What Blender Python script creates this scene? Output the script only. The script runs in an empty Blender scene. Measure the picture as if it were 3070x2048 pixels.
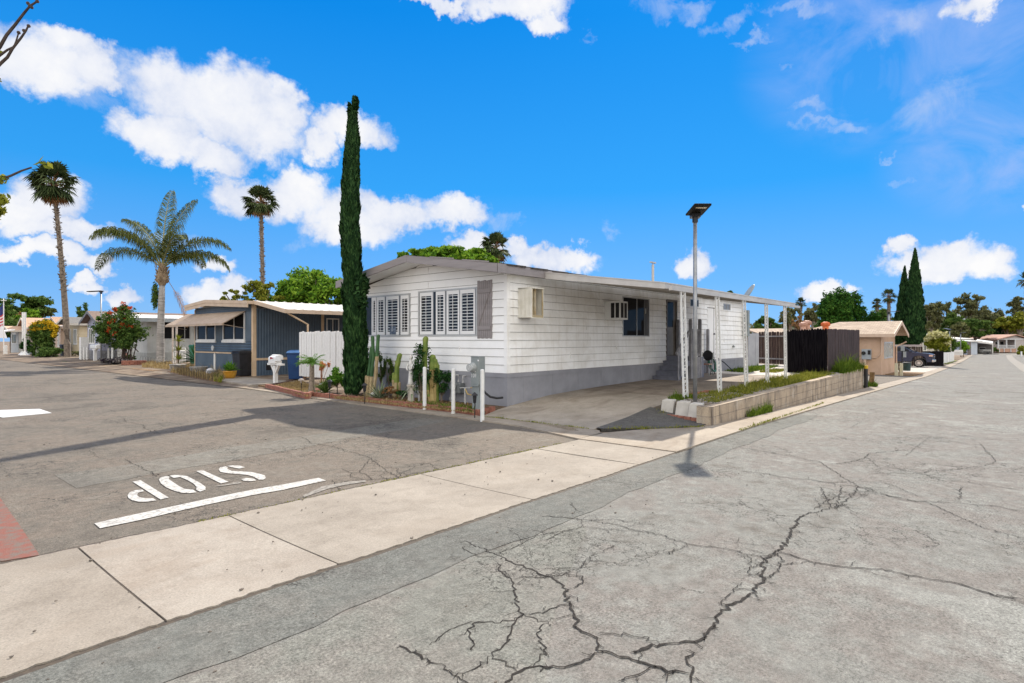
import bpy, bmesh, math, random
import numpy as np
from math import radians, sin, cos, pi, sqrt, atan2
from mathutils import Vector, Matrix
from mathutils.geometry import tessellate_polygon
S = bpy.context.scene
COL = S.collection
# ------------------------------------------------------------------ camera
EYE, FOC, PCX, HOR = 1.75, 1764.0, 1535.0, 1016.0
TH = radians(40.66)
FX, FY = cos(TH), sin(TH)
RX, RY = sin(TH), -cos(TH)
cam = bpy.data.cameras.new("camera"); camo = bpy.data.objects.new("camera", cam); COL.objects.link(camo)
cam.sensor_width = 36; cam.lens = FOC/3070*36; cam.shift_y = -8/3070
cam.clip_start = .05; cam.clip_end = 5000
camo.location = (0, 0, EYE); camo.rotation_euler = (radians(90), 0, TH-radians(90))
S.camera = camo
# ------------------------------------------------------------------ light
SUN = Vector((1.03, .42, 1.0)).normalized()
EL = math.asin(SUN.z); AZ = atan2(SUN.y, SUN.x)
sd = bpy.data.lights.new("sun", 'SUN'); sd.energy = 3.3; sd.angle = radians(1.0); sd.color = (1, .91, .78)
so = bpy.data.objects.new("sun", sd); COL.objects.link(so); so.rotation_euler = (-SUN).to_track_quat('-Z', 'Y').to_euler(); so.location = (0, 0, 60)
S.view_settings.view_transform = 'Standard'; S.view_settings.look = 'None'; S.view_settings.gamma = 1
S.view_settings.exposure = 1.1
# pixel of the photograph (3070 px wide) -> real place on a given plane
def ray(px, py):
    a = (px-PCX)/FOC
    return FX+a*RX, FY+a*RY, (HOR-py)/FOC
def atd(px, py, d):
    r = ray(px, py); return Vector((r[0]*d, r[1]*d, EYE+r[2]*d))
def atz(px, py, z=0.):
    return atd(px, py, (z-EYE)/ray(px, py)[2])
def atx(px, py, X):
    return atd(px, py, X/ray(px, py)[0])
def aty(px, py, Y):
    return atd(px, py, Y/ray(px, py)[1])
# ------------------------------------------------------------------ world: sky and clouds
class NT:
    def __init__(s, nt): s.nt = nt; s.n = nt.nodes; s.l = nt.links
    def node(s, t, ins=None, **kw):
        n = s.n.new(t)
        for k, v in kw.items(): setattr(n, k, v)
        for k, v in (ins or {}).items():
            if isinstance(v, bpy.types.NodeSocket): s.l.new(v, n.inputs[k])
            else: n.inputs[k].default_value = v
        return n
    def math(s, op, a, b=0., c=0., clamp=False):
        n = s.node('ShaderNodeMath', {0: a, 1: b, 2: c}, operation=op); n.use_clamp = clamp; return n.outputs[0]
    def vec(s, op, a, b=(0, 0, 0), scale=None):
        ins = {0: a, 1: b}
        n = s.node('ShaderNodeVectorMath', ins, operation=op)
        if scale is not None: n.inputs[3].default_value = scale
        return n.outputs['Value'] if op in ('LENGTH', 'DOT_PRODUCT') else n.outputs[0]
    def noise(s, vec, scale, detail=4, rough=.55, dist=0.):
        n = s.node('ShaderNodeTexNoise', {'Vector': vec, 'Scale': scale, 'Detail': detail, 'Roughness': rough, 'Distortion': dist}); return n.outputs[0], n.outputs[1]
    def ramp(s, fac, stops, interp='LINEAR'):
        n = s.node('ShaderNodeValToRGB', {0: fac}); cr = n.color_ramp; cr.interpolation = interp
        while len(cr.elements) < len(stops): cr.elements.new(.5)
        for e, (p, c) in zip(cr.elements, stops):
            e.position = p; e.color = (*c, 1) if len(c) == 3 else c
        return n.outputs[0]
    def mix(s, fac, a, b, blend='MIX'):
        n = s.node('ShaderNodeMix', data_type='RGBA', blend_type=blend)
        for k, v in ((0, fac), (6, a), (7, b)):
            if isinstance(v, bpy.types.NodeSocket): s.l.new(v, n.inputs[k])
            else: n.inputs[k].default_value = v if k == 0 else (*v[:3], 1)
        return n.outputs[2]
    def rng(s, v, a, b, c=0., d=1., smooth=False):
        n = s.node('ShaderNodeMapRange', {0: v, 1: a, 2: b, 3: c, 4: d}); n.clamp = True
        if smooth: n.interpolation_type = 'SMOOTHSTEP'
        return n.outputs[0]
W = bpy.data.worlds.new("World"); S.world = W; W.use_nodes = True
w = NT(W.node_tree); w.n.clear()
sky = w.node('ShaderNodeTexSky', sky_type='NISHITA'); sky.sun_disc = False
sky.sun_elevation = EL; sky.sun_rotation = pi/2-AZ; sky.altitude = 200; sky.air_density = 1.0; sky.dust_density = .6; sky.ozone_density = 2.0
tc = w.node('ShaderNodeTexCoord').outputs['Generated']
sep = w.node('ShaderNodeSeparateXYZ', {0: tc})
el = w.math('ARCSINE', sep.outputs[2]); az = w.math('ARCTAN2', sep.outputs[1], sep.outputs[0])
p2 = w.node('ShaderNodeCombineXYZ', {0: az, 1: el, 2: 0.}).outputs[0]
nd = w.noise(tc, 7, 5, .6)[1]
nd2 = w.vec('SCALE', w.vec('SUBTRACT', nd, (.5, .5, .5)), scale=.10)
nd3 = w.vec('SCALE', w.vec('SUBTRACT', w.noise(tc, 30, 5, .65)[1], (.5, .5, .5)), scale=.05)
pw = w.vec('ADD', w.vec('ADD', p2, nd2), nd3)
pw = w.vec('MULTIPLY', pw, (1, 1, 0))
def azel(px, py):
    x, y, z = ray(px, py); return atan2(y, x), atan2(z, sqrt(x*x+y*y))
CL = [(640, 290, 230, 130), (480, 410, 150, 85), (730, 380, 190, 120), (640, 490, 110, 50), (850, 340, 80, 90), (1050, 380, 120, 62), (960, 440, 60, 70),
      (90, 190, 220, 105), (300, 200, 90, 80), (200, 120, 120, 50),
      (740, 590, 110, 62), (880, 600, 130, 85), (1050, 700, 150, 60), (1200, 650, 120, 58), (1360, 640, 110, 58), (1010, 640, 160, 80), (900, 570, 90, 70),
      (150, 610, 130, 75), (60, 650, 120, 50), (180, 700, 160, 32), (130, 760, 120, 34), (280, 790, 60, 30), (240, 843, 55, 22), (355, 880, 70, 26), (648, 803, 70, 26), (640, 885, 90, 42), (700, 870, 70, 50), (20, 760, 60, 20),
      (1430, 740, 90, 40), (1640, 775, 150, 42), (1720, 765, 70, 36), (1540, 740, 60, 32), (2060, 775, 52, 44),
      (1540, 10, 190, 48), (1640, 60, 80, 48), (1330, 0, 120, 26),
      (2960, 5, 150, 52), (2860, 770, 150, 62), (2760, 800, 130, 55), (2960, 790, 110, 58), (2720, 735, 50, 40), (2840, 820, 160, 45), (2470, 890, 80, 36), (3065, 610, 40, 36), (2520, 900, 60, 30)]
THIN = [(2170, 60, 110, 26), (2060, 20, 60, 34), (2270, 100, 90, 16), (2430, 300, 60, 22), (2500, 370, 80, 20), (2440, 355, 60, 14), (1960, 10, 70, 40), (2400, 10, 120, 22), (2700, 60, 160, 60),
        (2380, 180, 34, 12), (2640, 460, 40, 10), (2700, 530, 70, 12), (1770, 90, 26, 20), (2800, 300, 160, 90), (250, 300, 160, 50), (480, 720, 180, 30), (900, 745, 80, 24), (1500, 660, 60, 30), (1840, 690, 30, 22)]
def blobs(lst, src):
    out = None
    for cx, cy, rx, ry in lst:
        a, e = azel(cx, cy); a2, _ = azel(cx+rx, cy); _, e2 = azel(cx, cy-ry)
        d = w.vec('MULTIPLY', w.vec('SUBTRACT', src, (a, e, 0)), (1/abs(a2-a), 1/abs(e2-e), 0))
        v = w.math('SUBTRACT', 1.0, w.vec('DOT_PRODUCT', d, d))
        out = v if out is None else w.math('SMOOTH_MAX', out, v, .22)
    return out
f1 = blobs(CL, pw); f2 = blobs(THIN, pw)
fine = w.noise(tc, 16, 8, .62)[0]; soft = w.noise(tc, 5, 4, .5)[0]
dens = w.rng(w.math('ADD', f1, w.math('MULTIPLY', w.math('SUBTRACT', fine, .5), 2.0)), -.34, .62, 0, 1, True)
thn = w.rng(w.math('ADD', f2, w.math('MULTIPLY', w.math('SUBTRACT', w.noise(tc, 13, 7, .7, .6)[0], .5), 4.)), -.1, 1.9, 0, .5, True)
# broken bright cloud added unseen behind the camera to fill the shaded walls
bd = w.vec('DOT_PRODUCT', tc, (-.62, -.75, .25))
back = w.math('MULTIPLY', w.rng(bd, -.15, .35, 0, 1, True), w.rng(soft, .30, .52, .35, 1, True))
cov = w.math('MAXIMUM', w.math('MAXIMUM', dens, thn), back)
veil = w.rng(sep.outputs[2], 0.0, .46, .80, 0.)
skyc = w.mix(1., sky.outputs[0], (.06, .50, 1.12), 'MULTIPLY')
grad = w.ramp(sep.outputs[2], [(0., (2.5, 4.1, 6.7)), (.09, (1.35, 3.4, 6.65)), (.24, (.28, 2.7, 6.5)), (.48, (.02, 1.85, 5.8)), (1., (.02, 1.4, 4.8))])
skyc = w.mix(.86, skyc, grad)
st = w.noise(w.vec('MULTIPLY', tc, (1.2, 3.5, 6)), 2.2, 6, .6, .8)[0]
f3 = w.math('MULTIPLY', w.rng(blobs([(2750, 120, 620, 330), (3000, 420, 420, 220)], p2), -.6, 1, 0, 1, True), w.rng(st, .36, .66, .05, .5))
skyc = w.mix(f3, skyc, (3.3, 4.1, 6.7))
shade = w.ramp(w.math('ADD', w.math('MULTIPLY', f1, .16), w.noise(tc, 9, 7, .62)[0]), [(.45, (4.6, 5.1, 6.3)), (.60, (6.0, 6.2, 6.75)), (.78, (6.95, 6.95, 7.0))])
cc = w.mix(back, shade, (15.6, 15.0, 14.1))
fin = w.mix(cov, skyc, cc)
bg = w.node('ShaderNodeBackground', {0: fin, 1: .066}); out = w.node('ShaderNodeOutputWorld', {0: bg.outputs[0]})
W.cycles.sampling_method = 'MANUAL'; W.cycles.sample_map_resolution = 512
# ------------------------------------------------------------------ materials
MATS = {}
def mk(name, c1, c2=None, scale=8., rough=.8, bump=0., bscale=60., detail=5, spec=.35, metal=0., c3=None, stretch=(1, 1, 1), island=0., contrast=(.35, .65), trans=0., coords='Object'):
    if name in MATS: return MATS[name]
    m = bpy.data.materials.new(name); m.use_nodes = True; t = NT(m.node_tree)
    b = t.n['Principled BSDF']; b.inputs['Roughness'].default_value = rough; b.inputs['Metallic'].default_value = metal
    b.inputs['Specular IOR Level'].default_value = spec
    co = t.node('ShaderNodeNewGeometry').outputs['Position']
    co = t.vec('MULTIPLY', co, stretch)
    col = None
    if c2 is not None:
        f = t.noise(co, scale, detail, .6)[0]
        st = [(contrast[0], c1), (contrast[1], c2)]
        if c3 is not None: st = [(contrast[0], c1), (.5, c3), (contrast[1], c2)]
        col = t.ramp(f, st)
    if island:
        ri = t.node('ShaderNodeNewGeometry').outputs['Random Per Island']
        base = col if col is not None else c1
        v = t.rng(ri, 0, 1, 1-island, 1+island)
        vv = t.node('ShaderNodeCombineXYZ', {0: v, 1: v, 2: v}).outputs[0]
        col = t.mix(1., base, (1, 1, 1), 'MULTIPLY') if False else t.node('ShaderNodeVectorMath', {0: base if isinstance(base, bpy.types.NodeSocket) else tuple(base), 1: vv}, operation='MULTIPLY').outputs[0]
    if col is None: b.inputs['Base Color'].default_value = (*c1, 1)
    else: t.l.new(col, b.inputs['Base Color'])
    if bump:
        bn = t.node('ShaderNodeBump', {'Strength': bump, 'Distance': .01, 'Height': t.noise(co, bscale, 4, .6)[0]})
        t.l.new(bn.outputs[0], b.inputs['Normal'])
    if trans:
        tr = t.node('ShaderNodeBsdfTranslucent')
        if col is None: tr.inputs[0].default_value = (*c1, 1)
        else: t.l.new(col, tr.inputs[0])
        mx = t.node('ShaderNodeMixShader', {0: trans, 1: b.outputs[0], 2: tr.outputs[0]})
        t.l.new(mx.outputs[0], t.n['Material Output'].inputs[0])
    MATS[name] = m; return m
def leafmat(name, dark, mid, light, trans=.25, scale=1.2):
    if name in MATS: return MATS[name]
    m = bpy.data.materials.new(name); m.use_nodes = True; t = NT(m.node_tree); b = t.n['Principled BSDF']
    b.inputs['Roughness'].default_value = .75; b.inputs['Specular IOR Level'].default_value = .08
    g = t.node('ShaderNodeNewGeometry')
    f = t.math('ADD', t.math('MULTIPLY', g.outputs['Random Per Island'], .55), t.math('MULTIPLY', t.noise(g.outputs['Position'], scale, 3)[0], .45))
    col = t.ramp(f, [(.15, dark), (.5, mid), (.85, light)])
    t.l.new(col, b.inputs['Base Color'])
    tr = t.node('ShaderNodeBsdfTranslucent', {0: col})
    mx = t.node('ShaderNodeMixShader', {0: trans, 1: b.outputs[0], 2: tr.outputs[0]})
    t.l.new(mx.outputs[0], t.n['Material Output'].inputs[0])
    MATS[name] = m; return m
def glassmat(name, tint=(.02, .02, .022), mixf=None):
    if name in MATS: return MATS[name]
    m = bpy.data.materials.new(name); m.use_nodes = True; t = NT(m.node_tree); b = t.n['Principled BSDF']
    b.inputs['Base Color'].default_value = (*tint, 1); b.inputs['Roughness'].default_value = .03; b.inputs['Specular IOR Level'].default_value = .05
    if mixf:
        tr = t.node('ShaderNodeBsdfTransparent', {0: (.85, .87, .88, 1)}); gl = t.node('ShaderNodeBsdfGlossy', {0: (1, 1, 1, 1), 1: .02})
        fr = t.node('ShaderNodeFresnel', {0: 1.5})
        mx = t.node('ShaderNodeMixShader', {0: mixf, 1: tr.outputs[0], 2: gl.outputs[0]})
        t.l.new(mx.outputs[0], t.n['Material Output'].inputs[0])
    MATS[name] = m; return m
# ------------------------------------------------------------------ mesh builder
ORG = {}
class MB:
    def __init__(s): s.v = []; s.f = []; s.arr = []
    def quad(s, a, b, c, d):
        n = len(s.v); s.v += [tuple(a), tuple(b), tuple(c), tuple(d)]; s.f.append((n, n+1, n+2, n+3))
    def tri(s, a, b, c):
        n = len(s.v); s.v += [tuple(a), tuple(b), tuple(c)]; s.f.append((n, n+1, n+2))
    def hexa(s, p):
        n = len(s.v); s.v += [tuple(q) for q in p]
        for q in ((0, 3, 2, 1), (4, 5, 6, 7), (0, 1, 5, 4), (1, 2, 6, 5), (2, 3, 7, 6), (3, 0, 4, 7)): s.f.append(tuple(n+i for i in q))
    def box(s, x0, y0, z0, x1, y1, z1):
        if x0 > x1: x0, x1 = x1, x0
        if y0 > y1: y0, y1 = y1, y0
        if z0 > z1: z0, z1 = z1, z0
        s.hexa([(x0, y0, z0), (x1, y0, z0), (x1, y1, z0), (x0, y1, z0), (x0, y0, z1), (x1, y0, z1), (x1, y1, z1), (x0, y1, z1)])
    def bar(s, a, b, w, h=None, up=(0, 0, 1)):
        a = Vector(a); b = Vector(b); h = h or w; d = (b-a).normalized(); up = Vector(up)
        if abs(d.dot(up)) > .95: up = Vector((1, 0, 0))
        u = d.cross(up).normalized()*w/2; v = d.cross(u).normalized()*h/2
        s.hexa([a-u-v, a+u-v, a+u+v, a-u+v, b-u-v, b+u-v, b+u+v, b-u+v])
    def tube(s, pts, rad, n=8, cap=True, squash=1.):
        pts = [Vector(p) for p in pts]
        if not hasattr(rad, '__len__'): rad = [rad]*len(pts)
        base = len(s.v); up = Vector((0, 0, 1))
        for i, p in enumerate(pts):
            d = (pts[min(i+1, len(pts)-1)]-pts[max(i-1, 0)]).normalized()
            u = d.cross(up)
            if u.length < .05: u = d.cross(Vector((0, 1, 0)))
            u.normalize(); v = u.cross(d).normalized()
            for k in range(n):
                t = 2*pi*k/n; s.v.append(tuple(p+u*cos(t)*rad[i]+v*sin(t)*rad[i]*squash))
        for i in range(len(pts)-1):
            for k in range(n):
                a = base+i*n+k; b = base+i*n+(k+1) % n; s.f.append((a, b, b+n, a+n))
        if cap:
            s.f.append(tuple(base+k for k in range(n))[::-1]); s.f.append(tuple(base+(len(pts)-1)*n+k for k in range(n)))
    def lathe(s, c, prof, n=16, sx=1., sy=1.):
        base = len(s.v)
        for r, z in prof:
            for k in range(n):
                t = 2*pi*k/n; s.v.append((c[0]+r*cos(t)*sx, c[1]+r*sin(t)*sy, c[2]+z))
        for i in range(len(prof)-1):
            for k in range(n):
                a = base+i*n+k; b = base+i*n+(k+1) % n; s.f.append((a, b, b+n, a+n))
        s.f.append(tuple(base+k for k in range(n))[::-1]); s.f.append(tuple(base+(len(prof)-1)*n+k for k in range(n)))
    def prism(s, poly, z0, z1):
        n = len(poly); b = len(s.v); s.v += [(x, y, z0) for x, y in poly]+[(x, y, z1) for x, y in poly]
        for t in tessellate_polygon([[Vector((x, y, 0)) for x, y in poly]]):
            s.f.append((b+t[0]+n, b+t[1]+n, b+t[2]+n)); s.f.append((b+t[2], b+t[1], b+t[0]))
        for i in range(n):
            j = (i+1) % n; s.f.append((b+i, b+j, b+j+n, b+i+n))
    def poly3(s, pts, thick):
        """flat polygon pts (3-D, planar) extruded by vector thick"""
        pts = [Vector(p) for p in pts]; thick = Vector(thick); n = len(pts); b = len(s.v)
        s.v += [tuple(p) for p in pts]+[tuple(p+thick) for p in pts]
        for t in tessellate_polygon([pts]):
            s.f.append((b+t[0], b+t[1], b+t[2])); s.f.append((b+t[2]+n, b+t[1]+n, b+t[0]+n))
        for i in range(n):
            j = (i+1) % n; s.f.append((b+i, b+j, b+j+n, b+i+n))
    def ell(s, c, r, seg=10, rings=6, jit=0., rnd=None):
        base = len(s.v); c = Vector(c)
        if not hasattr(r, '__len__'): r = (r, r, r)
        for i in range(rings+1):
            ph = pi*i/rings
            for k in range(seg):
                t = 2*pi*k/seg; q = 1+(rnd.uniform(-jit, jit) if rnd else 0)
                s.v.append((c.x+r[0]*sin(ph)*cos(t)*q, c.y+r[1]*sin(ph)*sin(t)*q, c.z+r[2]*cos(ph)*q))
        for i in range(rings):
            for k in range(seg):
                a = base+i*seg+k; b = base+i*seg+(k+1) % seg; s.f.append((a, a+seg, b+seg, b))
    def ruled(s, A, B, zf, lift=0.):
        if lift > .008:
            for Q in (A, B, [A[0], B[0]], [A[-1], B[-1]]):
                for p, q in zip(Q, Q[1:]):
                    zp = zf(p[0], p[1])+lift; zq = zf(q[0], q[1])+lift; s.quad((p[0], p[1], zp), (q[0], q[1], zq), (q[0], q[1], zq-.12), (p[0], p[1], zp-.12))
        b = len(s.v); n = len(A)
        for p in A: s.v.append((p[0], p[1], zf(p[0], p[1])+lift))
        for p in B: s.v.append((p[0], p[1], zf(p[0], p[1])+lift))
        for i in range(n-1): s.f.append((b+i, b+i+1, b+n+i+1, b+n+i))
    def quads(s, arr):   # (N,4,3)
        s.arr.append(np.asarray(arr, dtype=np.float32))
    def build(s, name, m, parent=None, smooth=False, bevel=0.):
        o3 = ORG.get(parent.name, (0, 0, 0)) if parent else (0, 0, 0)
        V = np.array(s.v, dtype=np.float32).reshape(-1, 3); F = list(s.f); n0 = len(V)
        nf = len(F)
        if s.arr:
            A = np.concatenate(s.arr); V = np.concatenate([V, A.reshape(-1, 3)]); 
            idx = (n0+np.arange(len(A)*4)).reshape(-1, 4); F = F+idx.tolist()
        V = V-np.array(o3, dtype=np.float32)
        me = bpy.data.meshes.new(name); me.from_pydata(V.tolist(), [], F); me.update()
        if not s.arr or nf:
            if nf and not s.arr:
                bm = bmesh.new(); bm.from_mesh(me); bmesh.ops.recalc_face_normals(bm, faces=bm.faces); bm.to_mesh(me); bm.free()
        if smooth: me.polygons.foreach_set('use_smooth', [True]*len(me.polygons))
        me.materials.append(m)
        o = bpy.data.objects.new(name, me); COL.objects.link(o)
        if parent: o.parent = parent; ORG[o.name] = o3
        if bevel:
            bv = o.modifiers.new('bevel', 'BEVEL'); bv.width = bevel; bv.segments = 2; bv.limit_method = 'ANGLE'
        return o
def tag(o, label, cat, group=None):
    o['label'] = label; o['category'] = cat
    if group: o['group'] = group
    return o
def struct(o): o['kind'] = 'structure'; return o
def stuff(o, label, cat): o['kind'] = 'stuff'; return tag(o, label, cat)
def thing(name, label, cat, loc=(0, 0, 0), group=None):
    o = bpy.data.objects.new(name, None); COL.objects.link(o); o.location = loc; o.empty_display_size = .2
    ORG[o.name] = tuple(loc); return tag(o, label, cat, group)
def dup(root, loc, rz=0., label=None, sc=1.):
    r = root.copy(); COL.objects.link(r); r.location = loc; r.rotation_euler = (0, 0, rz); r.scale = (sc, sc, sc)
    if label: r['label'] = label
    for ch in list(root.children):
        c = ch.copy(); COL.objects.link(c); c.parent = r
        for g in ch.children:
            e = g.copy(); COL.objects.link(e); e.parent = c
    return r
R = random.Random(5)
NR = np.random.default_rng(7)
# ------------------------------------------------------------------ terrain heights
def interp(x, T):
    if x <= T[0][0]: return T[0][1]
    for (a, b), (c, d) in zip(T, T[1:]):
        if x <= c: return b+(d-b)*(x-a)/(c-a)
    return T[-1][1]
def fz(x, y=0): return interp(x, [(12, 0), (28.5, -.30), (43.8, -.57), (67, -.9), (110, -1.3), (183, -1.62), (400, -1.8)])
def pz(x, y=0): return interp(x, [(9.5, .0), (10.9, .05), (12.56, .205), (14.6, .28), (18, .32), (24, .34), (30, .34)])
def sz(x, y=0): return interp(x, [(9.2, .02), (9.6, .05), (12, .14), (16, .2), (30, .25)])
def asphalt(name, base, warm, dark, dens=1.):
    m = bpy.data.materials.new(name); m.use_nodes = True; t = NT(m.node_tree); b = t.n['Principled BSDF']
    b.inputs['Roughness'].default_value = .9; b.inputs['Specular IOR Level'].default_value = .2
    P = t.node('ShaderNodeNewGeometry').outputs['Position']
    big = t.noise(P, .35, 5, .6, .6)[0]; mid = t.noise(P, 1.7, 6, .65)[0]; fine = t.noise(P, 55, 3, .7)[0]; grit = t.noise(P, 170, 2, .6)[0]
    c = t.ramp(t.math('ADD', t.math('MULTIPLY', big, .55), t.math('MULTIPLY', mid, .45)), [(.38, dark), (.46, base), (.53, warm), (.60, tuple(x*1.16 for x in base))])
    pm = t.rng(t.noise(P, .75, 4, .65, .5)[0], .38, .62, 0, 1)
    sp = t.math('ADD', 1., t.math('MULTIPLY', t.rng(fine, .3, .7, -1, 1), t.math('ADD', .18, t.math('MULTIPLY', pm, .34)))); c = t.node('ShaderNodeVectorMath', {0: c, 1: t.node('ShaderNodeCombineXYZ', {0: sp, 1: sp, 2: sp}).outputs[0]}, operation='MULTIPLY').outputs[0]
    gr = t.rng(grit, .3, .7, .74, 1.26); c = t.node('ShaderNodeVectorMath', {0: c, 1: t.node('ShaderNodeCombineXYZ', {0: gr, 1: gr, 2: gr}).outputs[0]}, operation='MULTIPLY').outputs[0]
    md = t.rng(t.noise(P, 9, 4, .7)[0], .3, .7, .78, 1.22); c = t.node('ShaderNodeVectorMath', {0: c, 1: t.node('ShaderNodeCombineXYZ', {0: md, 1: md, 2: md}).outputs[0]}, operation='MULTIPLY').outputs[0]
    # worn pits that show dark aggregate, in patches
    pit = t.math('MULTIPLY', t.rng(t.noise(P, 26, 5, .8)[0], .56, .63, 0, 1), t.math('MULTIPLY', t.math('ADD', .12, pm), dens))
    c = t.mix(t.math('MULTIPLY', pit, .72), c, tuple(x*.35 for x in dark))
    # hairline crazing
    for sc, wd, lo in ((.9, .006, .50), (2.6, .014, .52), (5.5, .022, .55)):
        warp = t.vec('ADD', P, t.vec('SCALE', t.noise(P, 3.5, 5, .7)[1], scale=.35))
        vo = t.node('ShaderNodeTexVoronoi', {'Vector': warp, 'Scale': sc}, feature='DISTANCE_TO_EDGE').outputs[0]
        k = t.math('MULTIPLY', t.rng(vo, wd*.3, wd, 1, 0), t.rng(t.noise(P, .55, 2)[0], lo, lo+.05, 0, .85))
        c = t.mix(k, c, (.03, .028, .025))
    t.l.new(c, b.inputs['Base Color'])
    h = t.math('ADD', t.math('MULTIPLY', fine, .6), t.math('MULTIPLY', t.noise(P, 22, 4, .75)[0], 1.))
    bn = t.node('ShaderNodeBump', {'Strength': .75, 'Distance': .012, 'Height': h}); t.l.new(bn.outputs[0], b.inputs['Normal'])
    return m
M_asphR = asphalt('asphalt_main', (.182, .181, .163), (.160, .146, .130), (.125, .114, .099))
M_asphL = asphalt('asphalt_side', (.135, .119, .098), (.148, .124, .100), (.100, .086, .071), .7)
M_seal = asphalt('asphalt_smooth', (.128, .130, .117), (.138, .134, .119), (.110, .108, .097), .25)
M_patch = asphalt('asphalt_new', (.092, .087, .081), (.10, .094, .086), (.072, .067, .062), .25)
def concrete(name, c1, c2, stain=(.2, .16, .12), sa=.35, pits=.5):
    m = bpy.data.materials.new(name); m.use_nodes = True; t = NT(m.node_tree); b = t.n['Principled BSDF']
    b.inputs['Roughness'].default_value = .85; b.inputs['Specular IOR Level'].default_value = .25
    P = t.node('ShaderNodeNewGeometry').outputs['Position']
    c = t.ramp(t.noise(P, 1.3, 6, .65)[0], [(.35, c1), (.65, c2)])
    g = t.rng(t.noise(P, 75, 3, .7)[0], .32, .68, .78, 1.2); c = t.node('ShaderNodeVectorMath', {0: c, 1: t.node('ShaderNodeCombineXYZ', {0: g, 1: g, 2: g}).outputs[0]}, operation='MULTIPLY').outputs[0]
    st = t.rng(t.noise(t.vec('MULTIPLY', P, (.5, 1.3, 1)), .9, 5, .6, 1.2)[0], .5, .7, 0, sa); c = t.mix(st, c, stain)
    dk = t.rng(t.noise(P, 4.5, 6, .72, .3)[0], .5, .72, 0, .34); c = t.mix(dk, c, tuple(x*.55 for x in stain))
    lt = t.rng(t.noise(P, .8, 4, .6)[0], .55, .75, 0, .3); c = t.mix(lt, c, tuple(x*1.25 for x in c2))
    pt = t.rng(t.noise(P, 20, 3, .8)[0], .66, .71, 0, pits); c = t.mix(pt, c, (.05, .04, .03))
    t.l.new(c, b.inputs['Base Color'])
    bn = t.node('ShaderNodeBump', {'Strength': .35, 'Distance': .006, 'Height': t.noise(P, 60, 4, .65)[0]}); t.l.new(bn.outputs[0], b.inputs['Normal'])
    return m
M_swale = concrete('swale_concrete', (.235, .205, .168), (.30, .265, .22))
M_swale2 = concrete('swale_slab_pale', (.265, .23, .19), (.325, .29, .245), (.22, .16, .11), .35, .3)
M_gut = concrete('gutter_concrete', (.25, .21, .165), (.32, .275, .22), (.16, .11, .07), .45)
M_drive = concrete('driveway_concrete', (.27, .235, .19), (.36, .315, .26), (.15, .11, .08), .65)
M_slab = concrete('stained_slab', (.20, .165, .13), (.31, .26, .21), (.11, .08, .055), .75)
M_dirt = mk('dirt', (.11, .08, .055), (.21, .165, .12), 3, .95, .5, 40, c3=(.18, .125, .08))
M_litter = mk('leaf_litter', (.10, .055, .03), (.30, .20, .10), 14, .95, .8, 60, c3=(.18, .11, .055))
M_bed = mk('dark_bed_soil', (.045, .028, .018), (.20, .135, .075), 18, .95, .9, 60, c3=(.095, .06, .036))
M_joint = mk('joint_dark', (.05, .04, .032), (.09, .07, .05), 20)
def xs(a, b, n): return [a+(b-a)*i/n for i in range(n+1)]
# broad ground sheet
mb = MB()
X = [-60, -10, 5, 12, 20, 28.5, 36, 43.8, 55, 67, 90, 110, 150, 183, 260, 400, 900]
mb.ruled([(x, -300) for x in X], [(x, 3.9) for x in X], fz, -.03)
mb.ruled([(x, 3.9) for x in X], [(x, 900) for x in X], fz, -.03)
mb.build('ground', M_dirt); struct(bpy.data.objects['ground'])
# main street (runs along +X), with kerb line drifting a little to the left far away
KY = [(-20, 3.95), (12, 3.95), (28.5, 4.1), (43.8, 4.2), (67, 4.7), (90, 5.2), (118, 5.9), (150, 6.7), (178, 7.4)]
def ky(x): return interp(x, KY)
RYl = [(-20, -6), (30, -3), (52.9, -.55), (82, .25), (120, 1.2), (150, 1.7), (178, -1)]
X = sorted(set([-20, -10, 0, 5, 9, 12, 16, 20, 24, 28.5, 36, 43.8, 52.9, 60, 67, 75, 82, 90, 100, 110, 118, 130, 150, 165, 178]))
mb = MB(); mb.ruled([(x, -14) for x in X], [(x, ky(x)) for x in X], fz, .0); struct(mb.build('main_street', M_asphR))
mb = MB(); XG = [x for x in X if x > 35]; mb.ruled([(x, interp(x, RYl)-.9) for x in XG], [(x, interp(x, RYl)) for x in XG], fz, .006); M_gutfar = True
# concrete strip along the far right kerb is built once its material exists
mb_far = mb
# smoother strip of asphalt along the concrete swale
def wob(x, k, a): return a*(sin(x*2.1+k)+.6*sin(x*5.3+2*k)+.4*sin(x*11.7+k))
XX = xs(-4, 15, 80)
mb = MB(); mb.ruled([(x, 3.28+wob(x, 1, .03)+.02*(x-4) if x > 4 else 3.28+wob(x, 1, .03)) for x in XX], [(x, 3.952) for x in XX], fz, .004); struct(mb.build('asphalt_overlay', M_seal))
XX = xs(-1.5, 4.6, 30)
def lo2(x): return interp(x, [(-1.5, .9), (1.2, 1.45), (2.3, 1.75), (3.2, 2.35), (4.6, 3.05)])
mb = MB(); mb.ruled([(x, lo2(x)+wob(x, 3, .025)) for x in XX], [(x, 3.25+wob(x, 1, .03)) for x in XX], fz, .003)
sl = struct(mb.build('asphalt_overlay', asphalt('asphalt_pale_smooth', (.158, .158, .138), (.166, .156, .137), (.140, .135, .117), .15)))
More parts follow.
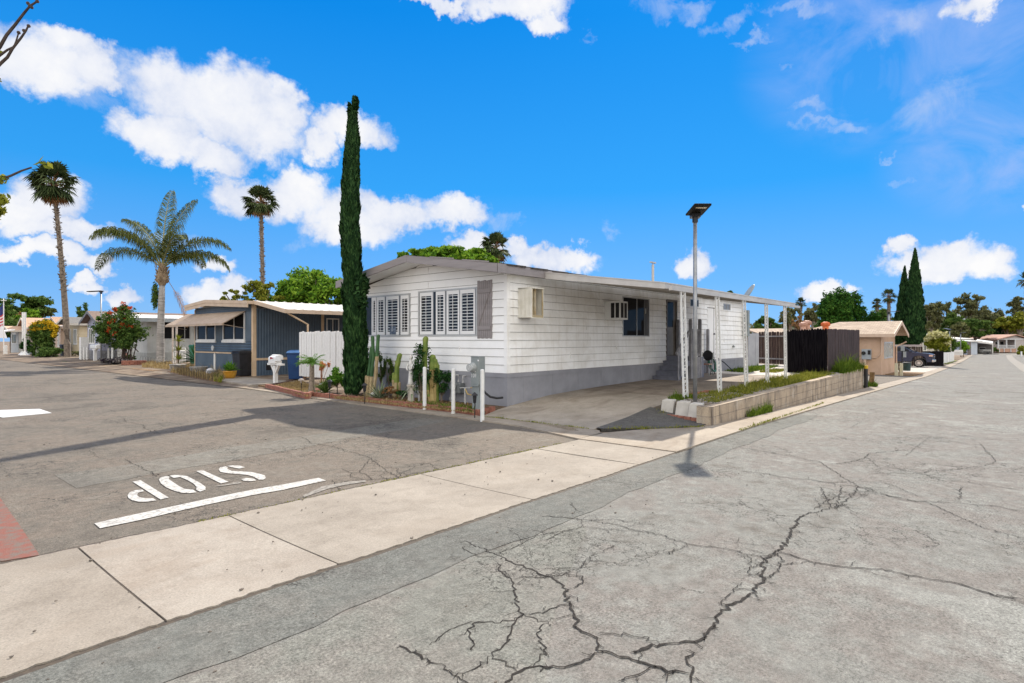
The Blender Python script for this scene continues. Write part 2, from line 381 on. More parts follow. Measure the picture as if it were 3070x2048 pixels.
# side street (runs along +Y)
LY = [(5.72, 8.45), (7.5, 8.95), (9.4, 9.03), (13.6, 9.15), (20, 9.5), (29.5, 10.1), (45, 10.5), (60, 10.9), (82, 11.6), (110, 13.5)]
def lx(y): return interp(y, LY)
Y = [5.72, 6.2, 6.8, 7.5, 9.4, 13.6, 20, 29.5, 45, 60, 82, 110]
mb = MB(); mb.ruled([(.2, y) for y in Y], [(lx(y), y) for y in Y], lambda x, y: 0, .002); struct(mb.build('side_street', M_asphL))
# resurfaced strip crossing the side street
YY = xs(1.9, 8.6, 40)
mb = MB(); mb.ruled([(x, 8.35+.12*(x-2)+wob(x, 2, .03)) for x in YY], [(x, 9.35+.10*(x-2)+wob(x, 5, .03)) for x in YY], lambda x, y: 0, .005)
struct(mb.build('asphalt_overlay', asphalt('asphalt_strip', (.142, .133, .113), (.150, .135, .113), (.115, .105, .09), .3)))
# cross gutter (swale) slabs
def swale_z(x, y): return -.02*(1-((y-4.9)/1.0)**2)*(1 if 3.9 < y < 5.9 else 0) if abs(y-4.9) < 1 else 0
JO = [-6, -3.6, -1.15, 1.36, 2.57, 4.97, 7.3]
mb = MB(); mb2 = MB()
for i, (a, b) in enumerate(zip(JO, JO[1:])):
    t = mb2 if i == 3 else mb
    ww = xs(a+.008, b-.008, 60)
    for f0, f1 in zip([0, .25, .5, .75], [.25, .5, .75, 1]):
        def yy(x, f): 
            y0 = 3.97+wob(x, 4, .006)+.007*sin(x*37)+.005*sin(x*71); y1 = 5.93-.03*(x-1)+wob(x, 6, .008)+.006*sin(x*41)
            return y0+(y1-y0)*f
        t.ruled([(x, yy(x, f0)) for x in ww], [(x, yy(x, f1)) for x in ww], lambda x, y: swale_z(x, y)*.45, .016)
ww = xs(7.31, 8.5, 8)
mb.ruled([(x, 3.97) for x in ww], [(x, 5.73+wob(x, 6, .006)) for x in ww], lambda x, y: 0, .016)
struct(mb.build('cross_gutter', M_swale)); struct(mb2.build('cross_gutter', M_swale2))
mb = MB(); mb.ruled([(x, 3.93+wob(x, 4, .012)) for x in xs(-6, 9, 60)], [(x, 6.0-.03*(x-1)+wob(x, 6, .014)) for x in xs(-6, 9, 60)], lambda x, y: 0, .0045)
struct(mb.build('gutter_bed', M_joint))
struct(mb_far.build('gutter', concrete('road_edge_pale', (.20, .185, .16), (.25, .235, .205))))
# gutter round the corner and along both streets
G_in = [atz(2900, 1066, -1.2), (28.5, 4.12), (20, 4.02), (14, 3.97), (11, 3.96), (9.5, 3.98), (8.45, 3.98)]
mb = MB()
XR = [8.45, 9.2, 10, 11, 12, 14, 17, 20, 24, 28.5, 36, 43.8, 55, 67, 80, 100, 118, 150]
mb.ruled([(x, ky(x)) for x in XR], [(x, ky(x)+.62 if x > 11 else interp(x, [(8.45, 5.74), (9.2, 5.78), (10, 5.45), (11, 4.85), (12, 4.6)])) for x in XR], fz, .03)
YL = [5.74, 6.4, 7.5, 9.4, 11, 13.6, 17, 20, 24, 29.5, 36, 45, 60, 82, 110]
mb.ruled([(lx(y)+.0, y) for y in YL], [(lx(y)+.48+(.35 if y < 6 else 0), y) for y in YL], lambda x, y: .0, .03)
mb.ruled([(8.45, 5.74), (8.9, 5.9), (9.3, 6.4)], [(9.2, 5.78), (9.45, 5.95), (9.46, 6.4)], lambda x, y: 0, .031)
struct(mb.build('gutter', M_gut))
# red painted kerb stripe at the lower left
mb = MB(); pr = [atz(*q, 0) for q in ((-200, 1290), (0, 1495), (60, 1580), (118, 1668), (8, 1686), (-180, 1686), (-300, 1450))]
mb.prism([(p.x, p.y) for p in pr], .002, .012); struct(mb.build('red_kerb_paint', mk('red_paint', (.20, .075, .055), (.145, .11, .09), 11, .9, .5, 60, contrast=(.42, .6))))
# driveway and parking slab of the corner lot
mb = MB()
DR = [(9.46, 6.1), (10.2, 6.15), (10.9, 6.2), (11.8, 6.28), (12.6, 6.2), (14, 6.1)]
DL = [(9.46, 9.0), (10.2, 9.3), (10.9, 9.6), (11.8, 9.6), (12.6, 9.6), (14, 9.6)]
mb.ruled(DR, DL, pz, .035); struct(mb.build('driveway', M_drive))
mb = MB(); mb.ruled([(x, 6.1) for x in (14.03, 16, 18, 20, 23.2)], [(x, 9.6) for x in (14.03, 16, 18, 20, 23.2)], pz, .037); struct(mb.build('parking_slab', M_slab))
mb = MB(); mb.ruled([(x, 6.1) for x in (23.22, 26, 33)], [(x, 11.6) for x in (23.22, 26, 33)], pz, .036); struct(mb.build('rear_slab', concrete('pale_slab', (.42, .39, .35), (.52, .48, .43), (.3, .25, .2), .3)))
mb = MB(); mb.ruled([(x, 9.5) for x in (9.5, 10.9, 12.6, 16, 20, 28, 40)], [(x, 90) for x in (9.5, 10.9, 12.6, 16, 20, 28, 40)], lambda x, y: min(sz(x, y), .14)-.02, .0); struct(mb.build('lot_ground', mk('lot_soil', (.09, .06, .04), (.24, .19, .135), 1.6, .95, .6, 40, c3=(.15, .11, .075))))
# asphalt wedge beside the driveway
mb = MB()
WA = [(9.6, 6.12), (10.0, 6.16), (10.5, 6.2), (11, 6.24), (11.5, 6.27), (11.9, 6.3), (12.15, 6.3)]; WB = [(9.58, 6.0), (9.8, 5.75), (10.2, 5.38), (10.65, 5.0), (11.1, 4.74), (11.5, 4.72), (12.0, 4.9)]
def wz(x, y): return .036+max(0, pz(x)-.0)*min(1, max(0, (y-4.75)/1.5))**1.5
N_ = 6
for k in range(N_):
    f0, f1 = k/N_, (k+1)/N_; L1 = [(a[0]+(b[0]-a[0])*f0, a[1]+(b[1]-a[1])*f0) for a, b in zip(WB, WA)]; L2 = [(a[0]+(b[0]-a[0])*f1, a[1]+(b[1]-a[1])*f1) for a, b in zip(WB, WA)]
    mb.ruled(L1, L2, wz, .008)
mb.ruled(WB, [(p[0], p[1]) for p in WB], wz, .0081)
struct(mb.build('asphalt_wedge', M_patch))
mb = MB(); mb.ruled([(9.3, 5.0), (11, 4.6), (13, 4.7), (14.5, 4.9)], [(9.3, 6.5), (11, 6.5), (13, 6.5), (14.5, 6.5)], lambda x, y: min(pz(x), .16)*.6, -.03); struct(mb.build('verge_soil', M_dirt))
# soil behind the retaining wall
def soil(x, y): return .34+.008*(x-12)
mb = MB(); mb.ruled([(x, 4.75+.02*(x-12)) for x in (12.2, 12.9, 16, 20, 24, 28.3)], [(x, y) for x, y in ((12.2, 5.9), (12.9, 5.98), (16, 6.12), (20, 6.12), (24, 6.12), (28.3, 6.12))], soil, .02); struct(mb.build('planter_soil', mk('gravel_soil', (.10, .08, .06), (.33, .28, .22), 38, .95, 1., 70, c3=(.2, .155, .11))))
# neighbour driveways, walks and beds on the side street
def patch(name, pts, m, z0, z1):
    mb = MB(); mb.prism([(p[0], p[1]) for p in pts], z0, z1); return struct(mb.build(name, m))
patch('driveway', [(9.95, 20.9), (12.1, 21.0), (20, 21.5), (20, 26), (12.2, 25.4), (10.2, 25.2)], M_drive, 0, .10)
patch('footpath', [(9.7, 16.8), (12.3, 17.0), (12.3, 17.9), (9.8, 17.7)], M_gut, 0, .07)
patch('footpath', [(10.7, 30.8), (13.5, 31.5), (13.5, 33), (10.8, 33.4)], M_gut, 0, .08)
patch('driveway', [(11.0, 38.6), (14, 39), (14, 42.4), (11.2, 42.2)], M_drive, 0, .08)
patch('lawn_bed', [(11.2, 52), (13.8, 52), (13.8, 57.5), (11.6, 57)], mk('turf', (.05, .09, .02), (.1, .16, .03), 5, .95, .6, 50), 0, .09)
patch('footpath', [(11.0, 47), (12.6, 47), (13.4, 52), (11.3, 52)], M_gut, 0, .085)
patch('front_bed', [(9.74, 9.25), (10.9, 9.5), (10.9, 15.4), (12.3, 15.6), (12.3, 16.75), (9.82, 16.7)], M_bed, 0, .085)
patch('front_bed', [(9.95, 17.9), (12.3, 18.1), (12.3, 21.2), (11.0, 20.9), (10.05, 20.6)], M_litter, 0, .1)
patch('front_bed', [(10.3, 25.4), (12.1, 25.6), (13, 29.8), (10.75, 29.9)], M_litter, 0, .11)
patch('front_bed', [(10.9, 33.6), (14.2, 34), (14.2, 38.3), (11.1, 38.0)], M_litter, 0, .09)
patch('front_bed', [(11.2, 42.5), (13.6, 42.7), (13.6, 46.8), (11.3, 46.6)], M_litter, 0, .09)
patch('front_bed', [(11.7, 58), (14, 58), (14, 70), (12, 70)], M_litter, 0, .09)
# parking pads and yards on the main street
def xpatch(name, x0, x1, y0, y1, m, lift):
    mb = MB(); X = xs(x0, x1, 8); mb.ruled([(x, ky(x)+y0) for x in X], [(x, ky(x)+y1) for x in X], fz, lift); return struct(mb.build(name, m))
xpatch('side_drive', 28.9, 43.4, .62, 9, M_asphL, .035)
xpatch('parking_pad', 50, 70, .62, 14, concrete('pad_concrete', (.36, .33, .29), (.45, .41, .36)), .035)
xpatch('parking_pad', 74, 78, .62, 10, M_asphL, .035)
xpatch('bare_verge', 44, 50, .55, 2.2, M_litter, .06)
xpatch('lawn_bed', 80, 100, .7, 6, mk('dry_turf', (.16, .14, .04), (.12, .16, .03), 3, .95, .6, 50), .05)
# ------------------------------------------------------------------ painted STOP and bar
M_paint = bpy.data.materials.new('road_paint'); M_paint.use_nodes = True; t = NT(M_paint.node_tree); b = t.n['Principled BSDF']; b.inputs['Roughness'].default_value = .7
P = t.node('ShaderNodeNewGeometry').outputs['Position']
wear = t.math('MAXIMUM', t.rng(t.noise(P, 24, 6, .78)[0], .50, .60, 0, .9), t.rng(t.noise(P, 5, 4, .7)[0], .56, .68, 0, .7))
cp = t.mix(wear, (.47, .455, .42), (.18, .165, .145)); t.l.new(cp, b.inputs['Base Color'])
t.l.new(t.node('ShaderNodeBump', {'Strength': .4, 'Distance': .006, 'Height': t.noise(P, 60, 3, .7)[0]}).outputs[0], b.inputs['Normal'])
M_faint = mk('faded_paint', (.27, .25, .22), (.15, .135, .115), 22, .85, .4, 60, contrast=(.4, .6))
def gp(pts, sc, ox, oy): return [atz(ox+x/sc, oy+y/sc, 0) for x, y in pts]
def flat(mb, pts, z):
    pts = [Vector((p.x, p.y, z)) for p in pts]; n = len(mb.v); mb.v += [tuple(p) for p in pts]
    for tr in tessellate_polygon([pts]): mb.f.append(tuple(n+i for i in tr))
L = [[(578, 300), (672, 283), (1003, 488), (905, 510)],
     [(690, 393), (610, 400), (545, 425), (518, 460), (530, 495), (575, 520), (650, 537), (740, 537), (858, 520), (815, 493), (730, 495), (660, 485), (632, 462), (640, 432), (715, 412)],
     [(970, 235), (905, 250), (888, 275), (910, 320), (970, 365), (1060, 405), (1150, 430), (1250, 435), (1330, 425), (1290, 395), (1190, 385), (1120, 350), (1060, 310), (1005, 270), (1010, 240)],
     [(1010, 230), (1060, 222), (1140, 222), (1220, 235), (1300, 275), (1380, 320), (1435, 360), (1435, 395), (1370, 417), (1325, 395), (1330, 360), (1290, 320), (1220, 280), (1140, 245), (1060, 255)],
     [(1325, 175), (1400, 163), (1705, 300), (1615, 320)],
     [(1690, 115), (1760, 108), (1840, 112), (1898, 130), (1830, 145), (1760, 133)],
     [(1670, 120), (1610, 130), (1590, 155), (1610, 185), (1700, 200), (1830, 210), (1930, 220), (2010, 245), (2060, 275), (2110, 278), (2145, 255), (2130, 225), (2060, 205), (1970, 185), (1850, 178), (1740, 172), (1690, 150), (1695, 130)],
     [(1850, 270), (1910, 255), (2000, 265), (2030, 285), (1960, 295), (1880, 288)]]
mb = MB()
for p in L: flat(mb, gp(p, 3.918, 250, 1370), .010)
struct(mb.build('stop_lettering', M_paint))
mb = MB(); flat(mb, gp([(130, 792), (330, 745), (700, 665), (1100, 580), (1500, 492), (2000, 392), (2351, 332), (2760, 255), (2850, 285), (2351, 395), (2000, 455), (1500, 560), (1100, 650), (700, 745), (440, 800), (195, 850)], 3.918, 250, 1370), .010)
struct(mb.build('stop_line', M_paint))
mb = MB(); flat(mb, gp([(1560, 350), (1820, 298), (1865, 315), (1620, 352)], 3.918, 250, 1370), .009)
flat(mb, gp([(960, 912), (1090, 848), (1250, 818), (1400, 803), (1405, 814), (1250, 838), (1130, 866), (968, 924)], 2.351, 500, 1100), .009)
struct(mb.build('faded_road_paint', M_faint))
# ------------------------------------------------------------------ cracks traced in the road
CR = []
def C1(w, *pts): CR.append((w, gp(pts, 1.2572, 1200, 1250)))
C1(.012, (530, 375), (600, 380), (700, 388), (800, 405), (870, 425), (930, 435), (980, 445), (1050, 470), (1120, 487), (1180, 492), (1250, 503), (1310, 520), (1360, 530), (1390, 522), (1420, 508))
C1(.02, (1420, 505), (1470, 520), (1540, 545), (1620, 560), (1700, 572), (1850, 580), (1900, 595), (2000, 615), (2100, 630), (2150, 645), (2230, 672), (2351, 690))
C1(.03, (1520, 370), (1500, 385), (1490, 405), (1475, 430), (1465, 465), (1440, 495), (1410, 515), (1370, 550), (1355, 600), (1370, 620), (1330, 655), (1290, 690), (1250, 710), (1200, 745), (1180, 790), (1150, 830), (1110, 850), (1050, 855), (980, 860), (930, 870), (900, 885), (870, 890))
C1(.016, (1730, 265), (1700, 300), (1650, 340), (1600, 350), (1520, 370))
C1(.014, (1420, 505), (1440, 540), (1410, 590), (1370, 620))
C1(.010, (1440, 560), (1540, 545)), C1(.010, (1360, 530), (1370, 550))
C1(.012, (240, 470), (300, 495), (350, 515), (380, 528))
C1(.024, (380, 528), (400, 540), (450, 560), (500, 580), (545, 600), (590, 620), (620, 650), (640, 700), (655, 740), (660, 780), (680, 810), (720, 825), (740, 850), (755, 885), (800, 895), (860, 910), (900, 925), (960, 945), (1040, 960), (1090, 970))
C1(.022, (760, 890), (720, 905), (680, 930), (620, 945), (560, 950), (500, 945), (450, 960), (400, 1003), (370, 1040))
C1(.012, (545, 600), (580, 600), (620, 595), (680, 600), (690, 620), (660, 645), (630, 648))
C1(.008, (580, 600), (530, 610), (470, 605), (430, 615))
C1(.016, (370, 555), (380, 585), (430, 630), (430, 690), (450, 730), (465, 745), (420, 790), (410, 830), (380, 880), (350, 905))
C1(.012, (465, 745), (500, 745), (560, 730), (610, 710), (640, 705)), C1(.010, (465, 745), (500, 760), (560, 780))
C1(.012, (465, 745), (430, 770), (360, 780), (280, 775), (260, 800), (260, 830), (280, 860), (270, 885))
C1(.009, (280, 775), (220, 790), (150, 830), (110, 865))
C1(.014, (350, 905), (400, 940), (440, 960)), C1(.010, (350, 905), (300, 940), (240, 970), (200, 990))
C1(.012, (560, 780), (530, 790), (520, 830), (540, 880), (525, 920), (500, 945)), C1(.006, (560, 775), (600, 760), (650, 745))
C1(.012, (740, 820), (800, 820), (880, 830), (940, 835), (980, 860)), C1(.012, (900, 885), (912, 905), (900, 925))
C1(.02, (1080, 880), (1095, 900), (1075, 915), (1090, 940), (1100, 960), (1090, 1010)), C1(.014, (1110, 850), (1130, 880))
C1(.014, (960, 945), (930, 960), (900, 975), (850, 985), (820, 1000)), C1(.010, (1000, 1003), (1010, 975), (1040, 960))
C1(.008, (1290, 625), (1240, 670), (1210, 700), (1200, 745)), C1(.009, (1310, 520), (1320, 560), (1310, 600))
C1(.012, (1270, 115), (1400, 135), (1500, 155), (1580, 170), (1620, 195), (1650, 215), (1690, 240), (1730, 265), (1800, 290), (1900, 315), (1990, 325), (2050, 350), (2130, 390), (2200, 420), (2280, 440), (2351, 460))
C1(.013, (1280, 205), (1380, 215), (1450, 230), (1560, 240), (1640, 255), (1700, 262), (1760, 270), (1850, 300), (1950, 320), (2100, 325), (2200, 335), (2260, 340), (2351, 358))
C1(.014, (1620, 180), (1700, 170), (1750, 155), (1765, 140), (1800, 135), (1920, 125)), C1(.010, (1760, 155), (1800, 190), (1870, 195), (1960, 215), (2080, 240), (2200, 255), (2351, 280))
C1(.010, (1960, 215), (2000, 205), (2100, 198), (2200, 185), (2245, 172), (2230, 150), (2200, 120), (2190, 100)), C1(.009, (2245, 175), (2351, 180)), C1(.012, (1770, 215), (1860, 212), (1960, 215))
C1(.012, (1580, 265), (1600, 300), (1630, 345)), C1(.012, (1660, 260), (1655, 300), (1640, 345)), C1(.012, (1560, 350), (1600, 320), (1650, 305), (1700, 300), (1780, 290)), C1(.012, (1640, 345), (1680, 330), (1690, 345))
C1(.008, (1550, 240), (1640, 250), (1720, 245), (1830, 250), (1950, 300)), C1(.014, (2070, 285), (2110, 290), (2115, 265)), C1(.010, (2115, 290), (2100, 320))
C1(.008, (380, 528), (400, 500), (440, 490), (510, 450), (560, 440), (620, 430), (700, 415)), C1(.008, (640, 325), (660, 350), (690, 362)), C1(.007, (640, 380), (700, 395), (800, 385), (870, 400), (960, 410))
C1(.008, (700, 415), (780, 425), (850, 430), (930, 435)), C1(.008, (540, 470), (600, 440), (650, 428)), C1(.008, (740, 520), (700, 540), (680, 570), (665, 600)), C1(.007, (830, 480), (780, 500), (740, 520)), C1(.007, (230, 490), (260, 510), (310, 530), (360, 530))
C1(.007, (530, 575), (600, 572), (670, 570)), C1(.006, (1200, 465), (1300, 480), (1400, 490)), C1(.008, (1050, 500), (1000, 520), (1080, 485)), C1(.006, (1250, 510), (1330, 545))
C1(.006, (1900, 150), (2000, 70), (1950, 62), (2180, 110)), C1(.008, (1700, 35), (1730, 15), (1770, 5)), C1(.006, (1690, 60), (1900, 78), (2180, 82), (2351, 84)), C1(.006, (2150, 75), (2160, 82))
C1(.018, (0, 865), (50, 890), (100, 915), (150, 935)), C1(.010, (150, 935), (200, 975), (260, 1010))
def C2(w, *pts): CR.append((w, gp(pts, 2.351, 500, 1100)))
C2(.011, (900, 495), (960, 500), (1020, 540), (1100, 550), (1200, 570), (1260, 595), (1340, 610), (1440, 650), (1480, 685), (1520, 710), (1560, 745), (1600, 760), (1640, 790))
C2(.010, (1240, 720), (1300, 755), (1360, 745), (1400, 690), (1430, 650)), C2(.010, (1600, 760), (1680, 740), (1760, 700), (1850, 680), (1950, 655), (2050, 650), (2150, 660))
C2(.010, (1360, 745), (1420, 770), (1500, 770), (1560, 745)), C2(.010, (1850, 680), (1880, 710), (1920, 730)), C2(.011, (1520, 710), (1620, 715), (1700, 710), (1760, 700))
C2(.011, (1100, 850), (1180, 840), (1300, 800), (1420, 800), (1550, 790), (1650, 785), (1740, 750), (1820, 740)), C2(.012, (1170, 800), (1190, 830), (1210, 870)), C2(.010, (1500, 770), (1550, 800)), C2(.010, (1620, 715), (1650, 760), (1640, 790)), C2(.010, (1740, 750), (1790, 765))
C2(.009, (1400, 740), (1500, 740), (1560, 745)), C2(.009, (1180, 780), (1280, 770), (1360, 790), (1420, 800)), C2(.008, (1620, 690), (1700, 690), (1850, 680)), C2(.008, (1920, 730), (2020, 700), (2150, 690)), C2(.008, (1300, 755), (1290, 790)), C2(.009, (1420, 770), (1440, 800)), C2(.008, (1820, 740), (1900, 740), (1930, 730)), C2(.008, (1430, 650), (1480, 660), (1440, 680))
C2(.007, (1580, 590), (1640, 600), (1720, 600)), C2(.006, (930, 300), (980, 310), (1060, 300)), C2(.006, (1090, 385), (1150, 375), (1220, 370))
def C3(w, *pts): CR.append((w, gp(pts, 2.939, 0, 1100)))
C3(.010, (1080, 455), (1120, 490), (1250, 510), (1290, 550), (1350, 580), (1420, 590)), C3(.006, (780, 740), (870, 800), (950, 820), (1080, 810), (1250, 795), (1400, 765), (1600, 725), (1800, 705)), C3(.010, (1090, 815), (1200, 870), (1300, 920), (1400, 975))
C3(.006, (1180, 600), (1400, 580), (1600, 570), (1900, 545), (2200, 520)), C3(.006, (1260, 630), (1500, 600), (1800, 570)), C3(.006, (360, 95), (440, 105), (520, 135), (600, 165), (700, 170)), C3(.006, (1570, 205), (1650, 235), (1740, 240)), C3(.006, (2020, 490), (2100, 510), (2230, 520))
mb = MB()
rc = random.Random(3)
ext = []
for wd, pts in CR:      # fine side cracks leaving the traced ones
    for a, b in zip(pts, pts[1:]):
        l = (b-a).length
        for _ in range(int(l/.10+rc.random())):
            if rc.random() < .45: continue
            q = a.lerp(b, rc.random()); th_ = atan2(b.y-a.y, b.x-a.x)+rc.choice([-1, 1])*rc.uniform(.5, 1.4); L_ = min(.45, l)*rc.uniform(.25, .9); pp = [q]
            for s in range(3): th_ += rc.uniform(-.5, .5); q = q+Vector((cos(th_), sin(th_), 0))*L_/3; pp.append(q)
            ext.append((wd*rc.uniform(.22, .42), pp))
CR += ext
for wd, pts in CR:
    P3 = []
    for a, b in zip(pts, pts[1:]):
        n = max(2, int((b-a).length/.028)); amp = min(.035, .12*(b-a).length)
        for i in range(n):
            q = a.lerp(b, i/n); k = 1 if i else .3
            P3.append(Vector((q.x+rc.gauss(0, .010)*k+amp*.3*sin(7*i/n+q.x*9)*k, q.y+rc.gauss(0, .012)*k, 0)))
    P3.append(pts[-1]); n = len(P3); base = len(mb.v)
    wd = wd*.56
    for i, q in enumerate(P3):
        d = (P3[min(i+1, n-1)]-P3[max(i-1, 0)]); d = Vector((-d.y, d.x, 0)).normalized()
        e = min(1, (i+.6)/3, (n-i-.4)/3)
        h = wd*.5*e*rc.uniform(.35, 1.5)+.001
        g = wd*.5*e*rc.uniform(.35, 1.5)+.001
        z = fz(q.x)+(.0065 if q.y < 5.9 else .0085)
        mb.v += [(q.x+d.x*h, q.y+d.y*h, z), (q.x-d.x*g, q.y-d.y*g, z)]
    for i in range(n-1): mb.f.append((base+2*i, base+2*i+1, base+2*i+3, base+2*i+2))
struct(mb.build('road_cracks', mk('crack_dark', (.008, .006, .005), (.03, .025, .02), 30, .95)))
# small stones and twigs lying on the road
mb = MB()
for i in range(240):
    if i < 110: x, y = R.uniform(.3, 9), R.uniform(2.0, 6.2)
    else: x, y = R.uniform(.8, 9), R.uniform(4, 14)
    s = R.choice([.004, .005, .006, .008, .012]); mb.ell((x, y, fz(x)+.02 if 3.9 < y < 5.9 else .006), (s*1.5, s, s*.7), 5, 3, .25, R)
o = mb.build('road_grit', mk('grit', (.07, .06, .05), (.2, .17, .14), 30)); stuff(o, 'scattered small stones and grit lying on the street', 'grit')
# hill behind
mb = MB(); mb2 = []
Xh = [-1200+i*60 for i in range(60)]
def hill(i, j):
    p = atd(2300+i*14, 1016, 1400+j*130); t = i/63
    h = interp(2300+i*14, [(2300, 20), (2600, 30), (2800, 60), (2940, 84), (2985, 78), (3070, 50), (3200, 40)])
    return (p.x, p.y, (-20, h*.72, h, h*.3)[j]+R.uniform(-2, 2))
n = 64; base = 0
for i in range(n): mb.v += [hill(i, j) for j in range(4)]
for i in range(n-1):
    for j in range(3): mb.f.append((i*4+j, i*4+4+j, i*4+5+j, i*4+1+j))
struct(mb.build('hills', mk('hill_scrub', (.12, .145, .165), (.18, .19, .19), .02, .95), smooth=True))
# ------------------------------------------------------------------ wall helpers on a vertical plane: origin o, horizontal unit u, outward normal n
class PL:
    def __init__(s, o, u, n): s.o = Vector(o); s.u = Vector(u); s.n = Vector(n)
    def p(s, a, z, d=0.): q = s.o+s.u*a+s.n*d; return (q.x, q.y, z)
    def box(s, mb, a0, a1, z0, z1, d0, d1):
        mb.hexa([s.p(a0, z0, d0), s.p(a1, z0, d0), s.p(a1, z0, d1), s.p(a0, z0, d1), s.p(a0, z1, d0), s.p(a1, z1, d0), s.p(a1, z1, d1), s.p(a0, z1, d1)])
def cut(a0, a1, za, zb, holes):
    seg = [(a0, a1)]
    for h in holes:
        if h[2] < zb-1e-4 and h[3] > za+1e-4:
            ns = []
            for s0, s1 in seg:
                if h[1] <= s0 or h[0] >= s1: ns.append((s0, s1))
                else:
                    if h[0] > s0: ns.append((s0, h[0]))
                    if h[1] < s1: ns.append((h[1], s1))
            seg = ns
    return seg
def siding(mb, pl, a0, a1, z0, z1, step, holes=(), lap=.024, top=None, off=.004, gap=.009):
    """lapped boards; top(a) optional gable line"""
    z = z0
    while z < z1-1e-3:
        zt = min(z+step, z1); cuts = sorted(set([z, zt]+[h[k] for h in holes for k in (2, 3) if z < h[k] < zt]))
        for za, zb in zip(cuts, cuts[1:]):
            for s0, s1 in cut(a0, a1, za, zb, holes):
                l0, l1, r0, r1 = s0, s0, s1, s1
                if top:
                    N = 24; ok = [s0+(s1-s0)*i/N for i in range(N+1)]
                    A = [a for a in ok if top(a) > za+.01]; B = [a for a in ok if top(a) > zb]
                    if not A: continue
                    l0, r0 = A[0], A[-1]
                    if B: l1, r1 = B[0], B[-1]
                    else: l1 = r1 = (l0+r0)/2
                zq = zb-gap if abs(zb-zt) < 1e-6 else zb; zb_, zb = zb, zq; da = off+lap*(1-(za-z)/step); db = off+lap*(1-(zb-z)/step)
                mb.quad(pl.p(l0, za, da), pl.p(r0, za, da), pl.p(r1, zb, db), pl.p(l1, zb, db))
                if za == z: mb.quad(pl.p(l0, za, off-.003), pl.p(r0, za, off-.003), pl.p(r0, za, da), pl.p(l0, za, da))
        z += step
def corr(mb, pl, a0, a1, z0, z1, pitch, amp, vertical=True, holes=(), top=None, off=.004):
    """corrugated metal"""
    if vertical:
        n = max(1, int((a1-a0)/pitch*2))
        for i in range(n):
            p0 = a0+(a1-a0)*i/n; p1 = a0+(a1-a0)*(i+1)/n; d0 = off+(amp if i % 2 else 0); d1 = off+(0 if i % 2 else amp)
            zs = [(z0, top((p0+p1)/2) if top else z1)]
            for h in holes:
                if h[0] < (p0+p1)/2 < h[1]:
                    nz = []
                    for a, b in zs:
                        if h[2] > a: nz.append((a, min(b, h[2])))
                        if h[3] < b: nz.append((max(a, h[3]), b))
                    zs = nz
            for a, b in zs:
                if b > a: mb.quad(pl.p(p0, a, d0), pl.p(p1, a, d1), pl.p(p1, b, d1), pl.p(p0, b, d0))
    else:
        n = max(1, int((z1-z0)/pitch*2))
        for i in range(n):
            q0 = z0+(z1-z0)*i/n; q1 = z0+(z1-z0)*(i+1)/n; d0 = off+(amp if i % 2 else 0); d1 = off+(0 if i % 2 else amp)
            for s0, s1 in cut(a0, a1, q0, q1, holes):
                mb.quad(pl.p(s0, q0, d0), pl.p(s1, q0, d0), pl.p(s1, q1, d1), pl.p(s0, q1, d1))
M_white = mk('white_siding', (.76, .76, .75), (.83, .83, .83), 1.4, .6, .08, 40, c3=(.80, .80, .795), stretch=(1, 1, .6))
# weathered siding with grime drifting below the soffit
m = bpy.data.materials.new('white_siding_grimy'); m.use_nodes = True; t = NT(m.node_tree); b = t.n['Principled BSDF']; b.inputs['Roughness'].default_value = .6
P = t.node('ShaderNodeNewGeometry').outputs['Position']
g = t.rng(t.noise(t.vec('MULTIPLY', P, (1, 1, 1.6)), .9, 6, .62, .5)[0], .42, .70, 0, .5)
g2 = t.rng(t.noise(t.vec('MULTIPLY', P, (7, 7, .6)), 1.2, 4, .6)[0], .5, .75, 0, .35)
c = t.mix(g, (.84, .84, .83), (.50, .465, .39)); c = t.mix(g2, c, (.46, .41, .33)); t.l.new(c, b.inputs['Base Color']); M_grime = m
M_skirt = mk('skirt_blue_grey', (.225, .228, .25), (.28, .282, .31), 2, .7, .1, 40)
M_trim = mk('trim_taupe', (.215, .195, .195), (.27, .245, .245), 2.5, .65, .12, 40, stretch=(1, .3, 3))
M_shing = mk('dark_shingle', (.03, .027, .025), (.085, .075, .068), 14, .95, .8, 60)
M_alu = mk('aluminium_fascia', (.42, .40, .38), (.52, .50, .47), 2, .45, .05, 30, metal=.1)
M_soffit = mk('soffit_panel', (.50, .48, .45), (.40, .37, .33), 1.5, .6)
M_frame = mk('window_metal', (.42, .42, .41), (.5, .5, .49), 5, .4, metal=.3)
M_shut = mk('louvre_white', (.74, .74, .74), None, rough=.45)
M_dark = mk('interior_dark', (.012, .011, .012), (.03, .028, .03), 3, .9)
M_glass = glassmat('dark_glass'); M_glass2 = glassmat('clear_glass', mixf=.035); M_glassg = glassmat('green_glass', (.03, .05, .03))
M_wpaint = mk('white_paint_wood', (.62, .61, .59), (.74, .73, .71), 12, .6, .25, 50, stretch=(3, 3, 1))
M_grey = mk('grey_steel_paint', (.20, .225, .225), (.24, .265, .262), 3, .5, .05, 40)
M_black = mk('black_plastic', (.012, .012, .014), (.02, .02, .023), 5, .4, .1, 60)
M_brick = mk('red_brick_edge', (.20, .075, .05), (.30, .13, .09), 9, .9, .5, 50)
M_block = None
HX, HY0, HY1, HXE = 10.92, 9.54, 15.4, 27.4
FR = PL((HX, 0, 0), (0, 1, 0), (-1, 0, 0)); SD = PL((0, HY0, 0), (1, 0, 0), (0, -1, 0))
house = thing('mobile_home', 'long white lap-sided mobile home with grey skirting on the street corner', 'mobile home', (14, 12.5, .2))
RY_, RZ = 12.6, 3.86
def wtop(y): return 3.395+(RZ-3.395)*(1-abs(y-RY_)/(RY_-HY0))
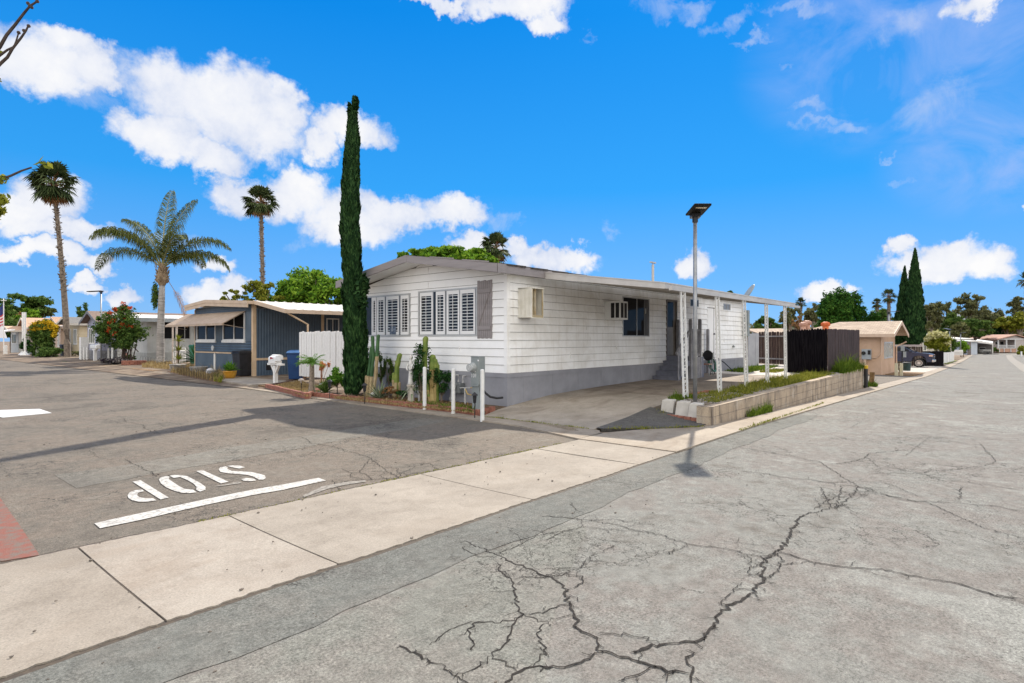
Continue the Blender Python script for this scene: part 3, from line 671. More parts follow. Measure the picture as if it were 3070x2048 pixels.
mb = MB(); mb.prism([(HX, HY0), (HXE, HY0), (HXE, HY1), (HX, HY1)], .1, 3.30)
mb.poly3([(HX, HY0, 3.30), (HX, HY1, 3.30), (HX, HY1, 3.34), (HX, RY_, RZ+.03), (HX, HY0, 3.36)], (HXE-HX, 0, 0))
mb.box(12.2, HY0+.001, 3.29, HXE, HY0+1.2, 3.47); o = mb.build('wall_core', mk('lap_shadow_grey', (.16, .155, .15), None), house)  # core painted dark to draw the shadow lines between siding laps
def fyz(px, py): p = atx(px, py, HX); return p.y, p.z
wl = [(fyz(1233, 0)[0], fyz(1093, 0)[0], 1.82, 3.06), (fyz(1433, 0)[0], fyz(1256, 0)[0], 1.82, 3.09)]
mb = MB(); siding(mb, FR, HY0, HY1, .90, 3.97, .2045, wl, top=wtop)
for a in (HY0-.012,): FR.box(mb, a, a+.10, .9, 3.36, .0, .024)
for a_, z_ in ((12.42, 3.56), (12.42, 3.15), (12.42, 1.60), (11.2, 1.40), (13.8, 1.19), (12.42, 1.0)): FR.box(mb, a_, a_+.012, z_, z_+.17, .0, .034)
mb.build('front_siding', M_white, house)
def sx(px): return aty(px, 0, HY0).x
win = (sx(1865), sx(1945), aty(1865, 1009, HY0).z, aty(1865, 888, HY0).z)
door = (sx(1996), sx(2028), 1.13, aty(1996, 897, HY0).z)
w2 = (sx(2068), sx(2093), aty(2068, 919, HY0).z, aty(2068, 896, HY0).z)
w3 = (sx(2167), sx(2188), aty(2167, 929, HY0).z, aty(2167, 910, HY0).z)
d2 = (sx(2119), sx(2143), aty(2119, 1074, HY0).z, aty(2119, 921, HY0).z)
mb = MB(); siding(mb, SD, HX, HXE, .90, 3.46, .2045, [win, door, w2, w3, d2]); SD.box(mb, HX-.02, HX+.10, .9, 3.36, 0, .022); SD.box(mb, HXE-.08, HXE, .9, 3.36, 0, .022)
for x_, z_ in ((13.6, 1.2), (16.1, 1.4), (14.4, 2.0), (18.0, 2.6), (15.2, 2.8), (19.0, 1.6), (25.0, 1.6)): SD.box(mb, x_, x_+.012, z_, z_+.17, .0, .034)
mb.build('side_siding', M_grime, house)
mb = MB(); FR.box(mb, HY0-.02, HY1, .0, .79, 0, .02); FR.box(mb, HY0-.028, HY1, .79, .895, 0, .034); FR.box(mb, HY0-.03, HY0+.06, .0, .79, 0, .031)
for a in (10.6, 11.8, 13.0, 14.2): FR.box(mb, a, a+.008, .0, .79, .02, .024)
SD.box(mb, HX-.02, HXE, .1, .79, 0, .02); SD.box(mb, HX-.028, HXE, .79, .895, 0, .034); SD.box(mb, HX-.02, HX+.07, .0, .79, 0, .031)
for i in range(13): SD.box(mb, HX+.62+i*1.22, HX+.632+i*1.22, .1, .79, .02, .026)
mb.build('skirting', M_skirt, house)
# roof slabs, ridge at RY_, overhangs
ox = HX-.68; e0, e1 = 9.24, 15.95; zr, ze = 4.00, 3.50
mb = MB()
for ya, yb in ((RY_, e0), (RY_, e1)):
    mb.hexa([(ox+.02, ya, zr-.03), (HXE+.4, ya, zr-.03), (HXE+.4, yb, ze-.03), (ox+.02, yb, ze-.03), (ox+.02, ya, zr+.03), (HXE+.4, ya, zr+.03), (HXE+.4, yb, ze+.03), (ox+.02, yb, ze+.03)])
for i in range(7):   # ragged shingle edge lifting above the fascia
    x0 = ox+.3+i*.9; mb.hexa([(x0, e0-.05, ze-.0), (x0+.7, e0-.05, ze), (x0+.7, e0+.3, ze+.05), (x0, e0+.3, ze+.05), (x0, e0-.05, ze+.035), (x0+.7, e0-.05, ze+.045), (x0+.7, e0+.3, ze+.10), (x0, e0+.3, ze+.10)])
mb.build('roof', M_shing, house)
mb = MB()
for ya, yb, A, B in ((RY_, e0, 0, 0), (RY_, e1, 0, 0)):
    mb.hexa([(ox-.02, ya, zr-.17), (ox-.02, yb, ze-.19), (ox+.02, yb, ze-.19), (ox+.02, ya, zr-.17), (ox-.02, ya, zr+.02), (ox-.02, yb, ze+.02), (ox+.02, yb, ze+.02), (ox+.02, ya, zr+.02)])
mb.box(ox-.022, RY_-.06, zr-.18, ox-.026, RY_+.06, zr+.0)
mb.box(ox, e0-.022, ze-.19, 12.1, e0+.02, ze+.02); mb.box(ox-.024, e0-.026, ze-.2, ox+.09, e0-.03, ze+.022)
for y_, dz in ((11.6, .005), (10.4, .01)):
    k = (RY_-y_)/(RY_-e0); mb.bar((ox-.024, y_, zr-(zr-ze)*k+.03), (ox-.024, y_-.9, zr-(zr-ze)*(k+.9/(RY_-e0))+.045), .012, .03)
mb.box(12.1, e0-.02, ze-.05, HXE+.4, e0+.02, ze+.01)
mb.build('fascia', M_trim, house)
mb = MB()
for ya, yb, wa in ((RY_, e0, HY0), (RY_, e1, HY1)):
    mb.quad((ox+.02, ya, zr-.15), (HX, ya, zr-.15), (HX, yb, ze-.16), (ox+.02, yb, ze-.16))
mb.quad((HX, e0, ze-.16), (12.1, e0, ze-.16), (12.1, HY0, ze-.12), (HX, HY0, ze-.12))
mb.build('soffit', M_white, house)
# windows -----------------------------------------------------------------
def window(pl, h, parent, fm, mull=(), fw=.05, glass=None, depth=.10, proud=.03, back=True, sill=0., name='window', tone=None, hor=()):
    a0, a1, z0, z1 = h; mb = MB()
    for (p, q, r, s) in ((a0-.0, a0+fw, z0, z1), (a1-fw, a1, z0, z1)): pl.box(mb, p, q, r, s, -.02, proud)
    for (r, s) in ((z0, z0+fw), (z1-fw, z1)): pl.box(mb, a0+fw, a1-fw, r, s, -.02, proud-.002)
    for k in mull: pl.box(mb, a0+(a1-a0)*k-fw*.35, a0+(a1-a0)*k+fw*.35, z0+fw, z1-fw, -.01, proud-.006)
    for k in hor: pl.box(mb, a0+fw, a1-fw, z0+(z1-z0)*k-fw*.3, z0+(z1-z0)*k+fw*.3, -.01, proud-.01)
    if sill: pl.box(mb, a0-.05, a1+.05, z0-sill, z0, -.02, proud+.03)
    f = mb.build(name, fm, parent)
    if back:
        g = MB(); pl.box(g, a0+.01, a1-.01, z0+.01, z1-.01, -.015, .008); g.build('pane', glass or M_glass, f)
    return f
def louvres(pl, a0, a1, z0, z1, frame, d):
    """plantation shutter leaf"""
    mb = MB(); s = .055
    pl.box(mb, a0, a0+s, z0, z1, d, d+.03); pl.box(mb, a1-s, a1, z0, z1, d, d+.03); pl.box(mb, a0+s, a1-s, z0, z0+.09, d, d+.03); pl.box(mb, a0+s, a1-s, z1-.10, z1, d, d+.03)
    n = int((z1-z0-.19)/.078)
    for i in range(n):
        z = z0+.09+(z1-z0-.19)*(i+.5)/n
        mb.hexa([pl.p(a0+s, z-.006, d+.035), pl.p(a1-s, z-.006, d+.035), pl.p(a1-s, z+.012, d-.02), pl.p(a0+s, z+.012, d-.02), pl.p(a0+s, z+.004, d+.035), pl.p(a1-s, z+.004, d+.035), pl.p(a1-s, z+.022, d-.02), pl.p(a0+s, z+.022, d-.02)])
    pl.box(mb, (a0+a1)/2-.006, (a0+a1)/2+.006, z0+.1, z1-.1, d+.036, d+.044)
    mb.build('shutter', M_shut, frame)
for (a0, a1, z0, z1), lay in zip(wl, ([(.02, .20), (.22, .50), (.52, .70), (.70, .82)], [(.02, .27), (.27, .49), (.51, .68), (.72, .97)])):
    f = window(FR, (a0, a1, z0, z1), house, M_frame, mull=(.5,), fw=.045, back=False, proud=.035)
    for p, q in lay: louvres(FR, a0+(a1-a0)*p+.03, a0+(a1-a0)*q-.005, z0+.05, z1-.05, f, .004)
    g = MB(); FR.box(g, a0+.045, a1-.045, z0+.045, z1-.045, -.015, .002); g.build('dark_room', M_dark, f)
    g = MB(); g.quad(FR.p(a0+.04, z0+.04, .048-.02), FR.p(a1-.04, z0+.04, .028), FR.p(a1-.04, z1-.04, .028), FR.p(a0+.04, z1-.04, .028)); g.build('pane', M_glass2, f)
# plank shutter with Z brace
s0, s1 = fyz(1478, 0)[0], fyz(1434, 0)[0]; mb = MB(); n = 7
for i in range(n):
    a = s0+(s1-s0)*i/n; FR.box(mb, a+.004, a+(s1-s0)/n-.004, 1.76+.01*(i % 2), 3.24-.008*(i % 3), .02, .042)
FR.box(mb, s0+.04, s1-.02, 1.98, 2.08, .042, .062); FR.box(mb, s0+.04, s1-.02, 2.92, 3.02, .042, .062)
mb.bar(FR.p(s0+.42*(s1-s0)+.24, 2.08, .052), FR.p(s0+.08, 2.92, .052), .018, .012)
mb.build('plank_shutter', M_trim, house)
# small blue card standing in the left window, joint trims of the gable siding
mb = MB(); c0 = fyz(1180, 0)[0]; FR.box(mb, c0-.16, c0+.13, 1.88, 2.12, .036, .042); mb.build('window_card', mk('card_blue', (.03, .05, .10), (.22, .26, .32), 22, .5), house)
# side window, doors
f = window(SD, win, house, M_frame, mull=(.52,), fw=.035)
mb = MB()
for k in (.80, .86, .92): SD.box(mb, win[0]+(win[1]-win[0])*k, win[0]+(win[1]-win[0])*(k+.04), win[2]+.05, win[3]-.05, .009, .012)
mb.build('curtain', mk('curtain_grey', (.12, .12, .12), None), f)
window(SD, w2, house, M_frame, mull=(.5,), fw=.03); window(SD, w3, house, M_frame, mull=(.5,), fw=.03, glass=mk('grey_pane', (.22, .22, .22), None, rough=.3))
mb = MB(); SD.box(mb, door[0], door[1], door[2], door[3], -.02, .002); SD.box(mb, door[0], door[0]+.06, door[2], door[3], .002, .04); SD.box(mb, door[1]-.06, door[1], door[2], door[3], .002, .04); SD.box(mb, door[0]+.06, door[1]-.06, door[3]-.06, door[3], .002, .038)
dd = mb.build('door', mk('door_brown', (.10, .085, .07), (.16, .14, .12), 4, .5), house)
mb = MB(); SD.box(mb, door[0]+.08, door[1]-.30, door[2]+1.05, door[3]-.09, .003, .014); mb.build('pane', M_glass, dd)
mb = MB(); SD.box(mb, door[0]+.08, door[1]-.30, door[2]+.04, door[2]+1.03, .003, .012); mb.build('screen_panel', mk('screen_grey', (.16, .155, .15), (.22, .21, .2), 3, .6), dd)
mb = MB(); SD.box(mb, d2[0]+.01, d2[1]-.01, d2[2]+.01, d2[3]-.03, -.01, .02); SD.box(mb, d2[0]+.06, d2[1]-.22, d2[3]-.40, d2[3]-.12, .02, .024); dw = mb.build('door', M_white, house)
mb = MB(); SD.box(mb, d2[1]-.17, d2[1]-.15, d2[2], d2[3], .0, .03); SD.box(mb, d2[1]-.20, d2[1]-.14, d2[2]+.95, d2[2]+1.02, .02, .06); mb.build('handle', M_dark, dw)
mb = MB(); mb.lathe(SD.p(sx(2205)-.4, 1.42, .06), [(.05, -.05), (.06, 0), (.02, .05)], 8); mb.build('dryer_vent', M_grey, house)
mb = MB(); SD.box(mb, sx(2224), sx(2229), 1.9, 3.05, .0, .28); SD.box(mb, sx(2222.5), sx(2229.5), 1.88, 1.92, 0, .3); SD.box(mb, sx(2222.5), sx(2229.5), 2.45, 2.49, 0, .3); mb.build('metal_cabinet', M_grey, house)
# swamp cooler hood
mb = MB(); x0, x1 = 11.32, 11.80; y1, y0 = HY0, HY0-.46; zt, zb = 3.02, 2.28
mb.hexa([(x0, y0, zb), (x0+.02, y0, zb), (x0+.02, y1, zb), (x0, y1, zb), (x0, y0, zt-.02), (x0+.02, y0, zt-.02), (x0+.02, y1, zt), (x0, y1, zt)])
for k in range(3):
    for j in range(16): 
        yy = y1-.12-k*.13; mb.box(x0-.012, yy-.012, zb+.05+j*.042, x0, yy+.012, zb+.075+j*.042)
mb.box(x0, y0-.01, zt-.02, x1+.02, y1, zt+.01); mb.box(x0, y0-.01, zb-.02, x1, y0+.03, zb+.0); mb.box(x1-.02, y0, zb, x1, y1, zt-.02)
hd = mb.build('cooler_hood', mk('old_white_metal', (.55, .53, .46), (.66, .64, .58), 5, .5, .1, 30), house)
mb = MB(); mb.box(x0+.02, y0, zb, x0+.05, y0+.02, zt-.03); mb.box(x1-.06, y0, zb, x1-.02, y0+.02, zt-.03); mb.box(x0+.05, y0, zb, x1-.06, y0+.02, zb+.06); mb.box(x0+.18, y0+.06, zb, x0+.24, y0+.08, zt-.03); mb.box(x0+.03, y0+.30, zb, x1-.02, y0+.31, zt-.03)
mb.build('rusty_frame', mk('rust_frame', (.34, .26, .14), (.46, .41, .30), 6, .8, .3, 40), hd)
# wall air conditioner
p0 = aty(1818, 946, HY0); X0 = p0.x-.13; mb = MB(); zb = 2.33; zt = 2.88
mb.box(X0, HY0-.55, zb, X0+.46, HY0, zt); ac = mb.build('air_conditioner', mk('ac_white', (.62, .62, .60), None, rough=.45), house)
mb = MB()
for k in (0, 1): mb.box(X0+.05+k*.2, HY0-.556, zb+.05, X0+.20+k*.2, HY0-.552, zt-.05)
mb.box(X0-.005, HY0-.52, zb+.05, X0-.002, HY0-.4, zt-.05); mb.box(X0-.005, HY0-.36, zb+.05, X0-.002, HY0-.24, zt-.05)
mb.build('grille', M_dark, ac)
# steps and landing
mb = MB(); yo = 8.62
for i in range(5):
    x = 18.5+i*.26; z = .32+.165*(i+1); mb.box(x, yo, z-.165 if i else .3, x+.29, HY0-.03, z-.035); mb.box(x-.03, yo-.02, z-.035, x+.30, HY0-.03, z)
mb.box(19.80, yo, .3, 20.7, HY0-.03, 1.10)
mb.build('steps', mk('step_paint', (.14, .15, .19), (.19, .2, .25), 4, .6, .1, 40), house)
mb = MB()
for px_, y_, zt in ((2070, yo, 2.40), (2098, yo, 2.42), (2033, 9.45, 2.42), (2122, 9.40, 2.1)):
    mb = MB(); p = aty(px_, 1000, y_); mb.box(p.x-.05, y_-.05, .33, p.x+.05, y_+.05, zt); mb.prism([(p.x-.04, y_-.04), (p.x+.04, y_-.04), (p.x+.04, y_+.04), (p.x-.04, y_+.04)], zt, zt+.04)
    mb.build('railing_post', mk('weathered_rail', (.20, .20, .22), (.30, .30, .32), 6, .8, .3, 40), house)
mb = MB()
A = aty(2070, 1000, yo).x; B = aty(2098, 1000, yo).x
for i in range(4): mb.box(A+.12+i*.17, yo-.03, 1.2, A+.17+i*.17, yo+.02, 2.1)
mb.box(A, yo-.02, 2.02, B, yo+.025, 2.09); mb.box(A, yo-.02, 1.15, B, yo+.025, 1.25); mb.box(A+.03, yo-.035, .32, B, yo-.005, 1.1)
for i in range(4):
    x = 18.48+i*.2; mb.box(x, yo-.05, .35+i*.16, x+.09, yo-.03, 1.42+i*.16)
mb.bar((18.4, yo-.02, 1.25), (19.4, yo-.02, 2.0), .06, .1)
mb.build('railing', mk('weathered_rail', (.22, .22, .24), (.33, .33, .35), 6, .8, .3, 40), house)
mb = MB(); mb.tube([(21.8, 11.2, 3.5), (21.8, 11.2, 4.75)], .055, 8); mb.tube([(21.8, 11.2, 4.75), (21.8, 11.2, 4.82)], [.02, .02], 6); mb.bar((21.6, 11.2, 4.84), (22, 11.2, 4.84), .09, .05); mb.build('roof_pipe', M_alu, house)
# ------------------------------------------------------------------ carport
cp = thing('carport', 'flat aluminium carport on five lattice posts along the white home', 'carport', (17, 5.8, .34))
cx0, cx1, cy0, cy1 = 12.08, 22.1, 5.93, 9.24
def cz(y): return 2.90+(3.36-2.90)*(y-cy0)/(cy1-cy0)
mb = MB(); mb.hexa([(cx0, cy0, cz(cy0)), (cx1, cy0, cz(cy0)), (cx1, cy1, cz(cy1)), (cx0, cy1, cz(cy1)), (cx0, cy0, cz(cy0)+.03), (cx1, cy0, cz(cy0)+.03), (cx1, cy1, cz(cy1)+.03), (cx0, cy1, cz(cy1)+.03)])
for i in range(24):
    x = cx0+.2+i*.41; mb.hexa([(x, cy0+.06, cz(cy0)-.03), (x+.05, cy0+.06, cz(cy0)-.03), (x+.05, cy1, cz(cy1)-.03), (x, cy1, cz(cy1)-.03), (x, cy0+.06, cz(cy0)-.002), (x+.05, cy0+.06, cz(cy0)-.002), (x+.05, cy1, cz(cy1)-.002), (x, cy1, cz(cy1)-.002)])
mb.build('carport_roof', M_soffit, cp)
mb = MB()
mb.box(cx0-.03, cy0-.03, 2.86, cx1, cy0, 3.0); mb.box(cx0-.03, cy0-.045, 2.975, cx1, cy0-.03, 3.0); mb.box(cx0-.03, cy0-.045, 2.86, cx1, cy0-.03, 2.88)
mb.hexa([(cx0-.03, cy0, 2.86), (cx0, cy0, 2.86), (cx0, cy1, 3.30), (cx0-.03, cy1, 3.30), (cx0-.03, cy0, 3.0), (cx0, cy0, 3.0), (cx0, cy1, 3.47), (cx0-.03, cy1, 3.47)])
mb.hexa([(cx0-.042, cy0-.03, 2.98), (cx0-.03, cy0-.03, 2.98), (cx0-.03, cy1, 3.45), (cx0-.042, cy1, 3.45), (cx0-.042, cy0-.03, 3.004), (cx0-.03, cy0-.03, 3.004), (cx0-.03, cy1, 3.474), (cx0-.042, cy1, 3.474)])
mb.hexa([(cx1-.03, cy0, 2.86), (cx1, cy0, 2.86), (cx1, cy1, 3.31), (cx1-.03, cy1, 3.31), (cx1-.03, cy0, 3.0), (cx1, cy0, 3.0), (cx1, cy1, 3.42), (cx1-.03, cy1, 3.42)])
mb.box(cx0, 5.74, 2.82, cx1, 5.82, 2.895)
mb.build('fascia', M_alu, cp)
M_post = mk('post_white', (.60, .60, .58), (.72, .72, .70), 9, .55, .15, 40)
for i, (pb, yb, pt, lean) in enumerate(((2056, 1202, 2046.6, 0), (2158, 1178.6, 2149.6, 0), (2238, 1158, 2230, 0), (2300.7, 1143.6, 2297, 0), (2355.8, 1134, 2352.7, 0))):
    b = aty(pb, yb, 5.75); tp = aty(pt, 890, 5.78); mb = MB()
    for s in (-.10, .10):
        mb.bar((b.x+s, 5.75, b.z-.05), (tp.x+s+.0, 5.78, 2.83), .040, .030)
    q0 = Vector((b.x, 5.75, b.z)); q1 = Vector((tp.x, 5.78, 2.83)); n = 9
    for k in range(n):
        c0 = q0.lerp(q1, (k+.25)/n); c1 = q0.lerp(q1, (k+.95)/n); sg = 1 if k % 2 else -1
        pts = [c0+(c1-c0)*(j/8)+Vector((sg*.07*sin(2*pi*j/8), 0, 0)) for j in range(9)]; mb.tube(pts, .007, 5)
        pts = [c0+(c1-c0)*(j/8)-Vector((sg*.05*sin(2*pi*j/8), 0, 0)) for j in range(9)]; mb.tube(pts, .005, 5)
        mm = c0.lerp(c1, .5); mb.ell(mm, (.022, .008, .035), 6, 4)
    mb.box(b.x-.13, 5.70, b.z-.06, b.x+.13, 5.80, b.z+.015)
    mb.build('post', M_post, cp)
# ------------------------------------------------------------------ retaining wall of concrete block
m = bpy.data.materials.new('block_wall'); m.use_nodes = True; t = NT(m.node_tree); b = t.n['Principled BSDF']; b.inputs['Roughness'].default_value = .92
P = t.node('ShaderNodeNewGeometry').outputs['Position']
sp = t.node('ShaderNodeSeparateXYZ', {0: P}); uv = t.node('ShaderNodeCombineXYZ', {0: t.math('ADD', sp.outputs[0], t.math('MULTIPLY', sp.outputs[1], .9)), 1: t.math('SUBTRACT', sp.outputs[2], -.01), 2: 0.}).outputs[0]
br = t.node('ShaderNodeTexBrick', {'Vector': uv, 'Color1': (.42, .335, .24, 1), 'Color2': (.34, .27, .195, 1), 'Mortar': (.24, .2, .16, 1), 'Scale': 1., 'Mortar Size': .006, 'Mortar Smooth': .3, 'Bias': 0., 'Brick Width': .40, 'Row Height': .20})
c = t.mix(t.rng(t.noise(t.vec('MULTIPLY', P, (2.2, 2.2, .45)), 2.2, 6, .7)[0], .46, .64, 0, .8), br.outputs[0], (.105, .085, .07))
c = t.mix(t.rng(t.noise(P, 2.3, 4, .6)[0], .55, .7, 0, .5), c, (.5, .45, .38)); g = t.rng(t.noise(P, 60, 3, .7)[0], .3, .7, .75, 1.25)
c = t.node('ShaderNodeVectorMath', {0: c, 1: t.node('ShaderNodeCombineXYZ', {0: g, 1: g, 2: g}).outputs[0]}, operation='MULTIPLY').outputs[0]; t.l.new(c, b.inputs['Base Color'])
hh = t.math('ADD', t.math('MULTIPLY', br.outputs[1], -1.), t.math('MULTIPLY', t.noise(P, 50, 4, .7)[0], .5)); t.l.new(t.node('ShaderNodeBump', {'Strength': .8, 'Distance': .012, 'Height': hh}).outputs[0], b.inputs['Normal']); M_block = m
mb = MB(); X = [11.45, 12, 14, 17, 20, 23, 26, 28.6]
def wy(x): return 4.60+.02*(x-11.45)
def wt(x): return .395+.0065*(x-11.45)
for xa, xb in zip(X, X[1:]):
    mb.hexa([(xa, wy(xa), fz(xa)-.1), (xb, wy(xb), fz(xb)-.1), (xb, wy(xb)+.2, fz(xb)-.1), (xa, wy(xa)+.2, fz(xa)-.1), (xa, wy(xa), wt(xa)), (xb, wy(xb), wt(xb)), (xb, wy(xb)+.2, wt(xb)), (xa, wy(xa)+.2, wt(xa))])
mb.hexa([(11.448, wy(11.45)+.001, -.05), (11.65, wy(11.45)+.2, -.05), (11.72, 4.98, -.05), (11.50, 4.94, -.05), (11.448, wy(11.45)+.001, .39), (11.65, wy(11.45)+.2, .39), (11.72, 4.98, .39), (11.50, 4.94, .39)])
o = mb.build('retaining_wall', M_block); tag(o, 'weathered concrete block retaining wall stepping up beside the main street', 'wall')
# pale slanted blocks ending the wall
Mst = mk('cast_stone', (.42, .39, .34), (.52, .49, .44), 4, .85, .3, 60)
for i, ((x, y), L_) in enumerate(zip(((11.86, 5.10), (12.02, 5.46), (12.14, 5.86)), ('pale slanted edging block touching the retaining wall end', 'pale slanted edging block in the middle of three by the lamp post', 'pale slanted edging block nearest the driveway'))):
    mb = MB(); mb.hexa([(x-.12, y-.15, .04), (x+.14, y-.15, .04), (x+.14, y+.15, .04), (x-.12, y+.15, .04), (x-.05, y-.16, .40), (x+.13, y-.12, .41), (x+.13, y+.12, .41), (x-.05, y+.13, .39)])
    o = mb.build('edging_block', Mst, bevel=.012); tag(o, L_, 'edging block', 'slanted edging blocks at the wall end')
mb = MB()
for i in range(6): mb.box(11.62+i*.05, 4.98+i*.17, .03, 11.72+i*.05, 5.12+i*.17, .12)
tag(mb.build('brick_footing', M_brick, bevel=.008), 'low red brick footing under the slanted blocks', 'brick edging')
mb = MB()
for i in range(9): mb.box(12.9+i*.21, 5.98, .33, 13.09+i*.21, 6.08, .425+R.uniform(-.01, .01))
tag(mb.build('brick_edging', M_brick, bevel=.008), 'short red brick edging between two lattice posts', 'brick edging')
# ------------------------------------------------------------------ street lamp with solar head
def lamp(name, label, base, h, rz, hw=.42, hl=.60, tilt=35, rad=.045, group='solar street lamps', sc=1.):
    L = thing(name, label, 'street lamp', base, group); x, y, z = base
    mb = MB(); mb.tube([(x, y, z-.1), (x, y, z+h)], [rad, rad*.93], 12); mb.build('pole', mk('galvanised', (.24, .25, .26), (.33, .34, .35), 6, .45, .05, 30, metal=.5), L, smooth=True)
    mb = MB(); mb.tube([(x, y, z+h-.12), (x, y, z+h+.02)], rad*1.35, 10); M = Matrix.Translation((x, y, z+h+.06)) @ Matrix.Rotation(rz, 4, 'Z') @ Matrix.Rotation(radians(-tilt), 4, 'Y')
    def T(p): return tuple(M @ Vector(p))
    def tb(a, b): return [T(p) for p in ((a[0], a[1], a[2]), (b[0], a[1], a[2]), (b[0], b[1], a[2]), (a[0], b[1], a[2]), (a[0], a[1], b[2]), (b[0], a[1], b[2]), (b[0], b[1], b[2]), (a[0], b[1], b[2]))]
    mb.hexa(tb((-.07, -.1, -.08), (.07, .1, .02)))
    mb.build('bracket', M_black, L)
    mb = MB(); mb.hexa(tb((-.10*sc, -hw/2, .0), (hl-.10, hw/2, .045))); hd = mb.build('lamp_head', mk('lamp_black', (.010, .009, .008), None, rough=.6, spec=.08), L, bevel=.012)
    mb = MB(); mb.hexa(tb((hl-.27, -hw*.32, -.006), (hl-.21, hw*.32, -.001))); mb.build('light_strip', mk('led_lens', (.50, .42, .26), None, rough=.3), hd)
    mb = MB(); mb.hexa(tb((-.06, -hw*.46, .046), (hl-.13, hw*.46, .052))); mb.build('solar_panel', mk('solar_blue', (.006, .007, .015), None, rough=.4), hd)
    return L
b = atd(2084, 1218, 12.8)
q = Vector((-b.x, -b.y, 0)).normalized()+Vector((RX, RY, 0))*.30
lamp('street_lamp', 'tall black-headed solar street lamp standing behind the slanted blocks', (b.x, b.y, .36), 4.04, atan2(q.y, q.x), tilt=8, hw=.36, hl=.64)
# ------------------------------------------------------------------ vegetation helpers
def leaves(blobs, n, size, flat=0., aspect=.6, shell=.55, up=0.):
    """leaf-sized quads spread through a list of ellipsoids (cx,cy,cz,rx,ry,rz)"""
    B = np.array(blobs, dtype=np.float64); wgt = (B[:, 3]*B[:, 4]*B[:, 5])**(2/3); wgt /= wgt.sum()
    k = NR.choice(len(B), n, p=wgt); d = NR.normal(size=(n, 3)); d /= np.linalg.norm(d, axis=1)[:, None]
    r = NR.uniform(shell**3, 1, n)**(1/3)*NR.uniform(.72, 1.2, n)*(1+.16*np.sin(d[:, 0]*7+k)+.16*np.sin(d[:, 1]*8+2*k)+.14*np.sin(d[:, 2]*9+3*k))
    c = B[k, :3]+d*r[:, None]*B[k, 3:6]
    nrm = d+NR.normal(size=(n, 3))*.7; nrm[:, 2] += up; nrm /= np.linalg.norm(nrm, axis=1)[:, None]
    a = np.cross(nrm, NR.normal(size=(n, 3))); a /= np.linalg.norm(a, axis=1)[:, None]; b = np.cross(nrm, a)
    s = size*NR.uniform(.6, 1.4, n)[:, None]; a = a*s; b = b*s*aspect
    return np.stack([c-a, c+b*.8, c+a, c-b*.8], axis=1)
def crown_blobs(c, rx, ry, rz, n, rnd, size=(.28, .5), flatb=.3):
    out = []
    for i in range(n):
        while True:
            x, y, z = rnd.uniform(-1, 1), rnd.uniform(-1, 1), rnd.uniform(-1, 1)
            if x*x+y*y+z*z < 1 and z > -1+flatb: break
        q = rnd.uniform(*size); l = (x*x+y*y+z*z)**.5+.01; k = max(l, .45)/l*(1-q*.6); 
        out.append((c[0]+x*rx*k, c[1]+y*ry*k, c[2]+z*rz*k, q*rx, q*ry, q*rz*rnd.uniform(.6, .95)))
    return out
M_bark = mk('bark', (.10, .075, .055), (.2, .16, .12), 8, .95, .8, 30, stretch=(1, 1, .3)); M_bark2 = mk('pale_bark', (.2, .17, .14), (.34, .3, .25), 5, .95, .6, 30)
LM = dict(
 citrus=leafmat('leaf_bright', (.025, .07, .008), (.11, .23, .018), (.27, .40, .04), .25, .8),
 mid=leafmat('leaf_mid', (.02, .05, .012), (.065, .12, .024), (.14, .20, .045), .22, .6),
 dark=leafmat('leaf_dark', (.008, .03, .01), (.02, .062, .016), (.05, .11, .025), .15, .7),
 ficus=leafmat('leaf_ficus', (.008, .035, .008), (.03, .095, .012), (.08, .17, .025), .15, .35),
 olive=leafmat('leaf_olive', (.045, .055, .02), (.115, .125, .05), (.22, .22, .09), .2, .12),
 euc=leafmat('leaf_euc', (.05, .06, .025), (.125, .13, .055), (.22, .215, .10), .25, .1),
 yellow=leafmat('leaf_yellowgreen', (.06, .08, .01), (.17, .19, .02), (.30, .29, .04), .25, .15),
 palm=leafmat('palm_leaf', (.012, .022, .008), (.04, .06, .02), (.10, .12, .05), .12, .5),
 palmf=leafmat('palm_leaf_grey', (.022, .032, .008), (.075, .095, .022), (.18, .19, .06), .15, .5),
 dead=leafmat('dead_leaf', (.10, .05, .02), (.26, .14, .06), (.40, .25, .12), .15, 1.),
 cyp=leafmat('cypress_leaf', (.003, .010, .004), (.015, .045, .014), (.055, .115, .035), .05, 3.),
 gold=leafmat('gold_flower', (.35, .22, .01), (.62, .42, .02), (.75, .55, .05), .3, 1.),
 red=leafmat('red_flower', (.30, .03, .01), (.50, .07, .02), (.6, .18, .06), .25, 1.),
 white=leafmat('cream_flower', (.35, .33, .12), (.55, .52, .25), (.7, .68, .45), .25, 1.),
 grass=leafmat('grass_blade', (.03, .065, .008), (.09, .15, .015), (.2, .26, .04), .25, 1.),
 ygrass=leafmat('grass_yellow', (.05, .075, .01), (.17, .19, .025), (.38, .34, .07), .25, 3.),
 dgrass=leafmat('grass_dry', (.16, .10, .04), (.32, .23, .10), (.46, .37, .2), .2, 1.),
 agave=leafmat('agave_leaf', (.08, .12, .06), (.2, .25, .15), (.36, .40, .27), .1, 3.),
 succ=leafmat('succulent', (.03, .10, .012), (.09, .22, .025), (.2, .35, .05), .12, 3.))
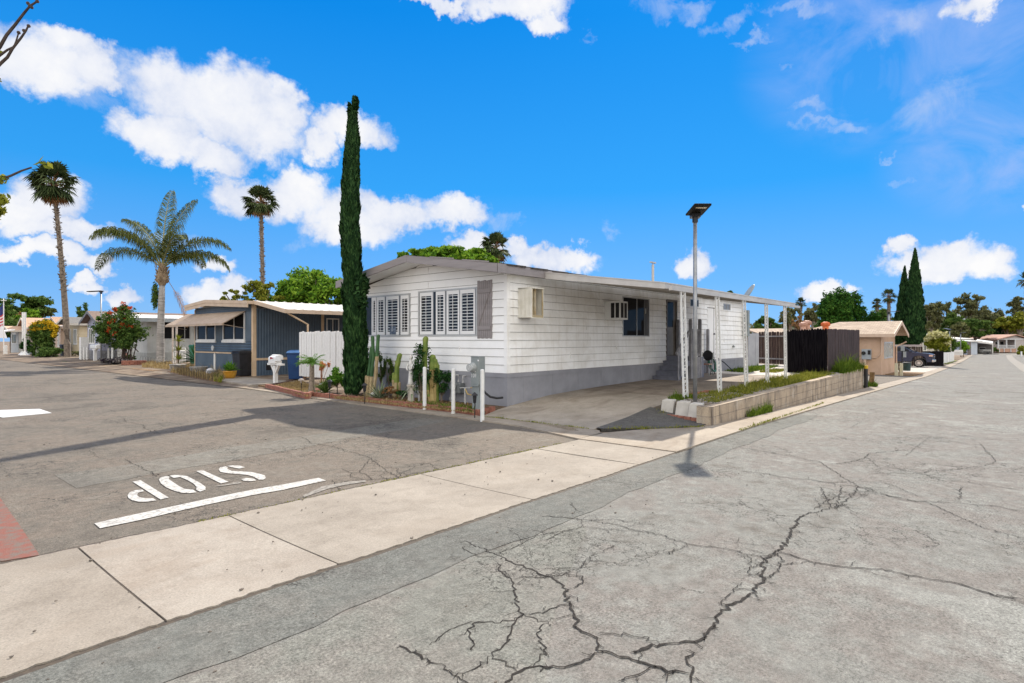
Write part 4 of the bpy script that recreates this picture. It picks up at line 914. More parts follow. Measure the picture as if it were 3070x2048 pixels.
def tree(label, base, h, rx, rz, crownz, mat, nb=14, nl=5000, ls=.18, seed=1, trunk=.16, name='tree', cat='tree', group=None, bark=None, size=(.28, .5), ry=None, limbs=6, shell=.55, lean=(0, 0)):
    rnd = random.Random(seed); T = thing(name, label, cat, base, group); x, y, z = base; ry = ry or rx
    cc = (x+lean[0], y+lean[1], z+crownz); bl = crown_blobs(cc, rx, ry, rz, int(nb*1.9), rnd, (size[0]*.62, size[1]*.72))
    mb = MB(); mb.tube([(x, y, z-.2), (x+rnd.uniform(-.1, .1)*trunk*5, y, z+(crownz-rz*.7)*.5), (cc[0], cc[1], z+crownz-rz*.4)], [trunk*1.25, trunk, trunk*.7], 8)
    for b in bl[:limbs]:
        mb.tube([(x+lean[0]*.6, y+lean[1]*.6, z+(crownz-rz)*.85+.1), ((x+b[0])/2, (y+b[1])/2, (z+crownz-rz+b[2])/2), b[:3]], [trunk*.55, trunk*.36, trunk*.12], 6)
    mb.build('trunk', bark or M_bark, T)
    mb = MB(); mb.quads(leaves(bl, nl, ls, shell=shell)); mb.build('crown', mat, T); return T
# ---- cypress: dense upward sprays on a tapering column
def cypress(label, base, h, prof, n, seed, name='cypress_tree', spray=.16, lean=None, group=None, z0=.25, tips=()):
    """prof: list of (height fraction, radius)"""
    T = thing(name, label, 'cypress', base, group); x, y, z = base
    mb = MB(); mb.tube([(x, y, z-.1), (x, y, z+h*.9)], [.14, .03], 8); mb.build('trunk', M_bark, T)
    rg = np.random.default_rng(seed); hs = np.array([p[0] for p in prof]); rs = np.array([p[1] for p in prof])
    t = rg.uniform(0, 1, n*2); rr = np.interp(t, hs, rs); keep = rg.uniform(0, rs.max(), n*2) < rr+.06; t = t[keep]; rr = rr[keep]; m = len(t)
    th = rg.uniform(0, 2*pi, m)
    lump = 1+.10*np.sin(th*5+t*30+seed)+.08*np.sin(th*3-t*55)+.06*np.sin(th*9+t*90)
    r = rr*lump*rg.uniform(.72, 1.14, m)
    lx_ = np.interp(t, [0, .5, 1], [0, 0, 1]) if lean is None else np.interp(t, *lean)
    c = np.stack([x+r*np.cos(th)+(lx_ if lean is not None else 0)*RX, y+r*np.sin(th)+(lx_ if lean is not None else 0)*RY, z+z0+t*(h-z0)], 1)
    out = np.stack([np.cos(th), np.sin(th), np.zeros(m)], 1); upv = np.array([0, 0, 1.])
    L = spray*rg.uniform(.7, 1.5, m)[:, None]; d = upv*1.0+out*rg.uniform(.02, .35, m)[:, None]+rg.normal(size=(m, 3))*.12; d /= np.linalg.norm(d, axis=1)[:, None]
    s = np.cross(d, out+rg.normal(size=(m, 3))*.5); s /= np.linalg.norm(s, axis=1)[:, None]; wd = L*.24
    Q = np.stack([c-d*L*.5, c+s*wd, c+d*L*.8, c-s*wd], 1)
    mb = MB(); mb.quads(Q)
    # solid inner core so the sky never shows through
    cx = (lambda f: float(np.interp(f, *lean)) if lean is not None else 0)
    pts = [(x+cx(f)*RX, y+cx(f)*RY, z+z0+f*(h-z0)) for f in np.linspace(.0, .97, 16)]; mb.tube(pts, [max(.02, float(np.interp(f, hs, rs))*.78) for f in np.linspace(.0, .97, 16)], 10)
    for tp in tips: mb.quads(tp)
    mb.build('crown', LM['cyp'], T); return T
# ---- Washingtonia fan palm
def fan_palm(label, base, h, cr, seed, n=46, lean=(0, 0), trunk=(.3, .2), name='fan_palm', skirt=10, seg=15, group='tall fan palms'):
    rnd = random.Random(seed); T = thing(name, label, 'palm tree', base, group); x, y, z = base
    P = [(x+lean[0]*(f**1.4), y+lean[1]*(f**1.4), z+h*f) for f in [i/12 for i in range(13)]]
    mb = MB(); mb.tube(P, [trunk[0]+(trunk[1]-trunk[0])*i/12*(1+.05*sin(i*3)) for i in range(13)], 9)
    for i in range(int(h*16)):      # old leaf bases left on the upper trunk
        f = rnd.uniform(.30, 1)**.8; a = rnd.uniform(0, 2*pi); r = trunk[0]+(trunk[1]-trunk[0])*f; px_ = x+lean[0]*f**1.4; py_ = y+lean[1]*f**1.4; zz = z+h*f
        mb.bar((px_+cos(a)*r*.8, py_+sin(a)*r*.8, zz), (px_+cos(a)*(r+.10*rnd.uniform(.4, 1.8)), py_+sin(a)*(r+.12), zz+rnd.uniform(.02, .16)), .07, .05)
    mb.build('trunk', mk('palm_trunk', (.09, .07, .055), (.22, .18, .14), 6, .95, .8, 25), T)
    c = Vector(P[-1]); Q = []; D = []; stalks = MB()
    def fan(d, L, fl, out, droop):
        d = d.normalized(); side = d.cross(Vector((0, 0, 1))); side = side.normalized() if side.length > .05 else Vector((1, 0, 0)); nn = side.cross(d)
        hub = c+d*L; 
        if out is Q: stalks.tube([c+Vector((0, 0, -.1)), hub], [.03, .018], 4, cap=False)
        for k in range(seg):
            a = (k/(seg-1)-.5)*radians(215); dd = (d*cos(a)+side*sin(a)); ln = fl*(.75+.25*cos(a))*rnd.uniform(.9, 1.08)
            m_ = hub+dd*ln*.55-Vector((0, 0, droop*.10*fl)); e = hub+dd*ln-Vector((0, 0, droop*.5*fl*rnd.uniform(.6, 1.3))); w_ = dd.cross(nn).normalized()*fl*.085
            out.append([hub, m_+w_, e, m_-w_])
    for i in range(n):
        ph = radians(rnd.uniform(-48, 82)) if i > 4 else radians(rnd.uniform(65, 88)); a = rnd.uniform(0, 2*pi)
        fan(Vector((cos(a)*cos(ph), sin(a)*cos(ph), sin(ph))), cr*rnd.uniform(.42, .6), cr*rnd.uniform(.40, .5), Q, 1.0 if ph < .6 else .5)
    for i in range(skirt):
        ph = radians(rnd.uniform(-80, -50)); a = rnd.uniform(0, 2*pi); fan(Vector((cos(a)*cos(ph), sin(a)*cos(ph), sin(ph))), cr*rnd.uniform(.3, .45), cr*.42, D, .6)
    stalks.build('leaf_stalks', LM['dead'], T)
    mb = MB(); mb.quads(np.array([[tuple(v) for v in q] for q in Q])); mb.build('crown', LM['palm'], T)
    if D: mb = MB(); mb.quads(np.array([[tuple(v) for v in q] for q in D])); mb.build('dead_skirt', LM['dead'], T)
    return T
# ---- feather palm frond
def frond(c, az, rise, L, droop, n=70, ll=.75, rnd=R, wid=.022, sag=.9, curl=0.):
    Q = []; rach = []; p = Vector(c); el_ = rise
    for i in range(n+1):
        f = i/n; rach.append(p.copy()); d = Vector((cos(az)*cos(el_), sin(az)*cos(el_), sin(el_))); p = p+d*(L/n); el_ -= droop/n*(.35+1.3*f); az += curl/n
    for i in range(int(n*.12), n+1):
        f = i/n; q = rach[i]; d = (rach[min(i+1, n)]-rach[max(i-1, 0)]).normalized(); side = d.cross(Vector((0, 0, 1))); side = side.normalized() if side.length > .05 else Vector((1, 0, 0))
        ln = ll*(sin(pi*min(1, .12+f*.86))**.6+.12)
        for s in (-1, 1):
            for rep in range(2):
                dd = (side*s*rnd.uniform(.6, 1.)+d*rnd.uniform(.35, .9)+Vector((0, 0, rnd.uniform(-.25, .45)))).normalized(); e1 = q+dd*ln*.55; e2 = e1+(dd*.5+Vector((0, 0, -sag*rnd.uniform(.6, 1.2)))).normalized()*ln*.5
                w_ = d*wid*rnd.uniform(.8, 1.3)
                Q.append([q-w_*.5, e1-w_, e1+w_, q+w_*.5]); Q.append([e1-w_, e2, e2+w_*.1, e1+w_])
    return rach, Q
def grass(name, label, region, n, hgt, mat, spread=.35, wid=.006, zf=None, clump=None, cat='grass'):
    """region(): returns (x,y,z)"""
    A = []
    for i in range(n):
        x, y, z = region(); cl = .5+.5*sin(x*5.1+sin(y*7))*sin(y*6.3+sin(x*4.1)*2); cl = cl*.7+.3*(.5+.5*sin(x*17+y*13))
        if R.random() > .25+cl: continue
        h = hgt*R.uniform(.25, 1.1)*(.35+1.0*cl)*(1.7 if R.random() < .06 else 1); a = R.uniform(0, 2*pi); l = h*R.uniform(.1, 1)*spread*2; w_ = wid*R.uniform(.7, 1.5); b_ = R.uniform(0, 2*pi)
        p0 = Vector((x, y, z)); p1 = p0+Vector((cos(a)*l*.3, sin(a)*l*.3, h*.6)); p2 = p0+Vector((cos(a)*l, sin(a)*l, h)); w = Vector((cos(b_), sin(b_), 0))*w_
        A.append([p0-w, p0+w, p1+w*.8, p1-w*.8]); A.append([p1-w*.8, p1+w*.8, p2, p2])
    A = np.array([[tuple(v) for v in q] for q in A]); A[:, 3] += 1e-4; mb = MB(); mb.quads(A); o = mb.build(name, mat); stuff(o, label, cat); return o
def rosette(c, n, L, wid, rnd, up=(.2, 1.2), droop=.3, thick=.5):
    Q = []
    for i in range(n):
        a = rnd.uniform(0, 2*pi); e = rnd.uniform(*up); ln = L*rnd.uniform(.7, 1.1); d = Vector((cos(a)*cos(e), sin(a)*cos(e), sin(e))); s = d.cross(Vector((0, 0, 1))).normalized()*wid; nn = s.cross(d).normalized()
        p0 = Vector(c); p1 = p0+d*ln*.5; p2 = p0+d*ln-Vector((0, 0, droop*ln*cos(e)))
        for sgn in (-1, 1):
            Q.append([p0+s*.6*sgn, p1+s*sgn, p1-nn*wid*thick, p0-nn*wid*.3]); Q.append([p1+s*sgn, p2, p2+Vector((0, 0, .001)), p1-nn*wid*thick])
    return np.array([[tuple(v) for v in q] for q in Q])
# ================================================================== cypress, palms and trees of the side street
b = atz(1057, 1187, .12)
b.x += .0
cypress('very tall narrow dark cypress at the left end of the white mobile home', (b.x, b.y, .1), 8.5,
        [(0, .16), (.03, .25), (.10, .28), (.2, .27), (.28, .25), (.33, .25), (.38, .215), (.5, .225), (.62, .215), (.72, .195), (.82, .175), (.90, .125), (.945, .06), (.955, .03)], 21000, 4, spray=.125, z0=.12,
        lean=([0, .1, .3, .6, .8, .95, 1], [0, .12, .03, -.08, -.02, .02, .05]),
        tips=[leaves([(b.x+RX*o, b.y+RY*o, .1+8.5*f, .05, .05, .17) for f in fs], 500, .07, shell=.1) for o, fs in ((-.07, (.93, .95, .965)), (.07, (.93, .955, .975)), (.10, (.98, .99)))]+[leaves([(b.x+RX*.28-.1, b.y+RY*.28, 3.0, .22, .22, .4), (b.x+RX*.36-.1, b.y+RY*.36, 3.25, .18, .18, .25), (b.x+RX*.48-.2, b.y+RY*.48, 3.4, .1, .1, .14)], 2200, .07)])
p = atz(201, 1071, 0); q = atd(160, 470, 52)
fan_palm('tallest fan palm with leaning trunk, farthest left beside the tan homes', (atd(203, 1070, 52).x, atd(203, 1070, 52).y, 0), 15.5, 2.3, 11, n=70, lean=((160-203)/FOC*52*RX, (160-203)/FOC*52*RY), trunk=(.27, .14), skirt=18)
t = atd(790, 1060, 68); fan_palm('fan palm with shaggy trunk rising behind the blue mobile home', (t.x, t.y, 0), 17.6, 2.3, 12, n=58, lean=(-.3*RX, -.3*RY), trunk=(.25, .19), skirt=14)
t = atd(1488, 1040, 95); fan_palm('fan palm showing only its crown above the white home roof', (t.x, t.y, 0), 16.4, 3.1, 13, n=60, trunk=(.26, .22), skirt=12)
# queen palm in front of the white corrugated home
c0 = atd(481, 1090, 38.3); Tq = thing('queen_palm', 'arching feather palm with smooth ringed grey trunk by the white corrugated home', 'palm tree', (c0.x, c0.y, .05)); x, y = c0.x, c0.y
tz = atd(485, 812, 38.3).z
mb = MB(); mb.tube([(x, y, -.1), (x, y, .3), (x, y, 2), (x+.06, y, 4), (x+.1, y, tz-.9)], [.30, .25, .225, .20, .17], 12); mb.build('trunk', mk('ringed_trunk', (.20, .185, .17), (.33, .31, .29), 14, .9, .5, 20, stretch=(.15, .15, 1.6), contrast=(.42, .58)), Tq, smooth=True)
mb = MB(); mb.tube([(x+.1, y, tz-.95), (x+.1, y, tz-.6), (x+.1, y, tz-.2), (x+.1, y, tz+.5)], [.19, .36, .33, .16], 10)
for i in range(60):
    a = R.uniform(0, 6.28); z = tz-.8+R.uniform(0, 1); mb.bar((x+.1+cos(a)*.3, y+sin(a)*.3, z), (x+.1+cos(a)*.42, y+sin(a)*.42, z+R.uniform(.1, .3)), .06, .04)
mb.build('crown_shaft', mk('boot_fibre', (.12, .08, .05), (.33, .25, .16), 12, .95, .8, 40), Tq)
fr = random.Random(2); QQ = []; st = MB(); cc = Vector((x+.1, y, tz+.15))
# azimuths are measured from the sideways direction seen by the photographer
rt = atan2(RY, RX)
for az_, rise, L_, dr, cu in ((0, .95, 5.2, 1.75, 0), (.35, .75, 4.6, 1.9, .1), (pi, 1.02, 5.6, 1.6, 0), (pi-.1, .74, 5.4, 1.95, 0), (pi*.56, 1.52, 6.1, .8, .1), (pi*.40, 1.36, 5.8, .7, 0), (-.7, 1.1, 4.4, 1.8, 0), (pi+.7, 1.15, 4.6, 1.7, 0), (1.3, .9, 4.2, 2., 0), (pi*.9, 1.25, 5.0, 1.2, 0)):
    rach, Q = frond(cc, rt+az_, rise, L_, dr, 96, .92, fr, .021, 1.5, cu); QQ += Q; st.tube(rach[::6]+[rach[-1]], [.055-.048*i/len(rach[::6]) for i in range(len(rach[::6])+1)], 5, cap=False)
st.build('leaf_ribs', mk('rib_green', (.16, .17, .07), (.26, .24, .12), 5), Tq); mb = MB(); mb.quads(np.array([[tuple(v) for v in q] for q in QQ])); mb.build('crown', LM['palmf'], Tq)
r2, Q = frond(cc+Vector((.1, 0, -.4)), rt+.1, -.95, 3.7, .6, 60, .55, fr, .012, 1.6); mb = MB(); mb.quads(np.array([[tuple(v) for v in q] for q in Q[100:]])); mb.tube(r2[::8], .018, 5); mb.build('dead_frond', LM['dead'], Tq)
mb = MB(); fb = cc+Vector((RX*-.45, RY*-.45, -1.5)); mb.quads(leaves([(fb.x, fb.y, fb.z-.1, .22, .22, .7), (fb.x, fb.y, fb.z-.7, .16, .16, .45)], 1400, .06)); mb.build('seed_cluster', LM['mid'], Tq)
def at(px, d, z=0): p = atd(px, 1016, d); return (p.x, p.y, z)
def pxr(w, d): return w/FOC*d      # size in metres of w photo pixels at depth d
tree('big bright green tree behind the blue home, right of the palm', at(935, 46), 8, 3.0, 2.3, 5.3, LM['citrus'], 22, 12000, .17, 21, name='leafy_tree', size=(.25, .45))
tree('bright tree crown between cypress and blue home roof', at(1010, 44), 7, 2.0, 1.8, 4.7, LM['citrus'], 14, 6500, .16, 26, name='leafy_tree')
tree('lower bright green tree behind the middle of the blue home roof', at(855, 47), 7, 2.2, 1.7, 4.4, LM['citrus'], 16, 6500, .15, 27, name='leafy_tree')
tree('yellowish loose tree behind the blue home roof', at(785, 43), 7, 1.7, 1.4, 4.7, LM['yellow'], 16, 3400, .12, 22, name='leafy_tree', size=(.16, .32))
tree('small wispy shrub tree above the left part of the blue home roof', at(710, 42), 6, 1.1, .9, 4.6, LM['yellow'], 16, 1700, .10, 23, name='leafy_tree', size=(.14, .28))
for i, (px, rx, rz, cz_, lb) in enumerate(((1340, 3.0, 1.25, 8.15, 'broad green tree crown showing over the ridge of the white home'), (1425, 2.4, 1.25, 8.0, 'green tree crown just left of the small palm over the roof'), (1255, 1.9, 1.0, 8.1, 'small green crown peeping above the roof peak'))):
    tree(lb, at(px, 48), 9, rx, rz, cz_, LM['citrus'], 18, 6500, .19, 31+i, name='leafy_tree', size=(.22, .4))
tree('broad spreading tree behind the flag at the far left', at(60, 90), 9, 4.4, 2.8, 6.3, LM['mid'], 22, 9000, .26, 41, name='leafy_tree', size=(.2, .36))
tree('dark lower tree left of the flagpole', at(-5, 84), 6, 2.6, 2.2, 4.2, LM['mid'], 12, 4000, .24, 42, name='leafy_tree')
tree('low dense tree behind the grey cabin home', at(35, 80), 5, 2.4, 1.8, 3.3, LM['mid'], 12, 4000, .22, 43, name='leafy_tree')
tree('brown twiggy tree behind the orange roofs', at(68, 84), 5, 1.5, 1.5, 4.2, LM['dead'], 14, 1500, .16, 44, name='leafy_tree', size=(.2, .3))
tree('small green tree just left of the pink gabled home', at(88, 84), 5, 1.6, 1.2, 5.0, LM['citrus'], 10, 2200, .2, 45, name='leafy_tree')
tree('grey green palm-like tuft over the tan home roof', at(122, 92), 6, 2.2, 1.2, 6.0, LM['palmf'], 14, 1800, .34, 46, name='leafy_tree', size=(.2, .35))
tree('small dark shrub tree behind the dark shingled roof', at(252, 60), 5, .8, 1., 4.4, LM['mid'], 8, 700, .12, 47, name='leafy_tree')
# ================================================================== blue mobile home
M_blue = mk('blue_metal', (.052, .080, .115), (.082, .115, .155), 1.2, .5, .05, 30); M_tan = mk('tan_trim', (.50, .36, .23), (.60, .45, .30), 3, .6, .1, 30); M_tan2 = mk('tan_fascia', (.46, .35, .25), (.54, .42, .31), 2, .6)
M_wframe = mk('white_frame', (.68, .67, .64), (.76, .75, .73), 5, .45)
bx, by0, by1 = 12.2, 25.45, 31.7
bh = thing('mobile_home', 'blue corrugated mobile home with tan trim and a slatted awning', 'mobile home', (14, 28, .1))
BF = PL((bx, 0, 0), (0, 1, 0), (-1, 0, 0)); BS = PL((0, by0, 0), (1, 0, 0), (0, -1, 0))
def by(px): return atx(px, 0, bx).y
def bz(px, py): return atx(px, py, bx).z
mb = MB(); mb.prism([(bx, by0), (26, by0), (26, by1), (bx, by1)], .05, 3.1); mb.build('wall_core', M_blue, bh)
bw = [(by(648), by(592), bz(620, 1021), bz(620, 962)), (by(735), by(670), bz(700, 1021), bz(735, 936))]
zm = bz(700, 1023); zb_ = bz(700, 1057); mb = MB()
corr(mb, BF, by0+.12, by1, zm, 2.95, .05, .012, True, bw); corr(mb, BF, by0+.12, by1, zb_, zm, .11, .02, False); corr(mb, BF, by0+.12, by1, .1, zb_-.06, .10, .015, True); corr(mb, BF, by0+.12, by1, 2.95, 3.3, .09, .015, False)
mb.build('front_panels', M_blue, bh)
mb = MB(); corr(mb, BS, bx+.12, 26, .1, 3.1, .13, .022, True); mb.build('side_panels', M_blue, bh)
mb = MB(); mb.box(bx-.03, by0-.03, .05, bx+.12, by0+.12, 3.3); BS.box(mb, bx+.12, 20, .80, .90, 0, .05); BF.box(mb, by0+.12, by1, zb_-.06, zb_, 0, .03); mb.box(bx-.03, by1-.04, .05, bx, by1+.04, 3.2)
xx = aty(966, 0, by0).x; BS.box(mb, xx-.07, xx+.07, .2, 3.1, 0, .05); mb.build('corner_trim', M_tan, bh)
f_ = window(BF, bw[0], bh, M_wframe, mull=(.5,), fw=.06, sill=.10, proud=.05); f_ = window(BF, bw[1], bh, M_wframe, mull=(.48,), fw=.06, sill=.10, proud=.05)
xa, xb = aty(978, 0, by0).x, aty(1016, 0, by0).x; window(BS, (xa, xb, 1.6, 2.75), bh, M_wframe, mull=(.5,), fw=.05)
xa, xb = aty(797, 0, by0).x, aty(817, 0, by0).x; mb = MB(); BS.box(mb, xa, xb, .35, .62, .0, .03); mb.build('skirt_vent', M_dark, bh)
mb = MB()
pk = bx-.35; ya, yp, yb = by0-.25, by(640), by1+.35
for y0_, z0_, y1_, z1_ in ((ya, 3.38, yp, 3.60), (yp, 3.60, yb, 3.42)):
    mb.hexa([(pk, y0_, z0_-.05), (26, y0_, z0_-.05), (26, y1_, z1_-.05), (pk, y1_, z1_-.05), (pk, y0_, z0_), (26, y0_, z0_), (26, y1_, z1_), (pk, y1_, z1_)])
mb.build('roof', mk('roof_white', (.62, .60, .56), (.7, .68, .64), 3, .6), bh)
mb = MB()
for y0_, z0_, y1_, z1_ in ((ya, 3.38, yp, 3.60), (yp, 3.60, yb, 3.42)):
    mb.hexa([(pk-.03, y0_, z0_-.27), (pk, y0_, z0_-.27), (pk, y1_, z1_-.27), (pk-.03, y1_, z1_-.27), (pk-.03, y0_, z0_+.02), (pk, y0_, z0_+.02), (pk, y1_, z1_+.02), (pk-.03, y1_, z1_+.02)])
    mb.hexa([(pk-.05, y0_, z0_-.12), (pk-.03, y0_, z0_-.12), (pk-.03, y1_, z1_-.12), (pk-.05, y1_, z1_-.12), (pk-.05, y0_, z0_+.025), (pk-.03, y0_, z0_+.025), (pk-.03, y1_, z1_+.025), (pk-.05, y1_, z1_+.025)])
mb.box(pk, ya-.03, 3.26, 26, ya, 3.40)
mb.build('fascia', M_tan2, bh)
# awning: horizontal slats
mb = MB(); a0, a1 = by(736)-.05, by(560); n = 15; zt_, zl_ = bz(735, 931), bz(692, 968)-.02
for i in range(n):
    f = i/n; x0 = bx-.03-f*.95; z = zt_-.02-(zt_-zl_)*f; mb.hexa([(x0-.09, a0, z-.055), (x0, a0, z-.01), (x0, a1, z-.01), (x0-.09, a1, z-.055), (x0-.09, a0, z-.045), (x0, a0, z), (x0, a1, z), (x0-.09, a1, z-.045)])
mb.box(bx-1.02, a0, zl_-.13, bx-.98, a1, zl_-.03)
for yy in (a0+.03, a1-.03): mb.bar((bx-.02, yy, zt_-.05), (bx-1.0, yy, zl_-.06), .03, .02); mb.bar((bx-.02, yy, zl_-.25), (bx-.95, yy, zl_-.1), .02)
mb.build('awning', mk('awning_tan', (.36, .27, .19), (.45, .35, .26), 4, .6), bh)
# blue home's carport
bc = thing('carport', 'tan edged patio cover attached to the blue home above its driveway', 'carport', (16, 24, .1)); q0 = atx(857, 932, bx-.1)
mb = MB(); mb.hexa([(bx-.1, q0.y, 2.88), (24, q0.y, 2.88), (24, by0-.25, 3.30), (bx-.1, by0-.25, 3.30), (bx-.1, q0.y, 2.92), (24, q0.y, 2.92), (24, by0-.25, 3.40), (bx-.1, by0-.25, 3.40)])
for i in range(28): x = bx+i*.42; mb.hexa([(x, q0.y, 2.92), (x+.06, q0.y, 2.92), (x+.06, by0-.25, 3.40), (x, by0-.25, 3.40), (x, q0.y, 2.95), (x+.06, q0.y, 2.95), (x+.06, by0-.25, 3.43), (x, by0-.25, 3.43)])
mb.build('carport_roof', mk('roof_white', (.6, .6, .6)), bc)
mb = MB(); mb.box(bx-.13, q0.y-.04, 2.79, 24, q0.y, 2.95); mb.hexa([(bx-.14, q0.y, 2.79), (bx-.1, q0.y, 2.79), (bx-.1, by0-.25, 3.27), (bx-.14, by0-.25, 3.27), (bx-.14, q0.y, 2.95), (bx-.1, q0.y, 2.95), (bx-.1, by0-.25, 3.43), (bx-.14, by0-.25, 3.43)]); mb.build('fascia', M_tan2, bc)
pp = aty(923, 1000, q0.y+.1); mb = MB(); mb.tube([(pp.x-.9, q0.y+.1, 2.8), (pp.x, q0.y+.1, 2.35), (pp.x, q0.y+.1, .1)], .045, 8); mb.build('post', M_tan, bc)
# ================================================================== white board fence
fx = 12.2; y1_, y0_ = atx(898, 0, fx).y, atx(1034, 0, fx).y; fn = thing('board_fence', 'tall white wooden board fence between the blue home and the cypress', 'fence', (fx, (y0_+y1_)/2, .2)); mb = MB(); n = 17
for i in range(n):
    a = y0_+(y1_-y0_)*i/n; wd = (y1_-y0_)/n-.018*R.uniform(.6, 2); zt = 2.03+R.uniform(-.02, .02); d = R.uniform(0, .012)
    mb.poly3([(fx-d, a, .28), (fx-d, a+wd, .28), (fx-d, a+wd, zt-.03), (fx-d, a+wd-.03, zt), (fx-d, a+.03, zt), (fx-d, a, zt-.03)], (-.02, 0, 0))
mb.build('boards', M_wpaint, fn); mb = MB(); mb.box(fx+.006, y0_+.02, .3, fx+.012, y1_-.02, 1.98); mb.box(fx+.002, y0_, .6, fx+.05, y1_, .7); mb.box(fx+.002, y0_, 1.7, fx+.05, y1_, 1.8); mb.box(fx+.05, y0_+.1, .1, fx+.14, y0_+.19, 1.95); mb.box(fx+.05, y1_-.25, .1, fx+.14, y1_-.16, 1.95); mb.build('rails', mk('old_wood_gap_dark', (.14, .08, .05), (.25, .16, .1), 6, .9), fn)  # rails, posts and an added dark sheet that darkens the gaps between boards
# ================================================================== white corrugated home
wx0, wy0 = 15.0, 47.4
wh = thing('mobile_home', 'white corrugated mobile home with long dark windows behind the feather palm', 'mobile home', (16, 45, .1)); WF = PL((wx0, 0, 0), (0, 1, 0), (-1, 0, 0)); WS = PL((0, wy0, 0), (1, 0, 0), (0, -1, 0))
M_wm = mk('white_metal', (.50, .50, .48), (.62, .62, .60), 1.5, .5); mb = MB(); mb.prism([(wx0, wy0), (34, wy0), (34, wy0+4.2), (wx0, wy0+4.2)], .1, 3.2); mb.build('wall_core', M_wm, wh)
zk = atx(441, 1055, wx0).z; wwn = (aty(489, 0, wy0).x, aty(571, 0, wy0).x, atx(489, 1018, aty(489, 0, wy0).x).z, atx(489, 963, aty(489, 0, wy0).x).z)
mb = MB(); corr(mb, WS, wx0, 34, zk, 3.2, .36, .03, True, [wwn]); corr(mb, WF, wy0, wy0+4.2, zk, 3.2, .36, .03, True); WS.box(mb, wx0, 34, zk-.07, zk, 0, .05); mb.build('wall_panels', M_wm, wh)
mb = MB(); WS.box(mb, wx0-.02, 34, .0, zk-.07, 0, .03); WF.box(mb, wy0, wy0+4.2, 0, zk-.07, 0, .03); mb.build('skirting', mk('skirt_grey', (.36, .36, .34), (.46, .46, .44), 3, .7), wh)
window(WS, wwn, wh, M_frame, mull=(.44, .78), fw=.07); window(WF, (wy0+1.6, wy0+3.3, 1.6, 2.8), wh, M_frame, mull=(.5,), fw=.06)
mb = MB(); mb.hexa([(wx0-1.6, wy0-1.1, 3.15), (34, wy0-1.1, 3.15), (34, wy0+4.4, 3.6), (wx0-1.6, wy0+4.4, 3.6), (wx0-1.6, wy0-1.1, 3.2), (34, wy0-1.1, 3.2), (34, wy0+4.4, 3.65), (wx0-1.6, wy0+4.4, 3.65)]); mb.build('roof', mk('roof_white', (.6, .6, .6)), wh)
mb = MB(); mb.box(wx0-1.63, wy0-1.13, 2.95, 34, wy0-1.1, 3.22); mb.box(wx0-1.63, wy0-1.1, 2.95, wx0-1.6, wy0+4.4, 3.25); mb.build('fascia', mk('fascia_bluegrey', (.33, .36, .38), (.42, .44, .45), 3, .6), wh)
# ================================================================== lavender grey home
def gable_home(label, c, wid, L, hw, rise, wm, rm, fm, zb=.1, oh=.35, fo=.6, step=.2, wins=(), skirt=None, vert=False, side_wins=()):
    """front faces the street (-X); c = right front corner"""
    x, y = c; T = thing('mobile_home', label, 'mobile home', (x+2, y+wid/2, zb)); F = PL((x, 0, 0), (0, 1, 0), (-1, 0, 0)); Sd = PL((0, y, 0), (1, 0, 0), (0, -1, 0)); ym = y+wid/2
    def tp(a): return zb+hw+rise*(1-abs(a-ym)/(wid/2))
    mb = MB(); mb.prism([(x, y), (x+L, y), (x+L, y+wid), (x, y+wid)], 0, zb+hw-.02); mb.poly3([(x, y, zb+hw-.02), (x, y+wid, zb+hw-.02), (x, ym, zb+hw+rise-.02)], (L, 0, 0)); mb.build('wall_core', wm, T)
    mb = MB(); ws = [(w[0], w[1], w[2], w[3]) for w in wins]
    siding(mb, F, y, y+wid, zb+(.75 if skirt else 0), zb+hw+rise, step, ws, lap=.02, top=tp); siding(mb, Sd, x, x+L, zb+(.75 if skirt else 0), zb+hw, step, side_wins, lap=.02); mb.build('siding', wm, T)
    if skirt: mb = MB(); F.box(mb, y-.02, y+wid, 0, zb+.75, 0, .03); Sd.box(mb, x-.02, x+L, 0, zb+.75, 0, .03); mb.build('skirting', skirt, T)
    k = rise/(wid/2); yo_ = y-oh; ze_ = zb+hw-oh*k; zr_ = zb+hw+rise+.08
    mb = MB()
    for ye in (y-oh, y+wid+oh): mb.hexa([(x-fo, ym, zr_-.06), (x+L, ym, zr_-.06), (x+L, ye, ze_+.02), (x-fo, ye, ze_+.02), (x-fo, ym, zr_), (x+L, ym, zr_), (x+L, ye, ze_+.08), (x-fo, ye, ze_+.08)])
    mb.build('roof', rm, T); mb = MB()
    for ye in (y-oh, y+wid+oh): mb.hexa([(x-fo-.03, ym, zr_-.2), (x-fo, ym, zr_-.2), (x-fo, ye, ze_-.12), (x-fo-.03, ye, ze_-.12), (x-fo-.03, ym, zr_+.015), (x-fo, ym, zr_+.015), (x-fo, ye, ze_+.095), (x-fo-.03, ye, ze_+.095)])
    mb.box(x-fo, y-oh-.03, ze_-.1, x+L, y-oh, ze_+.09); mb.build('fascia', fm, T)
    for w in ws: window(F, w, T, M_wframe, mull=(.33, .66), fw=.09, proud=.06, glass=M_glassg)
    for w in side_wins: window(Sd, w, T, M_wframe, mull=(.5,), fw=.08)
    return T
M_lav = mk('lavender_siding', (.27, .28, .37), (.34, .35, .44), 2, .6); M_brs = mk('brown_shingle', (.15, .105, .085), (.22, .16, .13), 8, .9, .4, 40); M_gs = mk('grey_shingle', (.13, .125, .115), (.19, .18, .17), 8, .9, .4, 40); M_cr = mk('cream_siding', (.48, .39, .25), (.56, .47, .32), 2, .6)
gx = 13.7; g = lambda px, py=0: atx(px, py, gx)
ys = g(263).y-3.9
